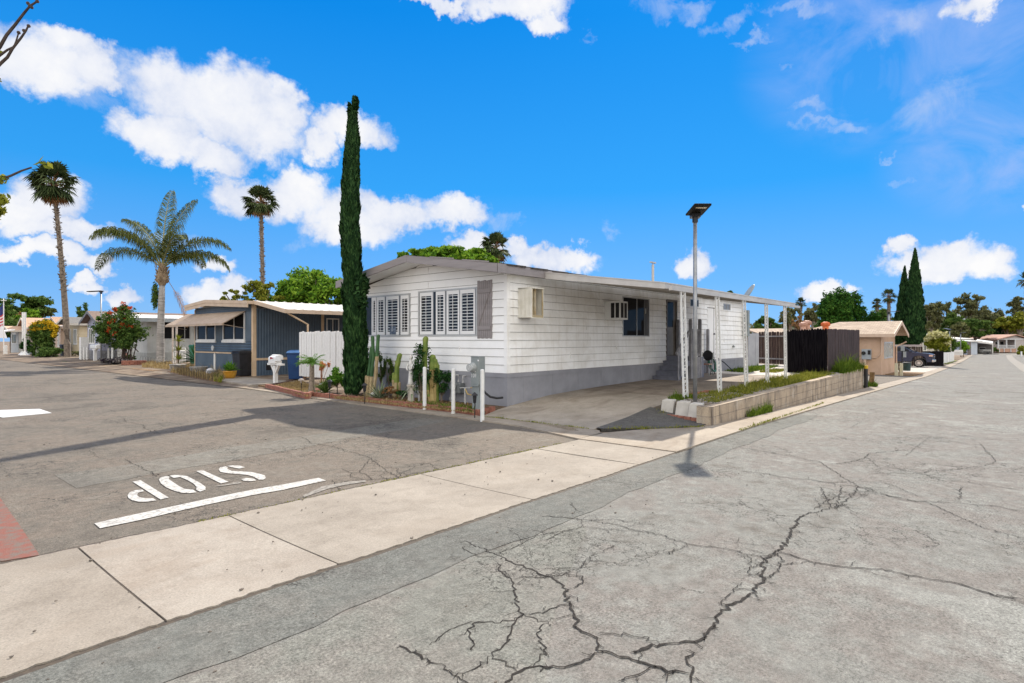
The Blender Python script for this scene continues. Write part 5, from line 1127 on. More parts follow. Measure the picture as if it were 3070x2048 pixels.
gable_home('lavender grey gabled home with white framed windows left of the red-flowered bush', (gx, ys), 3.9, 9, 3.0, .75, M_lav, M_brs, mk('dark_trim', (.12, .12, .13), (.17, .17, .18), 3, .6), skirt=mk('stone_skirt', (.12, .12, .13), (.3, .3, .32), 9, .9, .5, 30), oh=.35, fo=.5,
           wins=[(g(285).y, g(268).y, 1.35, 2.6), (g(316).y, g(297).y, 1.35, 2.6)])
gx = 15.6; ys = g(237).y
gable_home('cream gabled home with stone corner quoins and dark shingle roof', (gx, ys), g(199).y-ys, 7, 3.1, .6, M_cr, M_gs, mk('pale_trim', (.5, .46, .4), (.58, .54, .47), 3, .6), step=.26, oh=.3, fo=.8,
           wins=[(g(232).y, g(222).y, 1.2, 2.7), (g(214).y, g(204).y, 1.2, 2.7)])
gx = 16.0; ys = g(183).y
gable_home('tan home with brown shingle roof just behind the palm trunk', (gx, ys), 5.4, 12, 2.95, 1.0, mk('tan_wall', (.45, .33, .25), (.52, .4, .3), 2, .7), mk('tile_roof', (.33, .20, .13), (.43, .28, .19), 6, .9, .4, 30), mk('tan_wall2', (.5, .4, .33), (.5, .4, .33)), oh=.4, fo=.3,
           wins=[(ys+.5, ys+1.2, .9, 2.4), (ys+2.6, ys+3.3, .9, 2.4)])
gx = 16.2; ys = g(94).y
gable_home('pinkish steep gabled home behind the yellow flowering bush', (gx, ys), g(68).y-ys, 12, 3.1, 1.1, mk('pink_wall', (.42, .33, .3), (.5, .4, .36), 2, .7), mk('orange_roof', (.42, .26, .17), (.52, .34, .24), 6, .9, .4, 30), mk('pale_trim', (.5, .46, .4)), oh=.3, fo=.6, wins=[(ys+1.6, ys+2.4, 2.6, 3.4)])
gx = 15.2; ys = g(56).y
gable_home('small grey white gabled cabin home at the far left end of the street', (gx, ys), g(33).y-ys, 9, 2.65, .5, mk('greywhite_wall', (.42, .42, .40), (.5, .5, .48), 3, .6), mk('orange_roof2', (.5, .33, .22), (.58, .40, .28), 6, .9, .3, 30), mk('pale_trim', (.5, .46, .4)), oh=.3, fo=1.0, wins=[(g(50).y, g(37).y, 1.1, 2.4)])
mb = MB(); q = atx(10, 0, 13.2).y; mb.hexa([(12.6, ys+1, 2.55), (14.4, ys+1, 2.75), (14.4, q+1, 2.75), (12.6, q+1, 2.35), (12.6, ys+1, 2.68), (14.4, ys+1, 2.88), (14.4, q+1, 2.88), (12.6, q+1, 2.48)]); 
for yy in (ys+1.4, q+.6): mb.tube([(12.8, yy, 0), (12.8, yy, 2.5)], .05, 6)
tag(mb.build('patio_cover', M_wframe), 'low pale patio cover on thin posts at the far left', 'patio cover')
# striped porch awning
ya = atx(160, 0, 15.4).y; yb = atx(195, 0, 15.4).y; mb = MB()
for i in range(9):
    a = yb+(ya-yb)*i/9; mb.hexa([(14.6, a, 2.85), (16.0, a, 3.1), (16.0, a+(ya-yb)/18, 3.1), (14.6, a+(ya-yb)/18, 2.85), (14.6, a, 2.9), (16.0, a, 3.15), (16.0, a+(ya-yb)/18, 3.15), (14.6, a+(ya-yb)/18, 2.9)])
tag(mb.build('porch_awning', M_wframe), 'pink and white striped porch awning on the tan home', 'awning')
# flag on a pole
fp = atd(11, 1060, 62); F = thing('flagpole', 'thin pole flying a drooping red white and blue flag, far left', 'flagpole', (fp.x, fp.y, 0)); mb = MB(); mb.tube([(fp.x, fp.y, 0), (fp.x, fp.y, 6.0)], .04, 6); mb.box(fp.x-.2, fp.y-.2, 5.75, fp.x+.2, fp.y+.2, 5.82); mb.build('pole', M_wframe, F)
mb = MB(); m2 = MB(); m3 = MB()
for i in range(8):
    o0 = -.10*i/8*9; 
    a = (fp.x-RX*(.05+.11*i), fp.y-RY*(.05+.11*i)+.05*sin(i*2)); c_ = (fp.x-RX*(.05+.11*(i+1)), fp.y-RY*(.05+.11*(i+1))+.05*sin(i*2+2))
    for j in range(13):
        zt = 5.5-.17*j-.12*i-.1*sin(i+j*.2); mbx = (m3 if (j < 6 and i < 5) else (mb if j % 2 == 0 else m2)); mbx.hexa([(a[0], a[1], zt-.17), (c_[0], c_[1], zt-.29), (c_[0]+.01, c_[1]+.01, zt-.29), (a[0]+.01, a[1]+.01, zt-.17), (a[0], a[1], zt), (c_[0], c_[1], zt-.12), (c_[0]+.01, c_[1]+.01, zt-.12), (a[0]+.01, a[1]+.01, zt)])
fl = mb.build('flag', mk('flag_red', (.5, .05, .06), None, rough=.8), F); m2.build('white_stripes', mk('flag_white', (.7, .7, .72), None, rough=.8), fl); m3.build('blue_field', mk('flag_blue', (.03, .04, .16), None, rough=.8), fl)
wf = thing('pennant', 'plain white pennant hanging low beside the flag, far left', 'pennant', (fp.x-.2, fp.y, 2)); mb = MB(); mb.poly3([(fp.x-RX*1.1, fp.y-RY*1.1, 1.9), (fp.x+RX*.35, fp.y+RY*.35, 1.8), (fp.x-RX*.2, fp.y-RY*.2, 3.3), (fp.x-RX*.5, fp.y-RY*.5, 3.3)], (.02, .02, 0)); mb.build('cloth', mk('flag_white', (.7, .7, .7)), wf)
def post_group(lst, w=.045, z0=.0, lab='post'):
    for (px, pyb, pyt, L_) in lst:
        b = atz(px, pyb, .10); h = (pyb-pyt)/FOC*((b.x*FX+b.y*FY)); o = thing('bollard', L_, 'bollard', (b.x, b.y, .1), 'white pipe bollards along the side street')
        mb = MB(); mb.tube([(b.x, b.y, -.02), (b.x, b.y, .1+h-w*.6)], w, 12); mb.build('pipe', mk('bollard_white', (.60, .60, .58), (.70, .70, .68), 7, .5, .15, 40), o, smooth=False)
        mb = MB(); mb.lathe((b.x, b.y, .1+h-w*.6), [(w*1.02, -.01), (w*1.02, .0), (w*.8, w*.45), (w*.3, w*.62)], 12); mb.build('cap', mk('bollard_cap', (.66, .66, .64), (.6, .6, .58), 9, .6), o)
post_group([(1273, 1219, 1100, 'white pipe bollard in front of the tall single cactus'), (1359, 1231, 1105, 'white pipe bollard beside the gas meter'), (1446, 1250, 1107, 'white pipe bollard beside the electric pedestal, nearest the driveway')], .045)
post_group([(614, 1112, 1058, 'white pipe bollard left of the blue home meter post'), (644, 1122, 1060, 'white pipe bollard right beside the blue home meter post'), (678, 1118, 1060, 'white pipe bollard behind the yellow pot')], .05)
post_group([(243, 1079, 1038, 'leftmost of three white bollards by the black grill'), (252, 1079, 1040, 'middle of three white bollards by the black grill'), (261, 1079, 1040, 'rightmost of three white bollards by the black grill'), (310, 1080, 1042, 'white bollard just right of the thin lamp pole'), (325, 1081, 1044, 'white bollard in front of the pierced white block screen'), (337, 1090, 1043, 'white bollard under the left edge of the red-flowered bush'),
            (13, 1061, 1036, 'far white bollard left of a close pair'), (17, 1061, 1036, 'far white bollard in the middle of a close row'), (20, 1062, 1036, 'far white bollard right of a close pair')], .06)
for (px, pyb, pyt, L_) in ((69, 1066, 935, 'left slim white porch pole before the steep gabled home'), (75, 1067, 935, 'right slim white porch pole before the steep gabled home')):
    b = atz(px, pyb, .05); h = (pyb-pyt)/FOC*(b.x*FX+b.y*FY); mb = MB(); mb.tube([(b.x, b.y, 0), (b.x, b.y, h)], .10, 8); mb.lathe((b.x, b.y, 0), [(.5, 0), (.3, .25), (.12, .45), (.1, .5)], 8); tag(mb.build('porch_pole', M_wframe), L_, 'pole')
# thin solar lamp by the lavender home
b = atz(303, 1088, .05); lamp('street_lamp', 'distant slim solar street lamp left of the red-flowered bush', (b.x, b.y, 0), 5.05, pi+rt+.05, hw=.35, hl=1.0, tilt=-3, rad=.05)
# ================================================================== props on the side street
def at0(px, py, z=.1): p = atz(px, py, z); return p.x, p.y
def dep(x, y): return x*FX+y*FY
# --- electric pedestal of the corner lot
x, y = at0(1434, 1232); d = dep(x, y); pe = thing('electric_pedestal', 'grey electric meter pedestal numbered 101 at the front of the white home', 'meter pedestal', (x, y, .05)); h = (1232-1057)/FOC*d
mb = MB(); w_ = .11; mb.box(x-.09, y-w_, 0, x+.09, y+w_, h*.53); mb.box(x-.115, y-w_-.015, h*.53, x+.095, y+w_+.015, h); mb.box(x-.125, y-w_-.02, h, x+.10, y+w_+.02, h+.015); mb.box(x-.125, y-w_-.01, h*.50, x-.11, y+w_+.01, h*.53); mb.box(x-.07, y-w_-.04, .55, x+.04, y-w_-.015, 1.0)
mb.build('cabinet', M_grey, pe, bevel=.006)
mb = MB()
for i, (r, q) in enumerate(((.115, .03), (.10, .06), (.085, .13))): 
    mb.tube([(x-.115, y+.06, h-.24), (x-.115-q, y+.06, h-.24)], r, 18)
m_ = mb.build('meter', mk('meter_glass', (.30, .32, .32), (.42, .44, .44), 9, .2), pe, smooth=False)
mb = MB(); mb.tube([(x-.246, y+.06, h-.24), (x-.248, y+.06, h-.24)], .06, 14); mb.build('dial', mk('dial_white', (.55, .55, .53), (.3, .3, .3), 40), m_)
def text(s, size, loc, rot, m, parent, name='lettering', ext=.002, align='CENTER', sx=1.):
    c = bpy.data.curves.new(name, 'FONT'); c.body = s; c.size = size; c.extrude = ext; c.align_x = align; c.align_y = 'CENTER'
    o = bpy.data.objects.new(name, c); COL.objects.link(o); bpy.context.view_layer.update()
    me = bpy.data.meshes.new_from_object(o); bpy.data.objects.remove(o); o = bpy.data.objects.new(name, me); COL.objects.link(o); me.materials.clear(); me.materials.append(m)
    o.rotation_euler = rot; o.scale = (sx, 1, 1); oo = ORG.get(parent.name, (0, 0, 0)) if parent else (0, 0, 0); o.location = Vector(loc)-Vector(oo)
    if parent: o.parent = parent
    return o
M_lw = mk('lettering_white', (.72, .72, .72), None, rough=.5)
text('101', .125, (x-.119, y+.03, h*.68), (pi/2, 0, -pi/2), M_lw, pe); mb = MB(); mb.box(x-.118, y+.04, h*.745, x-.116, y+.10, h*.775); mb.box(x-.118, y-.03, h*.745, x-.116, y+.03, h*.775); mb.box(x-.118, y-.13, h*.93, x-.116, y-.09, h*.955); mb.build('label_plate', M_lw, pe)
mb = MB(); mb.tube([(x, y-w_, .62), (x+.0, y-w_-.12, .52), (x+.06, y-w_-.2, .44), (x+.22, y-w_-.26, .40), (x+.4, y-w_-.28, .40)], .026, 8); mb.build('conduit', M_black, pe)
# --- gas meter
x, y = at0(1378, 1205); gm = thing('gas_meter', 'grey gas meter with pipes and yellow hose between two white bollards', 'gas meter', (x, y, .1))
mb = MB(); mb.box(x-.10, y-.10, .32, x+.1, y+.14, .60); mb.build('body', mk('meter_dark', (.10, .11, .115), (.16, .17, .175), 5, .5), gm, bevel=.03); mb = MB(); mb.tube([(x-.13, y+.1, .5), (x-.19, y+.1, .5)], .09, 12); mb.build('regulator', M_grey, gm)
mb = MB(); mb.tube([(x, y+.34, .0), (x, y+.34, .78), (x, y+.05, .80), (x, y+.05, .62)], .02, 8); mb.tube([(x, y-.12, .6), (x, y-.12, .78), (x+.3, y-.12, .78)], .018, 8); mb.tube([(x-.1, y-.30, 0), (x-.1, y-.30, .48)], .026, 8); mb.tube([(x-.1, y-.12, .48), (x-.1, y-.5, .50)], .014, 6); mb.lathe((x, y+.34, .12), [(.04, 0), (.05, .04), (.04, .08)], 8); mb.build('pipes', mk('galv_pipe', (.36, .36, .35), (.48, .48, .47), 9, .5), gm)
mb = MB(); mb.tube([(x-.1, y-.3, .48), (x-.13, y-.42, .34), (x-.12, y-.58, .32), (x-.1, y-.66, .42), (x-.1, y-.6, .52), (x-.1, y-.5, .5)], .012, 6); mb.build('hose', mk('hose_yellow', (.45, .30, .06), (.52, .36, .1), 9, .5), gm)
# --- brick edging of the front beds
def brickline(pts, label, hgt=.11, w=.10, L=.20, z=.04, m=M_brick):
    mb = MB()
    for a, b in zip(pts, pts[1:]):
        a = Vector((*a, 0)); b = Vector((*b, 0)); n = max(1, int((b-a).length/L)); dd = (b-a)/n; s = Vector((-dd.y, dd.x, 0)).normalized()*w/2
        for i in range(n):
            p = a+dd*i; q = p+dd*.965; j = R.uniform(-.008, .008); k = Vector((R.uniform(-.006, .006), R.uniform(-.006, .006), 0)); zt = z+hgt+j
            mb.hexa([p-s+k+Vector((0, 0, z-.05)), q-s+k+Vector((0, 0, z-.05)), q+s+k+Vector((0, 0, z-.05)), p+s+k+Vector((0, 0, z-.05)), p-s*.9+k+Vector((0, 0, zt)), q-s*.9+k+Vector((0, 0, zt)), q+s*.9+k+Vector((0, 0, zt)), p+s*.9+k+Vector((0, 0, zt))])
    return tag(mb.build('brick_edging', m), label, 'brick edging')
P_ = [at0(*q, .03) for q in ((940, 1188), (1090, 1204), (1180, 1216), (1300, 1229), (1400, 1240), (1424, 1245))]
brickline(P_+[at0(1480, 1234, .03)], 'long low red brick edging in front of the cactus bed')
brickline([at0(800, 1163, .03), at0(860, 1178, .03), at0(922, 1193, .03), at0(962, 1172, .03)], 'red concrete edging round the small bed with the mailbox', .13, .12, .3)
brickline([at0(807, 1156), at0(850, 1148), at0(893, 1138)], 'dark scalloped edging beside the blue home driveway', .10, .10, .22, m=mk('dark_edge', (.09, .055, .045), (.15, .09, .07), 8, .9))
brickline([at0(505, 1118, .03), at0(560, 1130, .03), at0(622, 1142, .03), at0(660, 1148, .03)], 'low brown edging along the bed of the blue home', .07, .10, .3, m=mk('brown_edge', (.2, .12, .08), (.28, .18, .12), 8, .9))
# --- cacti
M_cact = mk('cactus_green', (.025, .075, .03), (.055, .135, .045), 4, .6, .3, 30); M_cacty = mk('cactus_yellow', (.08, .145, .02), (.20, .24, .05), 4, .6, .3, 30); M_cactb = mk('cactus_corky', (.26, .19, .10), (.42, .34, .2), 6, .85, .5, 30)
def column(mb, pts, r, ribs=6):
    n = 18; pts = [Vector(p) for p in pts]; P = []
    for a, b in zip(pts, pts[1:]): P += [a.lerp(b, k/5) for k in range(5)]
    P.append(pts[-1]); rr = [r*(.92+.08*sin(i*1.3)) for i in range(len(P))]; top = P[-1]; d = (P[-1]-P[-2]).normalized()
    P += [top+d*r*.6, top+d*r*.95]; rr += [r*.75, r*.25]; base = len(mb.v)
    for i, p in enumerate(P):
        for k in range(n*1):
            t = 2*pi*k/n; q = rr[i]*(1+.2*cos(t*ribs)); mb.v.append((p.x+q*cos(t), p.y+q*sin(t), p.z))
    for i in range(len(P)-1):
        for k in range(n): a = base+i*n+k; b = base+i*n+(k+1) % n; mb.f.append((a, b, b+n, a+n))
    mb.f.append(tuple(base+(len(P)-1)*n+k for k in range(n)))
def cactus(label, stems, mats):
    x, y = at0(*stems[0]); T = thing('cactus', label, 'cactus', (x, y, .1))
    for pts, r, split in stems_iter(stems):
        d = dep(x, y); W_ = [atd(px, py, d) for px, py in pts]; W_[0].z = .05
        k = split; mb = MB()
        if k: column(mb, W_[:k+1], r*.86); mb.build('corky_stem', mats[1], T, smooth=True); mb = MB()
        if len(W_)-k > 1: column(mb, W_[k:], r*.82); mb.build('green_stem', mats[0], T, smooth=True)
def stems_iter(s): return s[1]
cactus('tall three-armed dark green cactus nearest the cypress', [(1105, 1190), [([(1100, 1190), (1104, 1128), (1110, 1080), (1113, 1045)], .06, 1), ([(1110, 1190), (1113, 1130), (1119, 1070), (1117, 1012)], .062, 1), ([(1116, 1192), (1126, 1130), (1130, 1070), (1134, 1008)], .062, 2), ([(1096, 1188), (1099, 1130)], .06, 1)]], (M_cact, M_cactb))
cactus('short leaning green cactus in the middle of the bed', [(1188, 1190), [([(1186, 1190), (1188, 1148), (1190, 1100), (1198, 1066)], .085, 1), ([(1192, 1130), (1192, 1100), (1189, 1085)], .06, 0), ([(1181, 1190), (1180, 1140), (1180, 1122)], .06, 1), ([(1196, 1188), (1197, 1150)], .05, 1)]], (M_cacty, M_cactb))
cactus('tall single yellow green cactus behind a white bollard', [(1273, 1205), [([(1273, 1205), (1272, 1110), (1273, 1060), (1276, 1016)], .085, 1)]], (M_cacty, M_cactb))
cactus('thick clustered yellow cactus right of the tallest column', [(1300, 1205), [([(1299, 1205), (1296, 1150), (1296, 1110), (1297, 1072)], .10, 2), ([(1304, 1203), (1305, 1150), (1306, 1110), (1304, 1082)], .085, 2), ([(1308, 1140), (1310, 1110), (1309, 1090)], .06, 0), ([(1311, 1150), (1313, 1120), (1313, 1096)], .05, 0), ([(1292, 1206), (1283, 1170), (1281, 1130)], .06, 1), ([(1297, 1210), (1288, 1190), (1283, 1175)], .06, 1)]], (M_cacty, mk('cactus_gold', (.26, .18, .06), (.40, .31, .13), 5, .7, .4, 30)))
# --- small plants
def plant(name, label, px, py, z=.1, cat='plant', parts=()):
    x, y = at0(px, py, z); T = thing(name, label, cat, (x, y, z))
    for nm, fn, mt in parts:
        mb = MB(); mb.quads(fn(x, y, z)); mb.build(nm, mt, T)
    return T, x, y
rn = random.Random(8)
plant('agave', 'spiky pale agave near the foot of the tall cactus', 1138, 1196, parts=[('leaves', lambda x, y, z: rosette((x, y, z), 46, .62, .022, rn, (.3, 1.4), .1), LM['agave'])])
plant('agave', 'drooping striped agave in a pot by the white statue', 1234, 1205, parts=[('leaves', lambda x, y, z: rosette((x, y, z+.25), 30, .36, .022, rn, (-.4, 1.1), .6), LM['agave'])])
def bush(name, label, px, py, rx, rz, cz_, mat, nl, ls, nb=8, z=.1, cat='shrub', seed=1, ry=None, trunk=.025):
    x, y = at0(px, py, z); return tree(label, (x, y, z), 1, rx, rz, cz_, mat, nb, nl, ls, seed, trunk, name, cat, ry=ry or rx, limbs=nb, shell=.2, size=(.3, .5))
bush('shrub', 'dark upright small-leaved shrub behind the bollard and tall cactus', 1262, 1205, .34, .75, .85, LM['dark'], 2600, .03, 14, seed=3)
bush('shrub', 'dark shrub between the yellow cactus and the gas meter', 1324, 1205, .28, .5, .55, LM['dark'], 1800, .03, 10, seed=4)
bush('shrub', 'slim small-leaved shrub right of the tall cactus', 1143, 1182, .15, .55, .80, LM['mid'], 900, .026, 9, seed=5)
bush('shrub', 'slim young shrub between agave and leaning cactus', 1166, 1184, .17, .5, .72, LM['mid'], 1000, .028, 9, seed=6)
bush('shrub', 'low brown-leaved plant between agave and leaning cactus', 1165, 1196, .28, .16, .2, LM['dead'], 800, .035, 7, seed=7)
bush('shrub', 'low dark plant under the white statue', 1215, 1198, .25, .14, .16, LM['dark'], 600, .03, 7, seed=71)
bush('shrub', 'green upright succulent shrub against the cypress', 1011, 1176, .34, .36, .42, LM['succ'], 1900, .05, 14, seed=8, trunk=.015)
plant('aloe', 'aloe clump at the corner of the bed next to the footpath', 975, 1180, parts=[('leaves', lambda x, y, z: rosette((x, y, z), 60, .55, .022, rn, (.3, 1.5), .2), LM['mid'])])
T_, x, y = plant('flowering_aloe', 'orange aloe flower spikes in front of the white fence', 961, 1168, parts=[('leaves', lambda x, y, z: rosette((x, y, z), 26, .3, .02, rn, (.2, 1.3), .3), LM['mid'])])
mb = MB(); m2 = MB()
for i in range(7):
    a = rn.uniform(-.25, .25); c_ = rn.uniform(-.2, .2); h = rn.uniform(.75, 1.05); mb.tube([(x, y, .1), (x+a*.5, y+c_*.5, h*.6), (x+a, y+c_, h)], .008, 5); m2.quads(leaves([(x+a, y+c_, h, .06, .06, .09)], 90, .03))
mb.build('stems', mk('stem_red', (.3, .14, .08), None), T_); m2.build('flowers', leafmat('orange_flower', (.45, .15, .05), (.6, .27, .1), (.7, .4, .2), .3), T_)
# sago-like small palm
x, y = at0(935, 1178); d = dep(x, y); T_ = thing('small_palm', 'small palm with rough trunk and bright crown in the mailbox bed', 'small palm', (x, y, .1)); zt = atd(935, 1092, d).z
mb = MB(); mb.tube([(x, y, .05), (x, y, .35), (x, y, zt)], [.12, .085, .065], 10); mb.build('trunk', mk('small_trunk', (.16, .13, .1), (.3, .25, .2), 20, .95, .8, 40), T_)
QQ = []
for i in range(34):
    a = rn.uniform(0, 6.28); rch, Q = frond((x, y, zt), a, rn.uniform(.15, 1.1), .52, 1.1, 16, .085, rn, .006, .5); QQ += Q
mb = MB(); mb.quads(np.array([[tuple(v) for v in q] for q in QQ])); mb.build('crown', LM['succ'], T_)
# --- white statue, arbour frame, pedestal
x, y = at0(1232, 1205); d = dep(x, y); T_ = thing('garden_statue', 'small white standing garden statue on a round pedestal in the cactus bed', 'statue', (x, y, .1)); s = .9
mb = MB(); c_ = Vector((x, y, .55)); mb.lathe(c_, [(.06, 0), (.08, .05), (.065, .2), (.055, .4), (.065, .5), (.068, .56), (.04, .62), (.025, .64), (.045, .67), (.052, .72), (.04, .77), (.01, .79)], 12, 1, .8); mb.tube([c_+Vector((-.02, .08, .55)), c_+Vector((-.06, .1, .42)), c_+Vector((-.09, .03, .38))], [.028, .024, .018], 8); mb.tube([c_+Vector((-.02, -.08, .55)), c_+Vector((-.06, -.1, .42)), c_+Vector((-.09, -.03, .38))], [.028, .024, .018], 8)
mb.build('figure', mk('plaster_white', (.55, .54, .51), (.68, .67, .64), 12, .8, .4, 50), T_, smooth=True); mb = MB(); mb.lathe((x, y, .05), [(.11, 0), (.10, .05), (.085, .1), (.085, .42), (.11, .46), (.11, .5)], 12); mb.build('pedestal', mk('stump_pale', (.38, .34, .28), (.5, .46, .4), 8, .9, .3, 40), T_)
T_ = thing('garden_arbour', 'small white open wooden frame standing behind the statue', 'garden frame', (x+.15, y+.1, .1)); mb = MB(); X_ = x+.2
for yy in (y+.26, y-.12): mb.box(X_, yy, .1, X_+.05, yy+.07, 1.02)
mb.box(X_, y-.12, 1.02, X_+.05, y+.33, 1.08); mb.box(X_, y-.05, .3, X_+.05, y+.26, .35); mb.bar((X_-.02, y+.34, .3), (X_-.02, y+.24, 1.0), .03, .05); mb.build('frame', M_wpaint, T_)
# --- path lights
def pathlight(label, px, py, kind):
    x, y = at0(px, py); T = thing('path_light', label, 'path light', (x, y, .1), 'black path lights in the front beds'); mb = MB(); mb.tube([(x, y, 0), (x+.01, y, .34)], .012, 6); mb.build('stake', M_black, T)
    mb = MB()
    if kind: mb.lathe((x, y, .34), [(.015, 0), (.045, .02), (.06, .17), (.065, .175)], 4); mb.lathe((x, y, .52), [(.10, 0), (.085, .02), (.04, .05), (.01, .07)], 4)
    else: mb.lathe((x, y, .34), [(.02, 0), (.035, .05), (.035, .09)], 10); mb.lathe((x, y, .42), [(.09, 0), (.085, .03), (.05, .06), (.01, .07)], 12)
    mb.build('lantern', M_black if kind else mk('lantern_pale', (.3, .26, .23), (.4, .36, .33), 9), T)
pathlight('black lantern path light in front of the electric pedestal', 1423, 1243, 1); pathlight('black lantern path light beside the cypress trunk', 1093, 1203, 1); pathlight('black lantern path light among the aloe leaves', 988, 1188, 1); pathlight('pale domed path light in the mailbox bed', 903, 1171, 0)
# --- rocks, ball
for (px, py, r, L_) in ((1121, 1192, .12, 'white rock beside the agave'), (1146, 1162, .10, 'white rock between cactus and slim shrub'), (968, 1160, .13, 'pale grey rock under the orange aloe')):
    x, y = at0(px, py); mb = MB(); mb.ell((x, y, .1+r*.6), (r, r*.8, r*.75), 9, 6, .12, rn); tag(mb.build('rock', mk('rock_white', (.5, .48, .45), (.68, .66, .62), 9, .85, .4, 30), smooth=True), L_, 'rock')
x, y = at0(630, 1127); mb = MB(); mb.ell((x, y, .26), .19, 14, 9); tag(mb.build('garden_ball', mk('ball_white', (.35, .36, .38), (.6, .6, .62), 9, .6), smooth=True), 'round white ball in the dry grass of the blue home bed', 'ball')
# --- white mailbox on post
x, y = at0(826, 1148); d = dep(x, y); T_ = thing('mailbox', 'white mailbox pair with red arrow on a white post by the blue home driveway', 'mailbox', (x, y, .1)); ht = atd(826, 1058, d).z; zb = atd(826, 1082, d).z
mb = MB(); mb.box(x-.065, y-.065, 0, x+.065, y+.065, zb-.18); mb.bar((x, y, zb-.5), (x, y+.28, zb-.13), .09, .07); mb.bar((x, y, zb-.5), (x, y-.28, zb-.13), .09, .07); mb.box(x-.07, y-.55, zb-.16, x+.07, y+.5, zb-.09); mb.box(x-.13, y-.22, zb-.09, x+.13, y+.3, zb-.0); mb.build('post', M_wpaint, T_)
mb = MB()
def mbx(cx, cy, L, r, z0):
    pts = [(r*cos(a), r*.55+r*.8*sin(a)) for a in [pi*i/8 for i in range(9)]]; prof = [(-r, 0)]+[(p[0], p[1]+.03) for p in pts[::-1]]+[(r, 0)]
    mb.poly3([(cx+p[0], cy-L/2, z0+p[1]) for p in prof], (0, L, 0))
mbx(x-.02, y+.02, .56, .11, zb+.0); mbx(x+.17, y+.22, .5, .12, zb+.04); b2 = mb.build('mailbox_body', mk('mailbox_white', (.62, .62, .61), (.72, .72, .71), 9, .45), T_)
mb = MB(); mb.poly3([(x-.135, y-.62, zb+.02), (x-.135, y-.27, zb+.02), (x-.135, y-.27, zb+.2), (x-.135, y-.56, zb+.2)], (.012, 0, 0)); mb.build('open_door', mk('mailbox_white', (.6, .6, .6)), b2)
mb = MB(); mb.poly3([(x-.134, y+.14, zb+.06), (x-.134, y-.12, zb+.105), (x-.134, y+.14, zb+.15)], (-.004, 0, 0)); mb.build('red_arrow', mk('arrow_red', (.28, .02, .03), None), b2)
# --- wheeled bins
def bin_(label, x, y, z, m, rz, h=1.08, w=.58, dpt=.66, lidm=None, group='wheeled bins'):
    T = thing('wheeled_bin', label, 'wheeled bin', (0, 0, 0), group); ORG[T.name] = (0, 0, 0); mb = MB(); a, b = w*.40, dpt*.40
    mb.hexa([(-a, -b, .03), (a, -b, .03), (a, b, .03), (-a, b, .03), (-w/2, -dpt/2, h-.08), (w/2, -dpt/2, h-.08), (w/2, dpt/2, h-.08), (-w/2, dpt/2, h-.08)]); mb.box(-w/2-.02, -dpt/2-.02, h-.14, w/2+.02, dpt/2+.02, h-.08); mb.build('body', m, T, bevel=.02)
    mb = MB(); mb.hexa([(-w/2-.03, -dpt/2-.05, h-.075), (w/2+.03, -dpt/2-.05, h-.075), (w/2+.03, dpt/2+.03, h-.075), (-w/2-.03, dpt/2+.03, h-.075), (-w/2+.02, -dpt/2+.03, h-.0), (w/2-.02, -dpt/2+.03, h-.0), (w/2-.02, dpt/2-.02, h+.03), (-w/2+.02, dpt/2-.02, h+.03)]); mb.build('lid', lidm or m, T, bevel=.015)
    for s in (-1, 1): mb = MB(); mb.tube([(s*(w/2-.04), dpt/2-.06, .13), (s*(w/2+.02), dpt/2-.06, .13)], .13, 14); mb.build('wheel', M_black, T)
    mb = MB(); mb.tube([(-w*.3, dpt/2+.05, h-.1), (w*.3, dpt/2+.05, h-.1)], .018, 6); mb.build('handle', M_black, T)
    T.location = (x, y, z); T.rotation_euler = (0, 0, rz); return T
M_bb = mk('bin_black', (.012, .012, .014), (.022, .022, .026), 5, .45); M_bblue = mk('bin_blue', (.006, .035, .12), (.01, .05, .16), 3, .45, .05, 20); M_bg = mk('bin_green', (.01, .11, .06), (.02, .15, .09), 3, .5)
x, y = at0(728, 1128); bin_('large black wheeled bin at the corner of the blue home', x+.1, y, .1, M_bb, -pi/2, 1.12, .75, .85); 
q_ = atd(889, 1016, 23.6); x, y = q_.x, q_.y; T_ = bin_('blue recycling bin tucked behind the white board fence', x, y, .12, M_bblue, -pi/2+.9, 1.15, .62, .72, mk('lid_blue', (.06, .15, .33), (.09, .2, .42), 4, .4))
for s_ in (0,):
    mb = MB(); mb.box(-.31, -.05, .78, -.306, .06, .88); o = mb.build('sticker', M_lw, T_)
mb = MB()
for k in range(3): mb.box(-.2+k*.2, -.46, .86, -.08+k*.2, -.455, .875)
x, y = at0(572, 1092); bin_('green bin behind the dark yucca beside the picket fence', x+.3, y, .1, M_bg, -pi/2, 1.25, .62, .62)
x, y = at0(186, 1067); bin_('pair-wide dark grey bin beside the round hedge', x+.2, y, .05, mk('bin_slate', (.03, .035, .045), (.05, .055, .07), 4, .5), -pi/2, 1.15, .95, .6)
# --- yellow pot with succulent
x, y = at0(689, 1134); T_ = thing('planter_pot', 'yellow glazed pot with bright green succulent beside the black bin', 'planter', (x, y, .1)); mb = MB(); mb.lathe((x, y, .06), [(.15, 0), (.22, .10), (.26, .22), (.26, .30), (.28, .32), (.27, .35), (.2, .35)], 18); mb.build('pot', mk('pot_yellow', (.42, .2, .02), (.55, .3, .04), 4, .35), T_, smooth=True)
mb = MB(); mb.quads(rosette((x, y, .42), 80, .46, .045, rn, (.1, 1.4), .15)); mb.build('succulent', LM['succ'], T_)
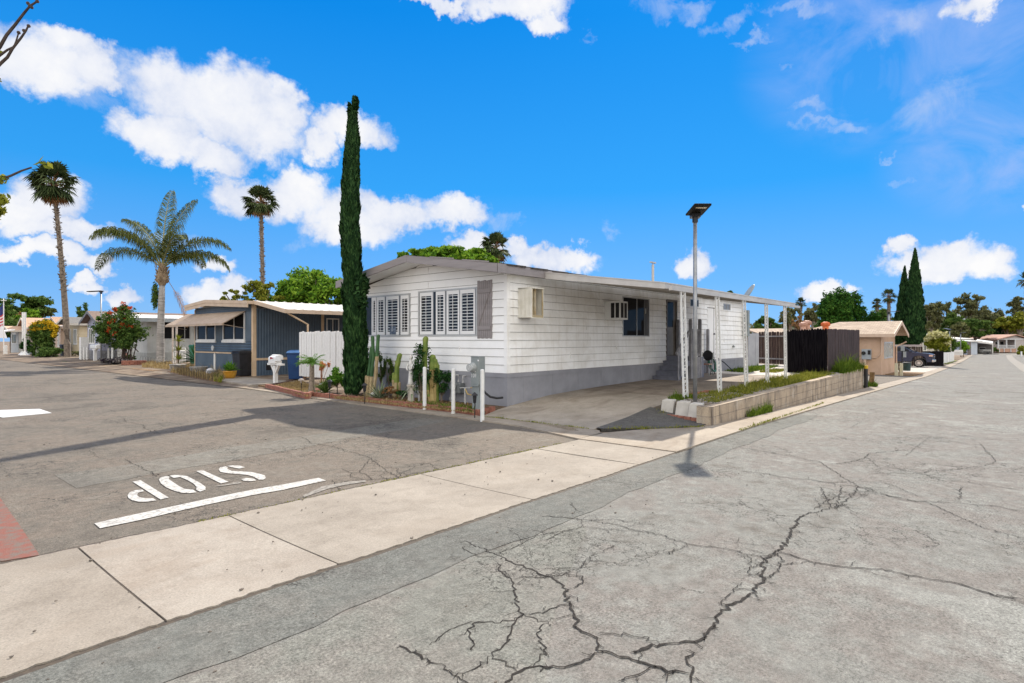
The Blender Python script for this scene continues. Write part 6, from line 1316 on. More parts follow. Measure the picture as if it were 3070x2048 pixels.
# --- meter post of the blue home
x, y = at0(657, 1118); d = dep(x, y); T_ = thing('meter_post', 'narrow grey meter post with round meter before the blue home', 'meter post', (x, y, .1)); h = atd(657, 1030, d).z; mb = MB(); mb.box(x-.1, y-.13, 0, x+.1, y+.13, h); mb.build('cabinet', mk('blue_metal', (.1, .1, .2)), T_, bevel=.006)
mb = MB(); mb.tube([(x-.1, y+.2, h-.22), (x-.24, y+.2, h-.22)], .13, 14); mb.tube([(x-.05, y+.2, h-.3), (x-.05, y+.2, 0)], .08, 10); mb.build('meter', mk('meter_pale', (.42, .43, .43), (.55, .56, .56), 8, .4), T_)
# --- yucca, potted stones, tall plant, picket fence
plant('yucca', 'big dark spiky yucca in front of the blue home', 590, 1107, parts=[('leaves', lambda x, y, z: rosette((x, y, z+.45), 90, 1.15, .035, rn, (-.1, 1.5), .1), LM['dark'])])
TY, _x, _y = plant('yucca', 'tall thin light green yucca beside the picket fence', 535, 1107, parts=[('leaves', lambda x, y, z: np.concatenate([rosette((x, y, z+h_), 34, .5, .03, rn, (.1, 1.4), .3) for h_ in (.5, 1.0, 1.5)]), LM['yellow'])])
x, y = at0(535, 1107); mb = MB(); mb.tube([(x, y, .1), (x, y, 1.6)], .05, 7); mb.build('stem', M_bark, TY)
plant('reed_clump', 'thin grassy clump in a white pot between yucca and bollard', 605, 1112, parts=[('leaves', lambda x, y, z: rosette((x, y, z+.2), 60, .7, .012, rn, (.8, 1.5), .15), LM['mid'])])
for (px, py, L_) in ((533, 1113, 'round stone pot under the light green yucca'), (596, 1122, 'wide stone pot under the dark yucca')):
    x, y = at0(px, py); mb = MB(); mb.lathe((x, y, .04), [(.22, 0), (.32, .1), (.36, .28), (.40, .4), (.36, .42)], 12); tag(mb.build('stone_pot', mk('stone_grey', (.22, .21, .19), (.36, .34, .31), 8, .9, .5, 30)), L_, 'planter')
pf = thing('picket_fence', 'short white picket fence beside the green bin', 'fence', (*at0(540, 1095), .1)); a = Vector((*at0(521, 1092), 0)); b = Vector((*at0(556, 1088), 0)); mb = MB()
for i in range(9):
    p = a.lerp(b, i/8); q = (b-a).normalized()*.045; mb.poly3([p-q+Vector((0, 0, .15)), p+q+Vector((0, 0, .15)), p+q+Vector((0, 0, 1.12)), p+Vector((0, 0, 1.22)), p-q+Vector((0, 0, 1.12))], (-.02, 0, 0))
mb.bar(a+Vector((.02, 0, .45)), b+Vector((.02, 0, .45)), .03, .08); mb.bar(a+Vector((.02, 0, .95)), b+Vector((.02, 0, .95)), .03, .08); mb.build('pickets', M_wpaint, pf)
for (px, py, t_, L_) in ((518, 1092, 968, 'thin bare pole left of the picket fence'), (530, 1092, 968, 'thin bare pole at the corner of the picket fence')):
    x, y = at0(px, py); h = atd(px, t_, dep(x, y)).z; mb = MB(); mb.tube([(x, y, 0), (x, y, h)], .055, 7); tag(mb.build('bare_pole', mk('pole_tan', (.4, .33, .28), (.52, .45, .4), 8, .7)), L_, 'pole')
# wire edging hoops
def hoops(label, pts, h, n, r=.006, name='wire_edging'):
    mb = MB()
    for i in range(n):
        f = i/n; k = f*(len(pts)-1); j = min(int(k), len(pts)-2); a = Vector((*pts[j], 0)).lerp(Vector((*pts[j+1], 0)), k-j); f2 = (i+1.3)/n; k = min(f2*(len(pts)-1), len(pts)-1.001); j = min(int(k), len(pts)-2); b = Vector((*pts[j], 0)).lerp(Vector((*pts[j+1], 0)), k-j)
        mb.tube([a.lerp(b, t_)+Vector((0, 0, .08+h*s_)) for t_, s_ in ((0, 0), (.05, .6), (.25, .92), (.5, 1), (.75, .92), (.95, .6), (1, 0))], r, 5, cap=False)
    return tag(mb.build(name, M_black), label, 'wire edging')
hoops('black wire hoop edging round the blue home bed', [at0(510, 1114), at0(560, 1128), at0(620, 1140), at0(655, 1140)], .42, 34)
hoops('black wire hoop edging near the feather palm', [at0(420, 1090), at0(455, 1096), at0(505, 1100)], .55, 9)
# --- red flowered bush with trunk, flamingo, brick planter
x, y = at0(368, 1087, .16); d = dep(x, y); T_ = thing('flowering_bush', 'large dark bush with red orange flowers left of the feather palm', 'flowering bush', (x, y, .08)); rr = random.Random(44)
def off(px, py): return atd(px, py, d)
bl = []; bl2 = []
for px, py, r in ((330, 955, 24), (355, 940, 26), (380, 950, 28), (405, 965, 24), (320, 985, 24), (345, 990, 30), (375, 985, 32), (405, 1000, 26), (335, 1015, 24), (365, 1020, 26), (395, 1028, 22), (312, 962, 14), (345, 1035, 14), (410, 1015, 16), (300, 955, 8), (420, 985, 10), (380, 925, 12), (345, 928, 9)):
    p = off(px, py); m_ = pxr(r, d); bl.append((p.x+rr.uniform(-.4, .4), p.y+rr.uniform(-.3, .3), p.z, m_, m_, m_*.85))
mb = MB(); mb.quads(leaves(bl[4:], 7500, .085, shell=.3)); mb.build('crown', LM['mid'], T_); mb = MB(); mb.quads(leaves(bl[:5]+bl[11:12]+bl[14:], 2200, .085, shell=.4)); mb.build('upper_leaves', LM['mid'], T_)
fb = []
for i in range(20):
    px, py = rr.choice([(350, 930), (380, 935), (395, 955), (340, 960), (365, 960), (380, 975), (400, 975), (335, 985), (385, 912), (375, 918), (395, 918), (350, 1000)]); p = off(px+rr.uniform(-16, 16), py+rr.uniform(-9, 9)); fb.append((p.x-.3, p.y-.3, p.z, .16, .16, .13))
mb = MB(); mb.quads(leaves(fb, 600, .07)); mb.build('flowers', LM['red'], T_)
mb = MB(); mb.tube([(x, y, 0), off(372, 1045), off(366, 1010)], [.16, .12, .08], 7)
for a, b in (((378, 1082), (395, 1015)), ((388, 1080), (400, 1020)), ((395, 1080), (385, 1010)), ((398, 1078), (410, 1030)), ((384, 1082), (375, 1020)), ((372, 1050), (345, 1010)), ((400, 1040), (415, 1055))): mb.tube([off(*a), off(*b)], [.035, .03], 6)
mb.build('trunk', mk('dark_bark', (.03, .022, .02), (.07, .05, .04), 8, .95), T_)
x, y = at0(378, 1086); T_ = thing('flamingo', 'pink garden flamingo figure under the red-flowered bush', 'garden flamingo', (x, y, .1)); mb = MB(); mb.ell((x, y, .62), (.14, .24, .15), 10, 7); mb.tube([(x, y+.18, .68), (x, y+.26, .85), (x, y+.2, 1.02), (x, y+.14, 1.0)], [.05, .035, .04, .03], 8); mb.build('body', mk('flamingo_pink', (.6, .25, .18), (.7, .36, .28), 6, .5), T_, smooth=True); mb = MB(); mb.tube([(x, y+.04, .1), (x, y+.04, .5)], .012, 5); mb.tube([(x, y-.05, .1), (x, y-.05, .5)], .012, 5); mb.build('leg', M_black, T_)
x, y = at0(402, 1094); T_ = thing('brick_planter', 'round red brick planter ring under the bush', 'planter', (x, y, .05)); mb = MB()
for k in range(3):
    for i in range(14): a = 2*pi*(i+.5*(k % 2))/14; c_ = Vector((x+cos(a)*.62, y+sin(a)*.62, .12+k*.1)); mb.bar(c_-Vector((-sin(a), cos(a), 0))*.13, c_+Vector((-sin(a), cos(a), 0))*.13, .1, .09)
mb.build('bricks', M_brick, T_); bush('shrub', 'small green plants in the round brick planter', 392, 1088, .4, .25, .4, LM['mid'], 700, .05, 6, seed=77)
bush('ground_plants', 'dark purple strap plants with white flowers at the street edge', 335, 1092, .9, .22, .25, leafmat('purple_leaf', (.01, .008, .012), (.03, .02, .03), (.35, .33, .3), .1), 1400, .09, 10, seed=78, ry=1.6)
# pierced white block screen
x, y = at0(338, 1082); T_ = thing('block_screen', 'pierced white block screen wall behind the bollards', 'screen wall', (x+.6, y, .1)); mb = MB(); X_ = x+.7
for i in range(9):
    for j in range(6):
        a = y-.9+i*.3; z = .1+j*.25; mb.box(X_, a, z, X_+.1, a+.3, z+.035); mb.box(X_, a, z+.035, X_+.1, a+.035, z+.25)
mb.build('blocks', M_wframe, T_)
# white double mailbox, gate, grill
x, y = at0(285, 1082); d = dep(x, y); T_ = thing('mailbox', 'wide white mailbox shelf on a post before the lavender home', 'mailbox', (x, y, .1)); zt = atd(285, 1038, d).z; mb = MB(); mb.box(x-.09, y-.12, 0, x+.09, y+.12, zt-.25); mb.box(x-.1, y-.4, zt-.3, x+.1, y+.4, zt-.2); mb.build('post', M_wpaint, T_); mb = MB(); mb.box(x-.14, y-.75, zt-.2, x+.2, y+.75, zt+.12); mb.build('mailbox_body', mk('mailbox_white', (.6, .6, .6)), T_, bevel=.06)
x, y = at0(240, 1078); T_ = thing('white_gate', 'tall white gate post and panel before the cream home', 'gate', (x, y, .1)); zt = atd(240, 1011, dep(x, y)).z; mb = MB(); mb.box(x, y-.25, 0, x+.5, y+.25, zt); mb.box(x+.6, y-1.7, .8, x+.7, y-.3, zt-.2); mb.build('panel', M_wpaint, T_)
for k in (.35, .75): pass
x, y = at0(271, 1076); T_ = thing('barbecue_grill', 'black barbecue grill behind the white bollards', 'barbecue grill', (x+.5, y, .1)); mb = MB(); mb.box(x+.2, y-.7, .1, x+.8, y+.7, .8); mb.build('cart', M_black, T_); mb = MB(); mb.tube([(x+.5, y-.72, .95), (x+.5, y+.72, .95)], .3, 12); mb.build('hood', mk('hood_black', (.02, .02, .02), None, rough=.25), T_)
# yellow flowering bush, hedge, far planter box
x, y = at0(128, 1070, .05); d = dep(x, y); T_ = thing('flowering_bush', 'tall bush topped with yellow flowers before the tan homes', 'flowering bush', (x, y, .05)); bl = [];
for px, py, r in ((110, 985, 22), (135, 975, 24), (158, 985, 18), (105, 1005, 20), (130, 1010, 26), (155, 1005, 18), (115, 1035, 22), (140, 1040, 20), (100, 1050, 12), (150, 1030, 14), (105, 1062, 10), (125, 1060, 14)):
    p = atd(px, py, d); m_ = pxr(r, d)*.8; bl.append((p.x, p.y, p.z, m_, m_, m_))
mb = MB(); mb.quads(leaves(bl, 8000, .11, shell=.35)); mb.build('crown', LM['mid'], T_); fb = []
for i in range(60):
    px = rr.uniform(95, 168); py = 962+rr.uniform(0, 22)+abs(px-135)*.25; p = atd(px, py, d-.3); fb.append((p.x, p.y, p.z, .22, .22, .16))
for px, py in ((163, 1000), (161, 1005)): p = atd(px, py, d-.3); fb.append((p.x, p.y, p.z, .25, .25, .25))
mb = MB(); mb.quads(leaves(fb, 3600, .09)); mb.build('flowers', LM['gold'], T_); mb = MB(); mb.tube([(x, y, 0), atd(128, 1030, d)], .12, 6); mb.build('trunk', M_bark, T_)
bush('hedge', 'round clipped green hedge at the street edge', 147, 1073, 1.15, .55, .5, LM['mid'], 3500, .08, 12, z=.05, seed=80, ry=1.6, trunk=.05)
bush('shrub', 'reddish loose flowers beside the clipped hedge', 226, 1071, .9, .3, .4, LM['olive'], 1200, .07, 8, z=.05, seed=81)
bush('shrub', 'dark spiky shrub left of the yellow flowering bush', 80, 1066, .6, .9, 1.1, LM['dark'], 1500, .1, 8, z=.05, seed=82)
x, y = at0(115, 1070, .05); mb = MB(); mb.box(x-.2, y-.25, 0, x+.2, y+.25, 1.25); mb.box(x-.23, y-.28, 1.25, x+.23, y+.28, 1.3); tag(mb.build('utility_box', mk('pale_green_box', (.35, .38, .3), (.42, .45, .37), 6, .7)), 'pale utility box between the yellow bush and hedge', 'utility box')
x, y = at0(84, 1064, .05); mb = MB(); mb.lathe((x, y, .0), [(.35, 0), (.42, .9), (.36, .9)], 10); tag(mb.build('blue_pot', mk('pot_pale_blue', (.3, .38, .42), (.4, .47, .5), 5, .5)), 'pale blue pot left of the yellow flowering bush', 'planter')
# dry grass of the beds
def reg(poly, z=.1):
    xs_ = [p[0] for p in poly]; ys_ = [p[1] for p in poly]
    def inside(x, y):
        c = False; j = len(poly)-1
        for i in range(len(poly)):
            if (poly[i][1] > y) != (poly[j][1] > y) and x < (poly[j][0]-poly[i][0])*(y-poly[i][1])/(poly[j][1]-poly[i][1])+poly[i][0]: c = not c
            j = i
        return c
    def f():
        while True:
            x, y = R.uniform(min(xs_), max(xs_)), R.uniform(min(ys_), max(ys_))
            if inside(x, y): return x, y, (z(x, y) if callable(z) else z)
    return f
grass('dry_grass', 'short dry brown grass in the mailbox bed', reg([at0(810, 1160), at0(920, 1190), at0(960, 1172), at0(900, 1140), at0(850, 1150)]), 7000, .055, LM['dgrass'])
grass('dry_grass', 'tall dry grass in the bed of the blue home', reg([at0(512, 1117), at0(650, 1146), at0(690, 1130), at0(640, 1112), at0(560, 1100)]), 5500, .30, LM['dgrass'], wid=.008)
grass('dry_grass', 'dry grass tuft at the driveway edge of the blue home bed', reg([at0(640, 1143), at0(662, 1148), at0(668, 1138), at0(645, 1132)]), 900, .25, LM['ygrass'], wid=.008)
grass('dry_grass', 'dry weeds round the foot of the feather palm', reg([at0(425, 1102), at0(505, 1108), at0(520, 1092), at0(430, 1088)]), 3000, .22, LM['dgrass'], wid=.01)
grass('dry_grass', 'sparse dry weeds between the cacti', reg([at0(1000, 1195), at0(1420, 1240), at0(1450, 1225), at0(1050, 1185)]), 6000, .06, LM['dgrass'])
grass('green_weeds', 'low green weeds in the corner bed', reg([at0(1240, 1215), at0(1420, 1238), at0(1430, 1222), at0(1260, 1205)]), 1800, .08, LM['grass'])
mb = MB()
for i in range(900):
    x, y, z = reg([at0(985, 1190), at0(1290, 1222), at0(1420, 1238), at0(1440, 1215), at0(1060, 1180)])(); mb.quads(leaves([(x, y, .12, .03, .03, .02)], 2, .02))
stuff(mb.build('fallen_leaves', LM['dead']), 'brown fallen leaves littering the cactus bed', 'leaf litter')
# utility cover in the side street
c4 = [atz(*q, 0) for q in ((-60, 1234), (0, 1230), (118, 1228), (155, 1240), (8, 1254), (-40, 1260))]
T_ = thing('utility_cover', 'bright rectangular ribbed cover set in the side street', 'street cover', (c4[0].x, c4[0].y, 0)); a, b, c_, d_ = atz(-50, 1233, 0), atz(120, 1228, 0), atz(155, 1240, 0), atz(8, 1254, 0)
mb = MB(); n = 30
u0, v0 = a, d_
for i in range(n):
    p = a.lerp(b, i/n); q = a.lerp(b, (i+.8)/n); r = d_.lerp(c_, (i+.8)/n); s = d_.lerp(c_, i/n); mb.prism([(p.x, p.y), (q.x, q.y), (r.x, r.y), (s.x, s.y)], .006, .018)
mb.build('grating', mk('cover_pale', (.62, .62, .60), None, rough=.6), T_); mb = MB(); mb.prism([(v.x, v.y) for v in (a, b, c_, d_)], .004, .010); mb.build('plate', mk('cover_plate', (.5, .49, .47), None, rough=.6), T_)
# ================================================================== near tree left of the frame, its twigs reach in
T_ = thing('street_tree', 'leafless twigs and a few leaves reaching in at the top left corner', 'tree', (-1.6, 7.6, 0)); mb = MB(); hub = Vector((-1.5, 7.5, 3.0))
mb.tube([(-1.6, 7.6, -.1), (-1.55, 7.6, 1.5), hub], [.14, .11, .09], 8); D0 = 4.6
def tw(pts, r0, r1): 
    W_ = [hub.lerp(atd(*pts[0], D0), .5)]+[atd(px, py, D0) for px, py in pts]; mb.tube([hub]+W_, [.05, .03]+[r0+(r1-r0)*i/(len(pts)-1) for i in range(len(pts))], 6)
tw([(-120, 300), (0, 140), (20, 105), (45, 75), (70, 42), (90, 18), (112, 4)], .014, .007); tw([(-120, 320), (0, 192), (22, 172), (38, 145), (62, 115), (78, 92), (86, 75)], .013, .006); tw([(-120, 260), (0, 166), (22, 150), (42, 140), (48, 125), (56, 98)], .010, .005)
for px, py in ((112, 4), (90, 18), (84, 10), (95, 22), (86, 78), (56, 98), (72, 92)): p = atd(px, py, D0); mb.ell(p, .014, 6, 4)
tw([(-120, 620), (0, 538), (30, 528), (65, 512), (95, 502)], .012, .006)
mb.build('trunk', mk('twig_bark', (.035, .025, .022), (.08, .06, .05), 10, .9), T_); bl = [tuple(atd(px, py, D0))+(s, s, s*.8) for px, py, s in ((0, 545, .03), (10, 535, .03), (-12, 590, .05), (4, 600, .05), (2, 630, .045), (-14, 640, .05), (-10, 155, .03), (-12, 235, .03))]
mb = MB(); mb.quads(leaves(bl, 420, .02)); lf = []
for px, py, a_ in ((112, 490, .3), (128, 488, -.2), (140, 500, -.5), (122, 478, .9), (150, 495, -.9)):
    p = atd(px, py, D0); dx = Vector((RX, RY, 0))*cos(a_)+Vector((0, 0, 1))*sin(a_); sx_ = Vector((RX, RY, 0))*-sin(a_)*.4+Vector((0, 0, 1))*cos(a_)*.4+Vector((FX, FY, 0))*.3; lf.append([p-dx*.04, p+sx_*.035, p+dx*.04, p-sx_*.035])
mb.quads(np.array([[tuple(v) for v in q] for q in lf])); mb.build('crown', LM['yellow'], T_)
# ================================================================== fence, peach building and props on the main street
M_fd = mk('fence_dark', (.004, .0035, .005), (.018, .016, .018), 6, .8, .4, 30, spec=.0, stretch=(4, 4, .3)); M_fw = mk('fence_weathered', (.010, .006, .007), (.075, .05, .048), 7, .9, .5, 30, stretch=(5, 5, .25)); M_fb = mk('fence_brown', (.03, .018, .014), (.10, .06, .045), 6, .9, .4, 30, stretch=(4, 4, .3))
def boards(mb, a, b, z0, z1, wd, gap=.012, th=.02, dog=.03, jit=.02):
    a = Vector((*a, 0)); b = Vector((*b, 0)); n = max(1, int((b-a).length/wd)); s = (b-a)/n; u = s.normalized(); nn = Vector((-u.y, u.x, 0))*th
    for i in range(n):
        p = a+s*i+u*gap*R.uniform(.2, 1); q = a+s*(i+1)-u*gap*R.uniform(.2, 1); f = (i+.5)/n; zt = (z1[0]+(z1[1]-z1[0])*f if isinstance(z1, tuple) else z1)+R.uniform(-jit, jit); zb = z0[0]+(z0[1]-z0[0])*f if isinstance(z0, tuple) else z0; o = nn*R.uniform(-.3, .3); Z = lambda v, z: Vector((v.x+o.x, v.y+o.y, z))
        mb.poly3([Z(p, zb), Z(q, zb), Z(q, zt-dog), Z(q-u*dog, zt), Z(p+u*dog, zt), Z(p, zt-dog)], nn)
A = (24.15, 5.35); B = (25.9, 7.25); Cc = (29.2, 5.2)
T_ = thing('dark_fence', 'black stained board fence enclosure ending beside the retaining wall', 'fence', (24.5, 6, .35)); mb = MB(); boards(mb, B, A, .33, 2.13, .155, .016, .02, .05, .03); mb.build('boards', M_fd, T_)
mb = MB(); boards(mb, (A[0]+.03, A[1]-.02), Cc, (.33, .40), (2.12, 2.13), .15, .006); mb.build('side_boards', M_fw, T_)
a_, b_ = atd(2274, 1016, 31.5), atd(2369, 1016, 29.5)
T_ = thing('fence_gate', 'dark brown board gate with pale rails behind the lattice posts', 'gate', (a_.x, a_.y, .35)); mb = MB(); boards(mb, (a_.x, a_.y), (b_.x, b_.y), .45, (2.13, 2.1), .17, .02); mb.build('boards', M_fb, T_); mb = MB()
off_ = Vector((-FX, -FY, 0))*.06
for z in (1.88, .72): mb.bar(Vector((a_.x, a_.y, z))+off_, Vector((b_.x, b_.y, z))+off_, .05, .07)
mb.build('rails', mk('rail_grey', (.2, .18, .17), (.34, .32, .3), 6, .8), T_)
a2, b2 = atd(2243, 1016, 29.5), atd(2275, 1016, 29.8); mb = MB(); boards(mb, (a2.x, a2.y), (b2.x, b2.y), .34, (2.0, 2.05), .2, .004); tag(mb.build('panel_fence', mk('bluegrey_panel', (.30, .31, .34), (.36, .37, .40), 3, .8)), 'pale blue grey board panel between the white home and dark gate', 'fence panel')
# --- peach stucco building with its gable to the street
M_pe = mk('peach_stucco', (.46, .31, .21), (.53, .37, .265), 1.6, .9, .35, 45); M_pt = mk('peach_trim', (.50, .37, .27), (.56, .42, .32), 3, .6)
m = bpy.data.materials.new('tan_shingle'); m.use_nodes = True; t = NT(m.node_tree); b = t.n['Principled BSDF']; b.inputs['Roughness'].default_value = .95; P = t.node('ShaderNodeNewGeometry').outputs['Position']; sp = t.node('ShaderNodeSeparateXYZ', {0: P}); uv = t.node('ShaderNodeCombineXYZ', {0: sp.outputs[1], 1: t.math('MULTIPLY', sp.outputs[2], 2.6), 2: 0.}).outputs[0]
br = t.node('ShaderNodeTexBrick', {'Vector': uv, 'Color1': (.42, .33, .245, 1), 'Color2': (.29, .22, .16, 1), 'Mortar': (.2, .15, .11, 1), 'Scale': 1., 'Mortar Size': .012, 'Brick Width': .30, 'Row Height': .16, 'Bias': 0.}); t.l.new(br.outputs[0], b.inputs['Base Color']); M_ts = m
px0, py0, pz0 = 43.8, 6.6, -.57; BK = atx(2385, 1016, 45.5).y; pe_ = thing('utility_building', 'peach stucco building with tan shingle gable roof and roof turbines', 'building', (46, 9, -.57))
pX1 = 43.8+atx(2683, 1016, 43.8).x*0+ (aty(2683, 1016, py0).x-43.8); zt = 2.08
mb = MB(); mb.prism([(px0, py0), (pX1, py0), (pX1, BK-.8), (px0, BK-.8)], pz0-.6, zt); xm = (px0+pX1)/2; zr = 2.84; mb.poly3([(px0, py0, zt), (pX1, py0, zt), (xm, py0, zr)], (0, BK-py0-3.2, 0)); mb.build('wall', M_pe, pe_)
mb = MB(); k = (zr-zt)/(xm-px0); oh = .45; yF = py0-.75; 
for xe in (px0-oh, pX1+oh): mb.hexa([(xm, yF, zr+.02), (xe, yF, zt-oh*k+.02), (xe, BK, zt-oh*k+.02), (xm, BK-2.6, zr+.02), (xm, yF, zr+.10), (xe, yF, zt-oh*k+.10), (xe, BK, zt-oh*k+.10), (xm, BK-2.6, zr+.10)])
mb.tri((px0-oh, BK, zt-oh*k+.10), (pX1+oh, BK, zt-oh*k+.10), (xm, BK-2.6, zr+.10)); mb.build('roof', M_ts, pe_); mb = MB()
for xe in (px0-oh, pX1+oh): mb.hexa([(xm, yF-.04, zr-.12), (xe, yF-.04, zt-oh*k-.12), (xe, yF, zt-oh*k-.12), (xm, yF, zr-.12), (xm, yF-.04, zr+.11), (xe, yF-.04, zt-oh*k+.11), (xe, yF, zt-oh*k+.11), (xm, yF, zr+.11)])
mb.box(px0-oh-.03, yF, zt-oh*k-.10, px0-oh, BK, zt-oh*k+.09); mb.build('fascia', M_pt, pe_)
PS = PL((0, py0, 0), (1, 0, 0), (0, -1, 0)); xa, xb = aty(2650, 1016, py0).x, aty(2676, 1016, py0).x; za, zb_ = .45, 1.55; window(PS, (xa, xb, za, zb_), pe_, M_frame, mull=(.45,), fw=.08, glass=mk('pale_pane', (.16, .18, .17), (.3, .32, .3), 3, .15))
xd = pX1-.08; mb = MB(); mb.tube([(xd, py0-.7, 1.55), (xd, py0-.1, 1.2), (xd, py0-.1, -.9)], .05, 7); mb.build('downpipe', M_pt, pe_)
p_ = atx(2597, 1080, px0-.15); mb = MB(); PW = PL((px0, 0, 0), (0, 1, 0), (-1, 0, 0)); y0 = atx(2613, 0, px0).y; y1 = atx(2585, 0, px0).y; z0 = atx(2597, 1077, px0).z; z1 = atx(2597, 1047, px0).z; PW.box(mb, y0, y1, z0, z1, .01, .2); mx = mb.build('meter_box', mk('grey_box', (.27, .30, .32), (.33, .36, .38), 4, .5), pe_); mb = MB(); mb.tube([(px0-.2, y0+(y1-y0)*.78, z1-.25), (px0-.28, y0+(y1-y0)*.78, z1-.25)], .12, 12); PW.box(mb, y0+.02, y0+(y1-y0)*.35, z0+.3, z0+.58, .2, .21); mb.build('meter', M_dark, mx)
mb = MB(); mb.tube([(px0-.05, y0-.05, z0+.1), (px0-.05, y0-.3, z0+.12), (px0-.05, y0-.55, z0+.45), (px0-.05, y0-.55, 1.75)], .03, 6); mb.tube([(px0-.1, (y0+y1)/2+.1, z0), (px0-.1, (y0+y1)/2+.1, pz0-.5)], .09, 8); mb.build('conduit', M_pt, pe_)
for (px, c1, c2, L_, dd) in ((2475, (.55, .13, .04), (.68, .2, .07), 1, 0), (2408, (.46, .26, .19), (.54, .34, .26), 0, 0), (2420, (.46, .26, .19), (.54, .34, .26), 0, 1.6)):
    Xr = px0+.9+dd*.3; q = atx(px, 975, Xr); z = zt+(Xr-px0)*k+.20; mb = MB(); mb.lathe((Xr, q.y, z-.25), [(.19, 0), (.19, .32), (.22, .36)], 14)
    for i in range(22): a = 2*pi*i/22; mb.tube([(Xr+cos(a)*.23, q.y+sin(a)*.23, z+.10), (Xr+cos(a)*.285, q.y+sin(a)*.285, z+.2), (Xr+cos(a)*.28, q.y+sin(a)*.28, z+.27), (Xr+cos(a)*.2, q.y+sin(a)*.2, z+.36)], .018, 4)
    mb.lathe((Xr, q.y, z+.10), [(.2, 0), (.25, .12), (.2, .25)], 12); mb.lathe((Xr, q.y, z+.35), [(.21, 0), (.12, .05)], 12); o = mb.build('roof_turbine', mk('turbine%d' % L_, c1, c2, 6, .6), pe_); o['label'] = 'bright orange roof turbine' if L_ else 'faded pink roof turbine'
# second low roof left of it
mb = MB(); a_, b_ = atd(2296, 1016, 46), atd(2420, 1016, 44); mb.hexa([(a_.x, a_.y, 1.9), (b_.x, b_.y, 1.9), (b_.x+4, b_.y+3, 2.5), (a_.x+4, a_.y+3, 2.5), (a_.x, a_.y, 2.0), (b_.x, b_.y, 2.0), (b_.x+4, b_.y+3, 2.62), (a_.x+4, a_.y+3, 2.62)]); mb.prism([(a_.x+.6, a_.y+.3), (b_.x+.5, b_.y+.6), (b_.x+4, b_.y+3.2), (a_.x+4, a_.y+3)], 0, 1.9); tag(mb.build('low_shed', M_ts), 'low tan roofed shed behind the dark gate', 'shed')
# bollards by the wall end
def simple(name, label, cat, mbf, m, group=None):
    mb = MB(); mbf(mb); return tag(mb.build(name, m), label, cat, group)
b = atz(2596, 1160, -.27); T_ = thing('bollard', 'black bollard with a yellow cap at the far end of the block wall', 'bollard', (b.x, b.y, -.3)); h = (1160-1096)/FOC*dep(b.x, b.y); mb = MB(); mb.tube([(b.x, b.y, -.35), (b.x, b.y, -.27+h-.12)], .075, 10); mb.build('pipe', M_black, T_); mb = MB(); mb.tube([(b.x, b.y, -.27+h-.13), (b.x, b.y, -.27+h)], .082, 10); mb.build('cap', mk('cap_yellow', (.55, .38, .02), (.45, .3, .03), 8), T_)
b = atz(2602, 1158, -.28); simple('leaning_post', 'short brown leaning wooden post beside the yellow capped bollard', 'post', lambda mb: mb.bar((b.x+.1, b.y-.1, -.35), (b.x+.1+.06*RX, b.y-.1+.06*RY, .32), .17, .14), mk('old_post', (.12, .07, .03), (.24, .15, .07), 7, .9))
b = atz(2688, 1130, -.6); simple('bollard', 'pale yellow square bollard beside the peach building corner', 'bollard', lambda mb: (mb.box(b.x-.2, b.y-.08, -.7, b.x+.1, b.y+.08, .25), mb.box(b.x+.12, b.y-.3, -.7, b.x+.3, b.y-.14, .25)), mk('post_paleyellow', (.5, .44, .28), (.42, .38, .3), 5, .8))
b = atz(2705, 1124, -.62); d = dep(b.x, b.y); T_ = thing('sign_post', 'thin dark post with small grey boxes in front of the truck', 'sign post', (b.x, b.y, -.6)); mb = MB(); mb.tube([(b.x, b.y, -.7), (b.x, b.y, atd(2705, 1035, d).z)], .035, 6); mb.build('pole', M_black, T_); mb = MB(); mb.box(b.x-.1, b.y-.13, atd(0, 1052, d).z, b.x+.0, b.y+.07, atd(0, 1036, d).z); mb.box(b.x-.12, b.y-.22, atd(0, 1071, d).z, b.x-.02, b.y-.06, atd(0, 1054, d).z); mb.build('box', mk('grey_box', (.3, .3, .3)), T_)
b = atz(2713, 1116, -.66); d = dep(b.x, b.y); T_ = thing('litter_bin', 'dark green litter bin hung low beside the thin post', 'litter bin', (b.x, b.y, -.6)); z0 = -.55; z1 = atd(0, 1089, d).z; mb = MB(); mb.lathe((b.x, b.y-.1, z0), [(.24, 0), (.27, z1-z0-.05), (.3, z1-z0)], 14); mb.build('body', mk('bin_dkgreen', (.01, .03, .03), (.02, .05, .05), 5, .5), T_); mb = MB(); mb.lathe((b.x, b.y-.1, z1), [(.31, 0), (.29, .05), (.1, .07)], 14); mb.build('lid', M_black, T_)
b = atz(2697, 1122, -.6); bush('shrub', 'small dark red plant behind the pale yellow bollard', 2696, 1120, .2, .35, .4, leafmat('dred', (.05, .01, .01), (.12, .03, .02), (.2, .06, .04)), 300, .05, 5, z=-.6, seed=90)
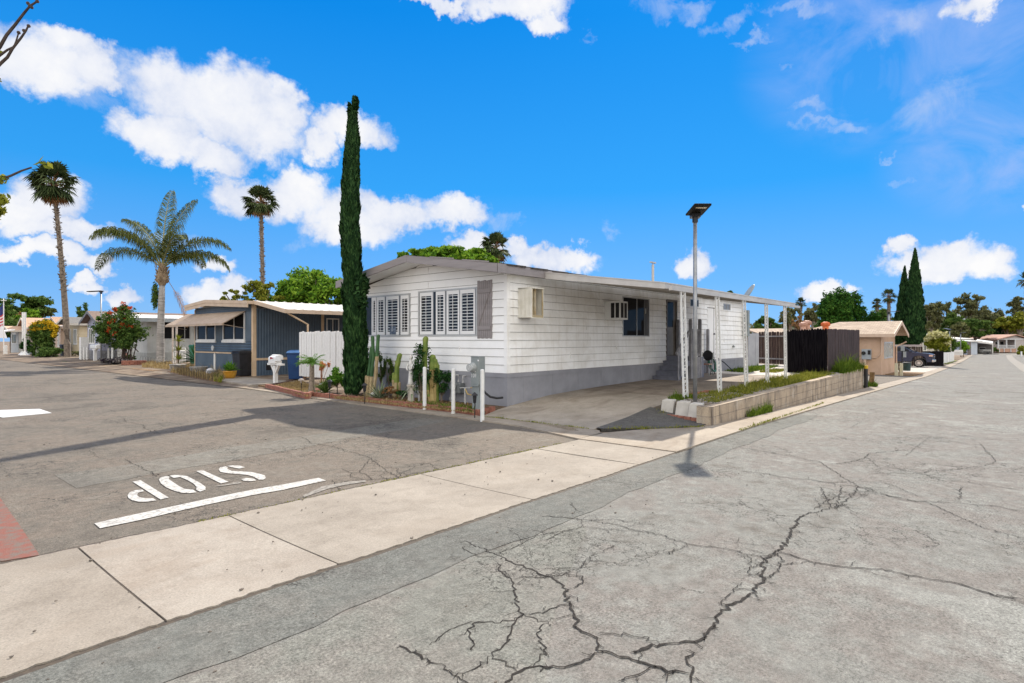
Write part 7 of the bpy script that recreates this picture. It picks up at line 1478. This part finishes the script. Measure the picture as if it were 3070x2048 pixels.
# --- pick-up truck, nose towards the street
def truck():
    T = thing('pickup_truck', 'dark blue pickup truck parked nose out behind the peach building', 'pickup truck', (0, 0, 0)); ORG[T.name] = (0, 0, 0)
    M_nv = mk('navy_paint', (.006, .014, .045), None, rough=.22, spec=.6); M_ch = mk('chrome', (.6, .6, .62), None, rough=.15, metal=1.); hw = .98
    # local axes: +x = forward (nose), y = width
    prof = [(2.75, .62), (2.80, .95), (2.72, 1.18), (2.45, 1.27), (1.65, 1.32), (1.48, 1.37), (.64, 1.85), (.38, 1.90), (-1.25, 1.90), (-1.55, 1.42), (-3.0, 1.40), (-3.02, .60), (-2.35, .52), (-2.2, .95), (-1.85, 1.02), (-1.5, .95), (-1.35, .50), (1.22, .50), (1.32, .88), (1.50, 1.02), (1.78, 1.07), (2.06, 1.02), (2.24, .88), (2.34, .50), (2.7, .5)]
    mb = MB(); n = len(prof)
    def wy_(z): return hw-(.22*(z-1.38)/.5 if z > 1.38 else 0)
    b = 0
    for s in (-1, 1): mb.v += [(x, s*wy_(z), z) for x, z in prof]
    for i in range(n): j = (i+1) % n; mb.f.append((i, j, j+n, i+n))
    for tr in tessellate_polygon([[Vector((x, z, 0)) for x, z in prof]]): mb.f.append(tuple(tr)); mb.f.append(tuple(n+k for k in tr[::-1]))
    body = mb.build('body', M_nv, T, bevel=.035)
    mb = MB()
    for s in (-1, 1):
        def g(pts):
            q = [Vector((x, s*(wy_(z)+.006), z)) for x, z in pts]; mb.poly3(q, (0, s*.004, 0))
        g([(1.30, 1.42), (.66, 1.79), (-.18, 1.82), (-.18, 1.42)]); g([(-.26, 1.42), (-.26, 1.82), (-1.15, 1.81), (-1.35, 1.42)])
    mb.poly3([(1.49, -.80, 1.40), (1.49, .80, 1.40), (.68, .70, 1.845), (.68, -.70, 1.845)], (.012, 0, .01)); mb.build('windows', M_glass, T)
    for s in (-1, 1):
        for xw in (1.78, -1.85):
            mb = MB(); mb.tube([(xw, s*.74, .40), (xw, s*1.0, .40)], .40, 28); w_ = mb.build('wheel', mk('tyre', (.012, .012, .012), None, rough=.8), T, bevel=.03)
            mb = MB(); mb.tube([(xw, s*1.0, .40), (xw, s*1.008, .40)], .27, 24)
            w2_ = mb.build('rim_dark', M_dark, w_); mb = MB()
            for k in range(12): a = 2*pi*k/12; mb.bar((xw+cos(a)*.06, s*1.014, .40+sin(a)*.06), (xw+cos(a)*.27, s*1.014, .40+sin(a)*.27), .035, .02, up=(0, 1, 0))
            for k in range(24): a = 2*pi*k/24; c = 2*pi*(k+1)/24; mb.bar((xw+cos(a)*.265, s*1.014, .40+sin(a)*.265), (xw+cos(c)*.265, s*1.014, .40+sin(c)*.265), .03, .02, up=(0, 1, 0))
            mb.tube([(xw, s*1.005, .4), (xw, s*1.03, .4)], .07, 12); mb.build('rim', M_ch, w_)
        mb = MB(); mb.box(1.02, s*1.0, 1.38, 1.22, s*1.22, 1.56); mb.build('mirror', M_nv, T, bevel=.03)
        mb = MB(); mb.box(2.52, s*.62, 1.0, 2.79, s*.985, 1.15); mb.build('headlight', mk('headlamp', (.55, .35, .28), None, rough=.15), T)
    mb = MB(); mb.box(2.76, -.6, .78, 2.815, .6, 1.12); mb.build('grille', M_dark, T); mb = MB(); mb.box(2.74, -.98, .50, 2.86, .98, .70); mb.box(2.80, -.6, .93, 2.825, .6, .97); mb.build('bumper', M_ch, T, bevel=.02)
    return T
T_ = truck(); p = atd(2755, 1100, 53); T_.rotation_euler = (0, 0, -pi/2); T_.location = (p.x+1.0, p.y+1.78, fz(p.x)+.03)
# --- dark fences and white wall beyond the truck
fA = atd(2690, 1016, 62); fB = atd(2800, 1016, 66); mb = MB(); T_ = thing('brown_fence', 'brown slatted fence with a pale top rail behind the truck', 'fence', (fA.x, fA.y, -.9)); boards(mb, (68.5, 14), (68.5, 6.9), -1., 1.0, .18, .02); mb.build('boards', M_fb, T_); mb = MB(); mb.box(68.3, 6.9, 1.0, 68.6, 14, 1.18); mb.build('rail', mk('rail_pinkgrey', (.33, .27, .25), (.42, .36, .33), 5), T_)
mb = MB(); boards(mb, (69, 6.95), (72.2, 5.55), -1, .55, .2, .003); tag(mb.build('board_fence', M_fd), 'black fence panel next to the low white wall beyond the truck', 'fence')
wa = atz(2823, 1091, -.95); mb = MB(); boards(mb, (wa.x, wa.y), (wa.x+17, ky(wa.x+17)+.9), (-1, -1.2), (.25, .05), .3, .003, .05, .0, 0); tag(mb.build('low_white_wall', M_wframe), 'low white boarded wall with a yellow end beside the main street', 'wall'); simple('end_post', 'yellow stained end post of the low white wall', 'post', lambda mb: mb.box(wa.x-.25, wa.y-.15, -1, wa.x-.02, wa.y+.25, .25), mk('ystain', (.45, .33, .08), (.5, .42, .2), 5))
simple('canopy', 'flat brown canopy edge over the parked truck', 'canopy', lambda mb: (mb.box(60, 12.0, 1.55, 71, 16, 1.72), mb.tube([(61, 12.5, -1), (61, 12.5, 1.6)], .06, 6)), mk('canopy_brown', (.33, .24, .19), (.42, .32, .26), 3))
def far(px, d, z=0): p = atd(px, 1016, d); return (p.x, p.y, z)
def bl_(cs, d):
    out = []
    for px, py, r in cs: p = atd(px, py, d); m_ = pxr(r, d); out.append((p.x, p.y, p.z, m_, m_, m_*.85))
    return out
def shrubpx(name, label, cs, d, mat, n, ls, cat='shrub', base=None, fl=None, seed=1):
    x_ = sum(c[0] for c in cs)/len(cs); zb = fz(far(x_, d)[0])-.05; T = thing(name, label, cat, far(x_, d, zb)); mb = MB(); mb.quads(leaves(bl_(cs, d), n, ls, shell=.3)); mb.build('crown', mat, T)
    mb = MB(); q = far(x_, d, zb); low = max(c[1] for c in cs); mb.tube([q, tuple(atd(x_, low, d))], [.1, .07], 6); mb.build('trunk', M_bark, T)
    if fl: mb = MB(); mb.quads(leaves(bl_(fl[0], d-.4), fl[2], ls, shell=.5)); mb.build('flowers', fl[1], T)
    return T
shrubpx('flowering_bush', 'large cream flowered bush above the low white wall', [(2795, 1018, 18), (2815, 1012, 18), (2835, 1018, 16), (2785, 1030, 12), (2805, 1035, 18), (2830, 1038, 14), (2780, 1015, 10)], 70, LM['yellow'], 5200, .13, 'flowering bush', fl=([(2790, 1008, 12), (2810, 1003, 13), (2830, 1008, 12), (2840, 1028, 8), (2778, 1018, 7)], LM['white'], 2200))
shrubpx('shrub', 'dark green vine spilling over the low white wall', [(2838, 1045, 10), (2830, 1052, 8), (2842, 1053, 7), (2822, 1048, 6)], 72, LM['mid'], 1400, .12, seed=2)
shrubpx('shrub', 'dark bush just right of the second street lamp', [(2856, 1022, 9), (2862, 1035, 10), (2855, 1045, 8)], 92, LM['mid'], 1200, .16)
shrubpx('shrub', 'bright lime green round tree beside the grey lattice screen', [(2885, 1032, 12), (2892, 1042, 11), (2886, 1050, 8)], 104, LM['citrus'], 2200, .16, 'tree')
shrubpx('shrub', 'small bushes at the kerb below the lime green tree', [(2880, 1054, 5), (2870, 1056, 5), (2893, 1056, 4)], 102, LM['olive'], 700, .14)
shrubpx('shrub', 'small green hedge strip between carport and bungalow', [(2982, 1046, 5), (2976, 1050, 6), (2990, 1052, 4)], 138, LM['mid'], 600, .2)
shrubpx('shrub', 'low bright green shrub at the right edge of the street', [(3062, 1045, 8), (3068, 1055, 9), (3055, 1058, 5)], 110, LM['yellow'], 900, .2)
b = far(3062, 105, 0); simple('bollard', 'pale short post under the shrub at the right edge', 'bollard', lambda mb: mb.tube([(b[0], b[1], -1.4), (b[0], b[1], -.5)], .12, 8), M_wframe)
# --- lamps on the main street
def lampfar(label, px, pyb, pyt, d, rz, **k): q = far(px, d); zb = atd(px, pyb, d).z; lamp('street_lamp', label, (q[0], q[1], zb), atd(px, pyt, d).z-zb, rz, **k)
lampfar('solar street lamp rising behind the peach building roof', 2665, 985, 938, 58, rt+.2, hw=.5, hl=1.25, tilt=4, rad=.09)
lampfar('far solar street lamp beside the cream flowered bush', 2847, 1082, 990, 76, rt+pi/2, hw=.55, hl=1.0, tilt=10, rad=.06)
lampfar('farther white-armed street lamp before the dark trees', 2880, 1050, 1000, 100, rt+.2, hw=.3, hl=1.2, tilt=4, rad=.07)
# --- far homes
def box_home(label, pxa, pxb, pyt, d, depth, wm, rm, over=.4, rise=.25, cat='mobile home', zt=None, wins=()):
    a = Vector(far(pxa, d)); b = Vector(far(pxb, d)); zb = fz(a.x)-.2; zt = atd(pxa, pyt, d).z; u = (b-a).normalized(); n_ = Vector((u.y, -u.x, 0)); 
    if n_.dot(Vector((FX, FY, 0))) < 0: n_ = -n_
    T = thing('mobile_home', label, cat, (a.x, a.y, zb)); mb = MB(); P4 = [a, b, b+n_*depth, a+n_*depth]; mb.prism([(p.x, p.y) for p in P4], zb, zt); mb.build('wall', wm, T)
    mb = MB(); Q4 = [a-u*over-n_*over, b+u*over-n_*over, b+u*over+n_*depth, a-u*over+n_*depth]; z4 = [zt-.05, zt-.05, zt+rise, zt+rise]; mb.hexa([(p.x, p.y, z) for p, z in zip(Q4, z4)]+[(p.x, p.y, z+.18) for p, z in zip(Q4, z4)]); mb.build('roof', rm, T)
    pl = PL(a, u, -n_); L_ = (b-a).length
    for w in wins: window(pl, (w[0]*L_, w[1]*L_, zb+(zt-zb)*w[2], zb+(zt-zb)*w[3]), T, M_wframe, mull=(.5,), fw=.08)
    return T
M_fwh = mk('far_white', (.45, .46, .47), (.55, .56, .57), 1, .6); M_frw = mk('far_roof_white', (.55, .53, .50), (.62, .6, .57), 2, .6)
box_home('pale cream home with a white roof behind the two cypresses', 2690, 2800, 1006, 82, 8, mk('far_cream', (.42, .38, .33), (.5, .46, .41), 1, .7), M_frw, .5, .3, wins=[(.05, .15, .4, .8), (.28, .36, .4, .8), (.45, .55, .35, .8), (.7, .8, .4, .8)])
box_home('cream roofed home behind the second street lamp', 2812, 2852, 1016, 90, 8, mk('far_cream', (.4, .4, .3)), M_frw, .4, .2)
box_home('pale blue white home beside the grey lattice screen', 2905, 2930, 1024, 122, 14, mk('far_bluewhite', (.40, .44, .50), (.46, .50, .56), 1, .6), M_frw, .6, .45)
box_home('long low white roof reaching left from the pale blue home', 2862, 2912, 1017, 128, 6, M_fwh, M_frw, .3, .3)
T_ = thing('carport', 'sloping white carport roof sheltering a parked car at the street end', 'carport', far(2930, 122, -1.4)); a, c_ = Vector(far(2926, 122)), Vector(far(2976, 126)); za, zc = atd(0, 1022, 122).z, atd(0, 1029, 126).z; n_ = Vector((FX+.83*RX, FY+.83*RY, 0)).normalized()*9; mb = MB()
mb.hexa([(a.x, a.y, za-.3), (c_.x, c_.y, zc-.3), (c_.x+n_.x, c_.y+n_.y, zc-.2), (a.x+n_.x, a.y+n_.y, za-.1), (a.x, a.y, za+.05), (c_.x, c_.y, zc+.05), (c_.x+n_.x, c_.y+n_.y, zc+.35), (a.x+n_.x, a.y+n_.y, za+.35)]); mb.build('carport_roof', M_frw, T_); mb = MB(); mb.box(c_.x-.1, c_.y-.1, -1.6, c_.x+.1, c_.y+.1, zc-.2); mb.build('post', M_frw, T_); mb = MB(); mb.hexa([(a.x+n_.x, a.y+n_.y, -1.6), (c_.x+n_.x, c_.y+n_.y, -1.6), (c_.x+n_.x*1.02, c_.y+n_.y*1.02, -1.6), (a.x+n_.x*1.02, a.y+n_.y*1.02, -1.6), (a.x+n_.x, a.y+n_.y, zc-.2), (c_.x+n_.x, c_.y+n_.y, zc-.2), (c_.x+n_.x*1.02, c_.y+n_.y*1.02, zc-.2), (a.x+n_.x*1.02, a.y+n_.y*1.02, zc-.2)]); mb.build('back_wall', mk('dark_back', (.05, .04, .035), None), T_)
q = Vector(far(2959, 128)); T_ = thing('parked_car', 'pale car parked under the white carport at the street end', 'car', (q.x, q.y, -1.4)); s_ = Vector((RX, RY, 0)); f_ = Vector((FX, FY, 0)); zc = fz(q.x)
def carpoly(pts, l0, l1, mb):
    mb.poly3([q+s_*a+Vector((0, 0, zc+z))+f_*l0 for a, z in pts], f_*(l1-l0))
mb = MB(); carpoly([(-.9, .3), (.9, .3), (.93, .8), (.85, .95), (-.85, .95), (-.93, .8)], 0, 4.2, mb); carpoly([(-.8, .95), (.8, .95), (.62, 1.45), (-.62, 1.45)], 1.2, 3.8, mb); mb.build('body', mk('car_grey', (.3, .3, .29), None, rough=.3), T_); mb = MB(); carpoly([(-.7, 1.0), (.7, 1.0), (.58, 1.38), (-.58, 1.38)], 1.17, 1.2, mb); carpoly([(-.8, .35), (.8, .35), (.8, .55), (-.8, .55)], -.03, 0, mb); mb.build('windscreen', M_glass, T_)
for s in (-.78, .78): mb = MB(); mb.tube([q+s_*s+f_*.8+Vector((0, 0, zc+.3)), q+s_*(s*1.15)+f_*.8+Vector((0, 0, zc+.3))], .3, 12); mb.build('wheel', M_black, T_); 
for s in (-.7, .7): mb = MB(); mb.ell(q+s_*s+Vector((0, 0, zc+.72)), (.14, .14, .09), 8, 5); mb.build('headlight', mk('headlamp2', (.5, .5, .48), None, rough=.2), T_)
# bungalow with porch closing the street
T_ = thing('bungalow', 'bungalow with a white railed porch closing the end of the main street', 'bungalow', far(3030, 141, -1.6)); d = 141; A0 = Vector(far(2990, d)); A1 = Vector(far(3085, d)); u = (A1-A0).normalized(); n_ = Vector((-u.y, u.x, 0)); n_ = n_ if n_.dot(Vector((FX, FY, 0))) > 0 else -n_; L_ = (A1-A0).length; pl = PL(A0, u, -n_)
def pa(px): return (Vector(far(px, d))-A0).dot(u)
def pzz(py): return atd(3030, py, d).z
zb, ze, zp = pzz(1056), pzz(1018), pzz(1007); mw = mk('bung_wall', (.36, .33, .32), (.42, .39, .38), 2, .7); mb = MB(); pl.box(mb, 0, L_, zb, ze, -9, -2.2); pl.box(mb, pa(3046), L_, zb, ze, -2.2, 0); mb.poly3([pl.p(0, ze, -.1), pl.p(L_, ze, -.1), pl.p(pa(3044), zp, -.1)], tuple(n_*.2)); mb.build('wall', mw, T_)
mb = MB(); a0 = pl.p(-.5, ze-.1, .5); ap = pl.p(pa(3044), zp+.15, .5); a1 = pl.p(L_+.5, ze-.1, .5); bk = n_*10
for p0_, p1_ in ((a0, ap), (ap, a1)): p0_ = Vector(p0_); p1_ = Vector(p1_); up_ = Vector((0, 0, .2)); mb.hexa([p0_, p1_, p1_+bk, p0_+bk, p0_+up_, p1_+up_, p1_+bk+up_, p0_+bk+up_])
mb.build('roof', mk('bung_roof', (.30, .17, .13), (.38, .24, .19), 2, .9), T_)
mb = MB(); pl.box(mb, 0, pa(3046), zb, pzz(1044), -2.2, -.02); mb.build('porch_base', mk('porch_brick', (.35, .2, .15), (.45, .28, .2), 2), T_); mb = MB(); pl.box(mb, 0, pa(3044), pzz(1045), pzz(1043.5), 0, .06); pl.box(mb, 0, pa(3044), pzz(1036), pzz(1034.8), 0, .06)
for i in range(22): a = pa(3044)*i/22; pl.box(mb, a, a+.07, pzz(1043.5), pzz(1036), 0, .05)
mb.build('railing', M_fwh, T_); mb = MB()
for px in (2992.5, 3017.5, 3043.5): pl.box(mb, pa(px)-.12, pa(px)+.12, pzz(1044), ze, -.1, .08)
pl.box(mb, 0, L_, ze-.05, ze+.25, 0, .1)
for px in (2996, 3010, 3030): pl.box(mb, pa(px)-.08, pa(px)+.08, zb, pzz(1044), 0, .1)
mb.build('post', M_fwh, T_); pl2 = PL(A0+n_*2.2, u, -n_)
window(pl2, (pa(3005), pa(3016), pzz(1035), pzz(1024)), T_, M_wframe, fw=.1); window(pl2, (pa(3020), pa(3032), pzz(1035), pzz(1023)), T_, M_frame, fw=.06)
simple('lattice_screen', 'tall grey lattice screen beside the pale blue home', 'screen', lambda mb: [mb.tube([far(px, 115, -1.6), far(px, 115, pzz(1028) if px < 2906 else pzz(1024))], .09, 5) for px in (2902, 2904.5, 2907, 2909.5)], mk('lat', (.12, .10, .10), (.2, .17, .16), 3))
x, y, z = far(2866, 98, -1.2); simple('garden_cart', 'small white trailer under the dark bush', 'trailer', lambda mb: (mb.box(x-.5, y-.9, -.95, x+.5, y+.9, -.1), mb.box(x-.6, y-1.0, -.5, x-.5, y+1.0, -.42)), M_wframe)
# ================================================================== cypresses, palms and trees of the main street
q = far(2739, 62, -.85); prof = [(0, .35), (.04, .7), (.12, .84), (.3, .80), (.5, .64), (.7, .44), (.85, .25), (.95, .10), (1, .02)]
cypress('tall broad cypress, right one of the pair beyond the peach building', (q[0], q[1], q[2]), 12.0, prof, 16000, 51, spray=.26, z0=2.0, lean=([0, 1], [0, .15])); q = far(2703, 64, -.85)
cypress('shorter cypress, left one of the pair beyond the peach building', (q[0], q[1], q[2]), 10.4, [(0, .35), (.08, .72), (.25, .70), (.45, .54), (.65, .38), (.85, .24), (.95, .09), (1, .02)], 11000, 52, spray=.24, z0=1.7, lean=([0, 1], [0, .35]))
def euc(label, px, py, rpx, hpx, d, mat, n, seed, ls=.38, nb=22, bark=M_bark, name='leafy_tree'):
    x, y, _ = far(px, d); zb = fz(x)-.3; c_ = atd(px, py, d).z-zb; return tree(label, (x, y, zb), 1, pxr(rpx, d), pxr(hpx, d), c_, mat, nb, n, ls, seed, .3, name, 'tree', bark=bark, size=(.2, .36), limbs=9, shell=.35)
tree('dense dark green ficus with three pointed lobes behind the tan roof', far(2512, 66, -.8), 1, 1.9, 3.6, 5.2, LM['ficus'], 22, 11000, .15, 61, .2, 'dense_tree', size=(.3, .5), shell=.75); tree('left lobe of dense dark green ficus behind the tan roof', far(2486, 66.5, -.8), 1, 1.4, 2.9, 4.6, LM['ficus'], 16, 6500, .15, 62, .2, 'dense_tree', size=(.3, .5), shell=.75); tree('right pointed dense green tree beside the ficus', far(2548, 67, -.8), 1, 1.5, 3.5, 5.0, LM['ficus'], 18, 7000, .15, 63, .2, 'dense_tree', size=(.3, .5), shell=.75); tree('shorter dense green tree right of the dark ficus', far(2602, 68, -.8), 1, 1.7, 2.5, 3.5, LM['ficus'], 18, 6500, .15, 64, .2, 'dense_tree', size=(.3, .5), shell=.75)
tree('bright narrow tree at the right end of the ficus group', far(2638, 69, -.8), 1, .9, 1.7, 3.0, LM['mid'], 10, 2200, .15, 65, .15, 'dense_tree', shell=.6)
for (px, pyt, wpx, d, lb, sd) in ((2400, 893, 42, 118, 'small fan palm over the end of the carport', 71), (2665, 868, 56, 105, 'fan palm left of the two cypresses, above the lamp', 72), (2630, 895, 40, 120, 'smaller fan palm just left of its taller neighbour', 73), (3078, 815, 66, 98, 'fan palm cut by the right edge of the photograph', 74)):
    x, y, _ = far(px, d); cr = pxr(wpx, d)*.50; zc = atd(px, pyt, d).z-cr*.75; zb = fz(x)-.3; fan_palm(lb, (x, y, zb), zc-zb, cr, sd, n=36, trunk=(.3, .26), skirt=8, seg=11, group='fan palms beyond the main street')
euc('dark leafy tree seen between the third and fourth lattice posts', 2300, 975, 34, 34, 75, LM['mid'], 3600, 81, .22); euc('loose olive tree with bare limbs right of the fourth lattice post', 2370, 955, 36, 40, 84, LM['euc'], 2600, 82, .2, bark=M_bark2); euc('brownish bare-limbed tree behind the fifth lattice post', 2395, 970, 24, 24, 78, LM['dead'], 700, 83, .14, 14); euc('grey green airy tree left of the dense ficus', 2440, 945, 30, 36, 95, LM['euc'], 2400, 84, .22, bark=M_bark2); euc('low green shrub tree at the foot of the airy trees', 2285, 1000, 26, 12, 70, LM['olive'], 1200, 85, .2, 10)
euc('small treetop showing over the carport roof', 2190, 880, 18, 9, 60, LM['mid'], 700, 86, .12, 8)
for i, (px, py, r, h, d, mt, n, lb) in enumerate(((2648, 960, 30, 34, 130, 'mid', 1800, 'dark green tree behind the lamp over the peach roof'), (2790, 950, 30, 40, 150, 'euc', 3000, 'olive eucalyptus just right of the tall cypress'), (2825, 945, 34, 44, 165, 'olive', 3600, 'yellowish eucalyptus, second from the tall cypress'), (2862, 975, 32, 36, 150, 'mid', 3000, 'low dark tree below the eucalyptus row'), (2905, 928, 42, 46, 170, 'euc', 4600, 'tallest rounded eucalyptus in the middle of the row'), (2950, 965, 36, 40, 155, 'euc', 3600, 'grey eucalyptus above the far carport'), (2925, 985, 40, 30, 145, 'mid', 3400, 'dark understorey tree above the pale blue home'), (2975, 950, 24, 36, 175, 'euc', 1800, 'thin airy eucalyptus with the hill behind it'), (3020, 975, 36, 26, 150, 'yellow', 3600, 'yellow green tree behind the bungalow'), (3055, 965, 30, 30, 148, 'yellow', 3200, 'yellow green tree right behind the bungalow roof'), (3062, 925, 30, 34, 160, 'euc', 2600, 'tall grey eucalyptus at the right edge'), (2760, 985, 26, 26, 140, 'olive', 1600, 'low olive tree seen past the tall cypress'), (2880, 990, 26, 24, 140, 'olive', 1800, 'low olive tree behind the far lamps'), (3000, 990, 22, 20, 152, 'dark', 1500, 'dark gap tree left of the bungalow roof'))):
    euc(lb, px, py, r*1.2, h*1.1, d, LM[mt], int(n*1.35), 101+i, .34, bark=M_bark2 if i % 2 else M_bark)
mb = MB(); bl = []
for i in range(60): px = R.uniform(2680, 3120); p = atd(px, R.uniform(985, 1020), R.uniform(165, 200)); bl.append((p.x, p.y, p.z, 3.4, 3.4, 2.6))
mb.quads(leaves(bl, 14000, .45, shell=.2)); stuff(mb.build('woodland', LM['olive']), 'dark far thicket closing the gaps under the eucalyptus row', 'woodland')
mb = MB(); bl = []
for i in range(50): px = R.uniform(2230, 2640); p = atd(px, R.uniform(990, 1012), R.uniform(95, 130)); bl.append((p.x, p.y, p.z, 2.4, 2.4, 2.))
mb.quads(leaves(bl, 6000, .4, shell=.2)); stuff(mb.build('woodland', LM['euc']), 'far greyish thicket behind the dark gate', 'woodland')
# ================================================================== yard details by the carport
grass('yard_grass', 'yellowish grass growing behind the retaining wall', reg([(14.6, 5.0), (24, 5.0), (24, 5.95), (18, 6.05), (15.2, 5.85)], lambda x, y: soil(x, y)), 15000, .15, LM['ygrass'], wid=.006)
grass('yard_grass', 'sparse dry weeds between the gravel and the lattice posts', reg([(12.4, 4.9), (15, 4.9), (15, 5.95), (12.9, 5.95)], lambda x, y: soil(x, y)+.01), 4200, .09, LM['ygrass'], wid=.006)
grass('yard_grass', 'green grass tufts round the lattice posts', reg([(12.3, 5.75), (13.2, 5.6), (13.2, 6.0), (12.5, 6.05)], lambda x, y: .34), 1800, .13, LM['grass'], wid=.006)
grass('yard_grass', 'tall bright green grass against the dark fence side', reg([(24.3, 4.88), (28.5, 4.95), (28.5, 5.2), (24.4, 5.3)], lambda x, y: .35), 12000, .42, LM['grass'], wid=.012)
grass('yard_grass', 'green weeds at the back of the parking slab', reg([(24, 8.2), (31, 9), (31, 9.6), (25, 9.6)], lambda x, y: .36), 5000, .13, LM['grass'], wid=.012); grass('yard_grass', 'green weeds sprouting before the dark gate', reg([(25, 7.4), (28, 7.6), (27, 8.3), (24.8, 8)], lambda x, y: .36), 1800, .12, LM['ygrass'], wid=.012)
grass('wall_weeds', 'green weed clump at the foot of the retaining wall', reg([(13.4, 4.5), (15.0, 4.52), (15.2, 4.62), (13.4, 4.6)], lambda x, y: fz(x)+.02), 900, .2, LM['grass']); grass('wall_weeds', 'small weeds at the far end of the retaining wall', reg([(28.7, 4.5), (29.8, 4.6), (29.8, 5), (28.8, 5)], lambda x, y: fz(x)), 1500, .2, LM['grass'], wid=.01)
grass('gutter_weeds', 'thin weeds along the gutter joint of the main street', reg([(11.2, 3.93), (17.5, 3.93), (17.5, 4.0), (11.2, 4.0)], lambda x, y: .02), 900, .04, LM['ygrass']); grass('gutter_weeds', 'weeds along the edge of the asphalt wedge', reg([(9.6, 5.9), (9.9, 6.05), (10.4, 5.3), (11.2, 4.66), (11.1, 4.6), (10.1, 5.3)], lambda x, y: .04), 600, .045, LM['ygrass']); grass('gutter_weeds', 'weeds by the slanted edging blocks', reg([(11.7, 6.2), (12.1, 6.25), (12.1, 5.95), (11.8, 5.7), (11.65, 5.8)], lambda x, y: .05), 1500, .10, LM['ygrass'])
grass('gutter_weeds', 'moss and weeds in the joint behind the cross gutter', reg([(2.3, 5.93), (8, 5.80), (8, 5.74), (2.3, 5.87)], lambda x, y: .01), 1000, .018, LM['ygrass'], wid=.005); grass('gutter_weeds', 'tiny weeds in the driveway joint', reg([(9.44, 6.2), (9.5, 6.2), (9.5, 9), (9.44, 9)], lambda x, y: .035), 700, .03, LM['ygrass'], wid=.004)
mb = MB()
for i in range(1400): x, y = R.uniform(12.3, 17), R.uniform(4.82, 5.9); s = R.uniform(.01, .03); mb.ell((x, y, soil(x, y)+.03), (s*1.3, s, s*.7), 5, 3, .3, R)
stuff(mb.build('gravel', mk('gravel_grey', (.12, .10, .09), (.42, .39, .36), 60, .9, island=.4)), 'loose gravel and bark chips behind the retaining wall', 'gravel')
mb = MB()
for i in range(26): x = 23.2+R.uniform(0, 1.3); y = 5.0+R.uniform(0, .35); s = R.uniform(.05, .11); mb.ell((x, y, .42), (s*1.4, s, s*.8), 7, 5, .25, R)
stuff(mb.build('rubble', mk('rubble_grey', (.16, .15, .15), (.34, .33, .32), 9)), 'grey rubble pieces at the corner of the dark fence', 'rubble')
# folding chair, hose reel and black hose by the landing
p = aty(2116, 1110, 8.9); T_ = thing('folding_chair', 'old folding chair with red cloth beside the landing', 'chair', (p.x, 8.9, .33)); x = p.x; mb = MB()
for s in (-.2, .2): mb.tube([(x-.25, 8.9+s, .33), (x+.15, 8.9+s, .8), (x+.2, 8.9+s, 1.25)], .014, 6); mb.tube([(x+.25, 8.9+s, .33), (x-.18, 8.9+s, .8)], .014, 6)
mb.build('frame', M_grey, T_); mb = MB(); mb.box(x-.2, 8.7, .78, x+.18, 9.1, .82); mb.build('seat', mk('cloth_red', (.3, .06, .04), (.4, .36, .28), 12), T_); mb = MB(); mb.ell((x+.2, 8.9, 1.12), (.03, .2, .2), 12, 8); mb.build('backrest', M_black, T_)
p = aty(2136, 1110, 8.95); T_ = thing('garden_hose', 'coiled green garden hose on a stand near the white side door', 'garden hose', (p.x, 9, .33)); mb = MB()
for k in range(9):
    r = .26+.012*(k % 4); o = R.uniform(-.04, .04); mb.tube([(p.x+cos(a)*r, 8.95+o+sin(a)*.08, .75+sin(a)*r*.9) for a in [2*pi*i/20 for i in range(21)]], .011, 5, cap=False)
mb.build('coil', mk('hose_green', (.01, .10, .06), (.02, .16, .10), 9, .4), T_); mb = MB(); mb.tube([(p.x-.2, 8.95, .33), (p.x-.1, 8.95, 1.05), (p.x+.15, 8.95, 1.05), (p.x+.22, 8.95, .33)], .014, 6); mb.build('stand', M_black, T_)
p = aty(2160, 1100, 9.3); mb = MB(); mb.tube([(p.x-.2, 9.4, 1.0), (p.x+.2, 9.2, .75), (p.x+.6, 9.0, .40), (p.x+1.5, 9.0, .38), (p.x+2.6, 9.3, .38)], .02, 6); tag(mb.build('black_hose', M_black), 'black hose trailing from the wall onto the slab', 'hose')
mb = MB(); q = atd(2240, 880, 29.5); q2 = atd(2228, 935, 29.5); mb.tube([q2, (q2.x, q2.y, q.z-.35)], .03, 6)
T_ = thing('satellite_dish', 'grey satellite dish on a mast behind the carport roof', 'satellite dish', (q.x, q.y, .3)); mb.build('mast', M_grey, T_); mb = MB(); u_ = Vector((RX, RY, 0))*.55+Vector((0, 0, .83)); v_ = Vector((FX, FY, 0))
pts = [q+u_*.55*cos(a)+v_*.35*sin(a) for a in [2*pi*i/18 for i in range(18)]]; mb.poly3(pts, Vector((RX, RY, 0))*.06); mb.build('dish', M_grey, T_)
mb = MB(); p0_ = atd(2226, 905, 29.5); mb.tube([p0_, (p0_.x, p0_.y, .34)], .07, 7); tag(mb.build('tree_stake', mk('bare_trunk', (.2, .17, .15), (.3, .27, .25), 6)), 'thin grey trunk standing behind the end of the white home', 'trunk')
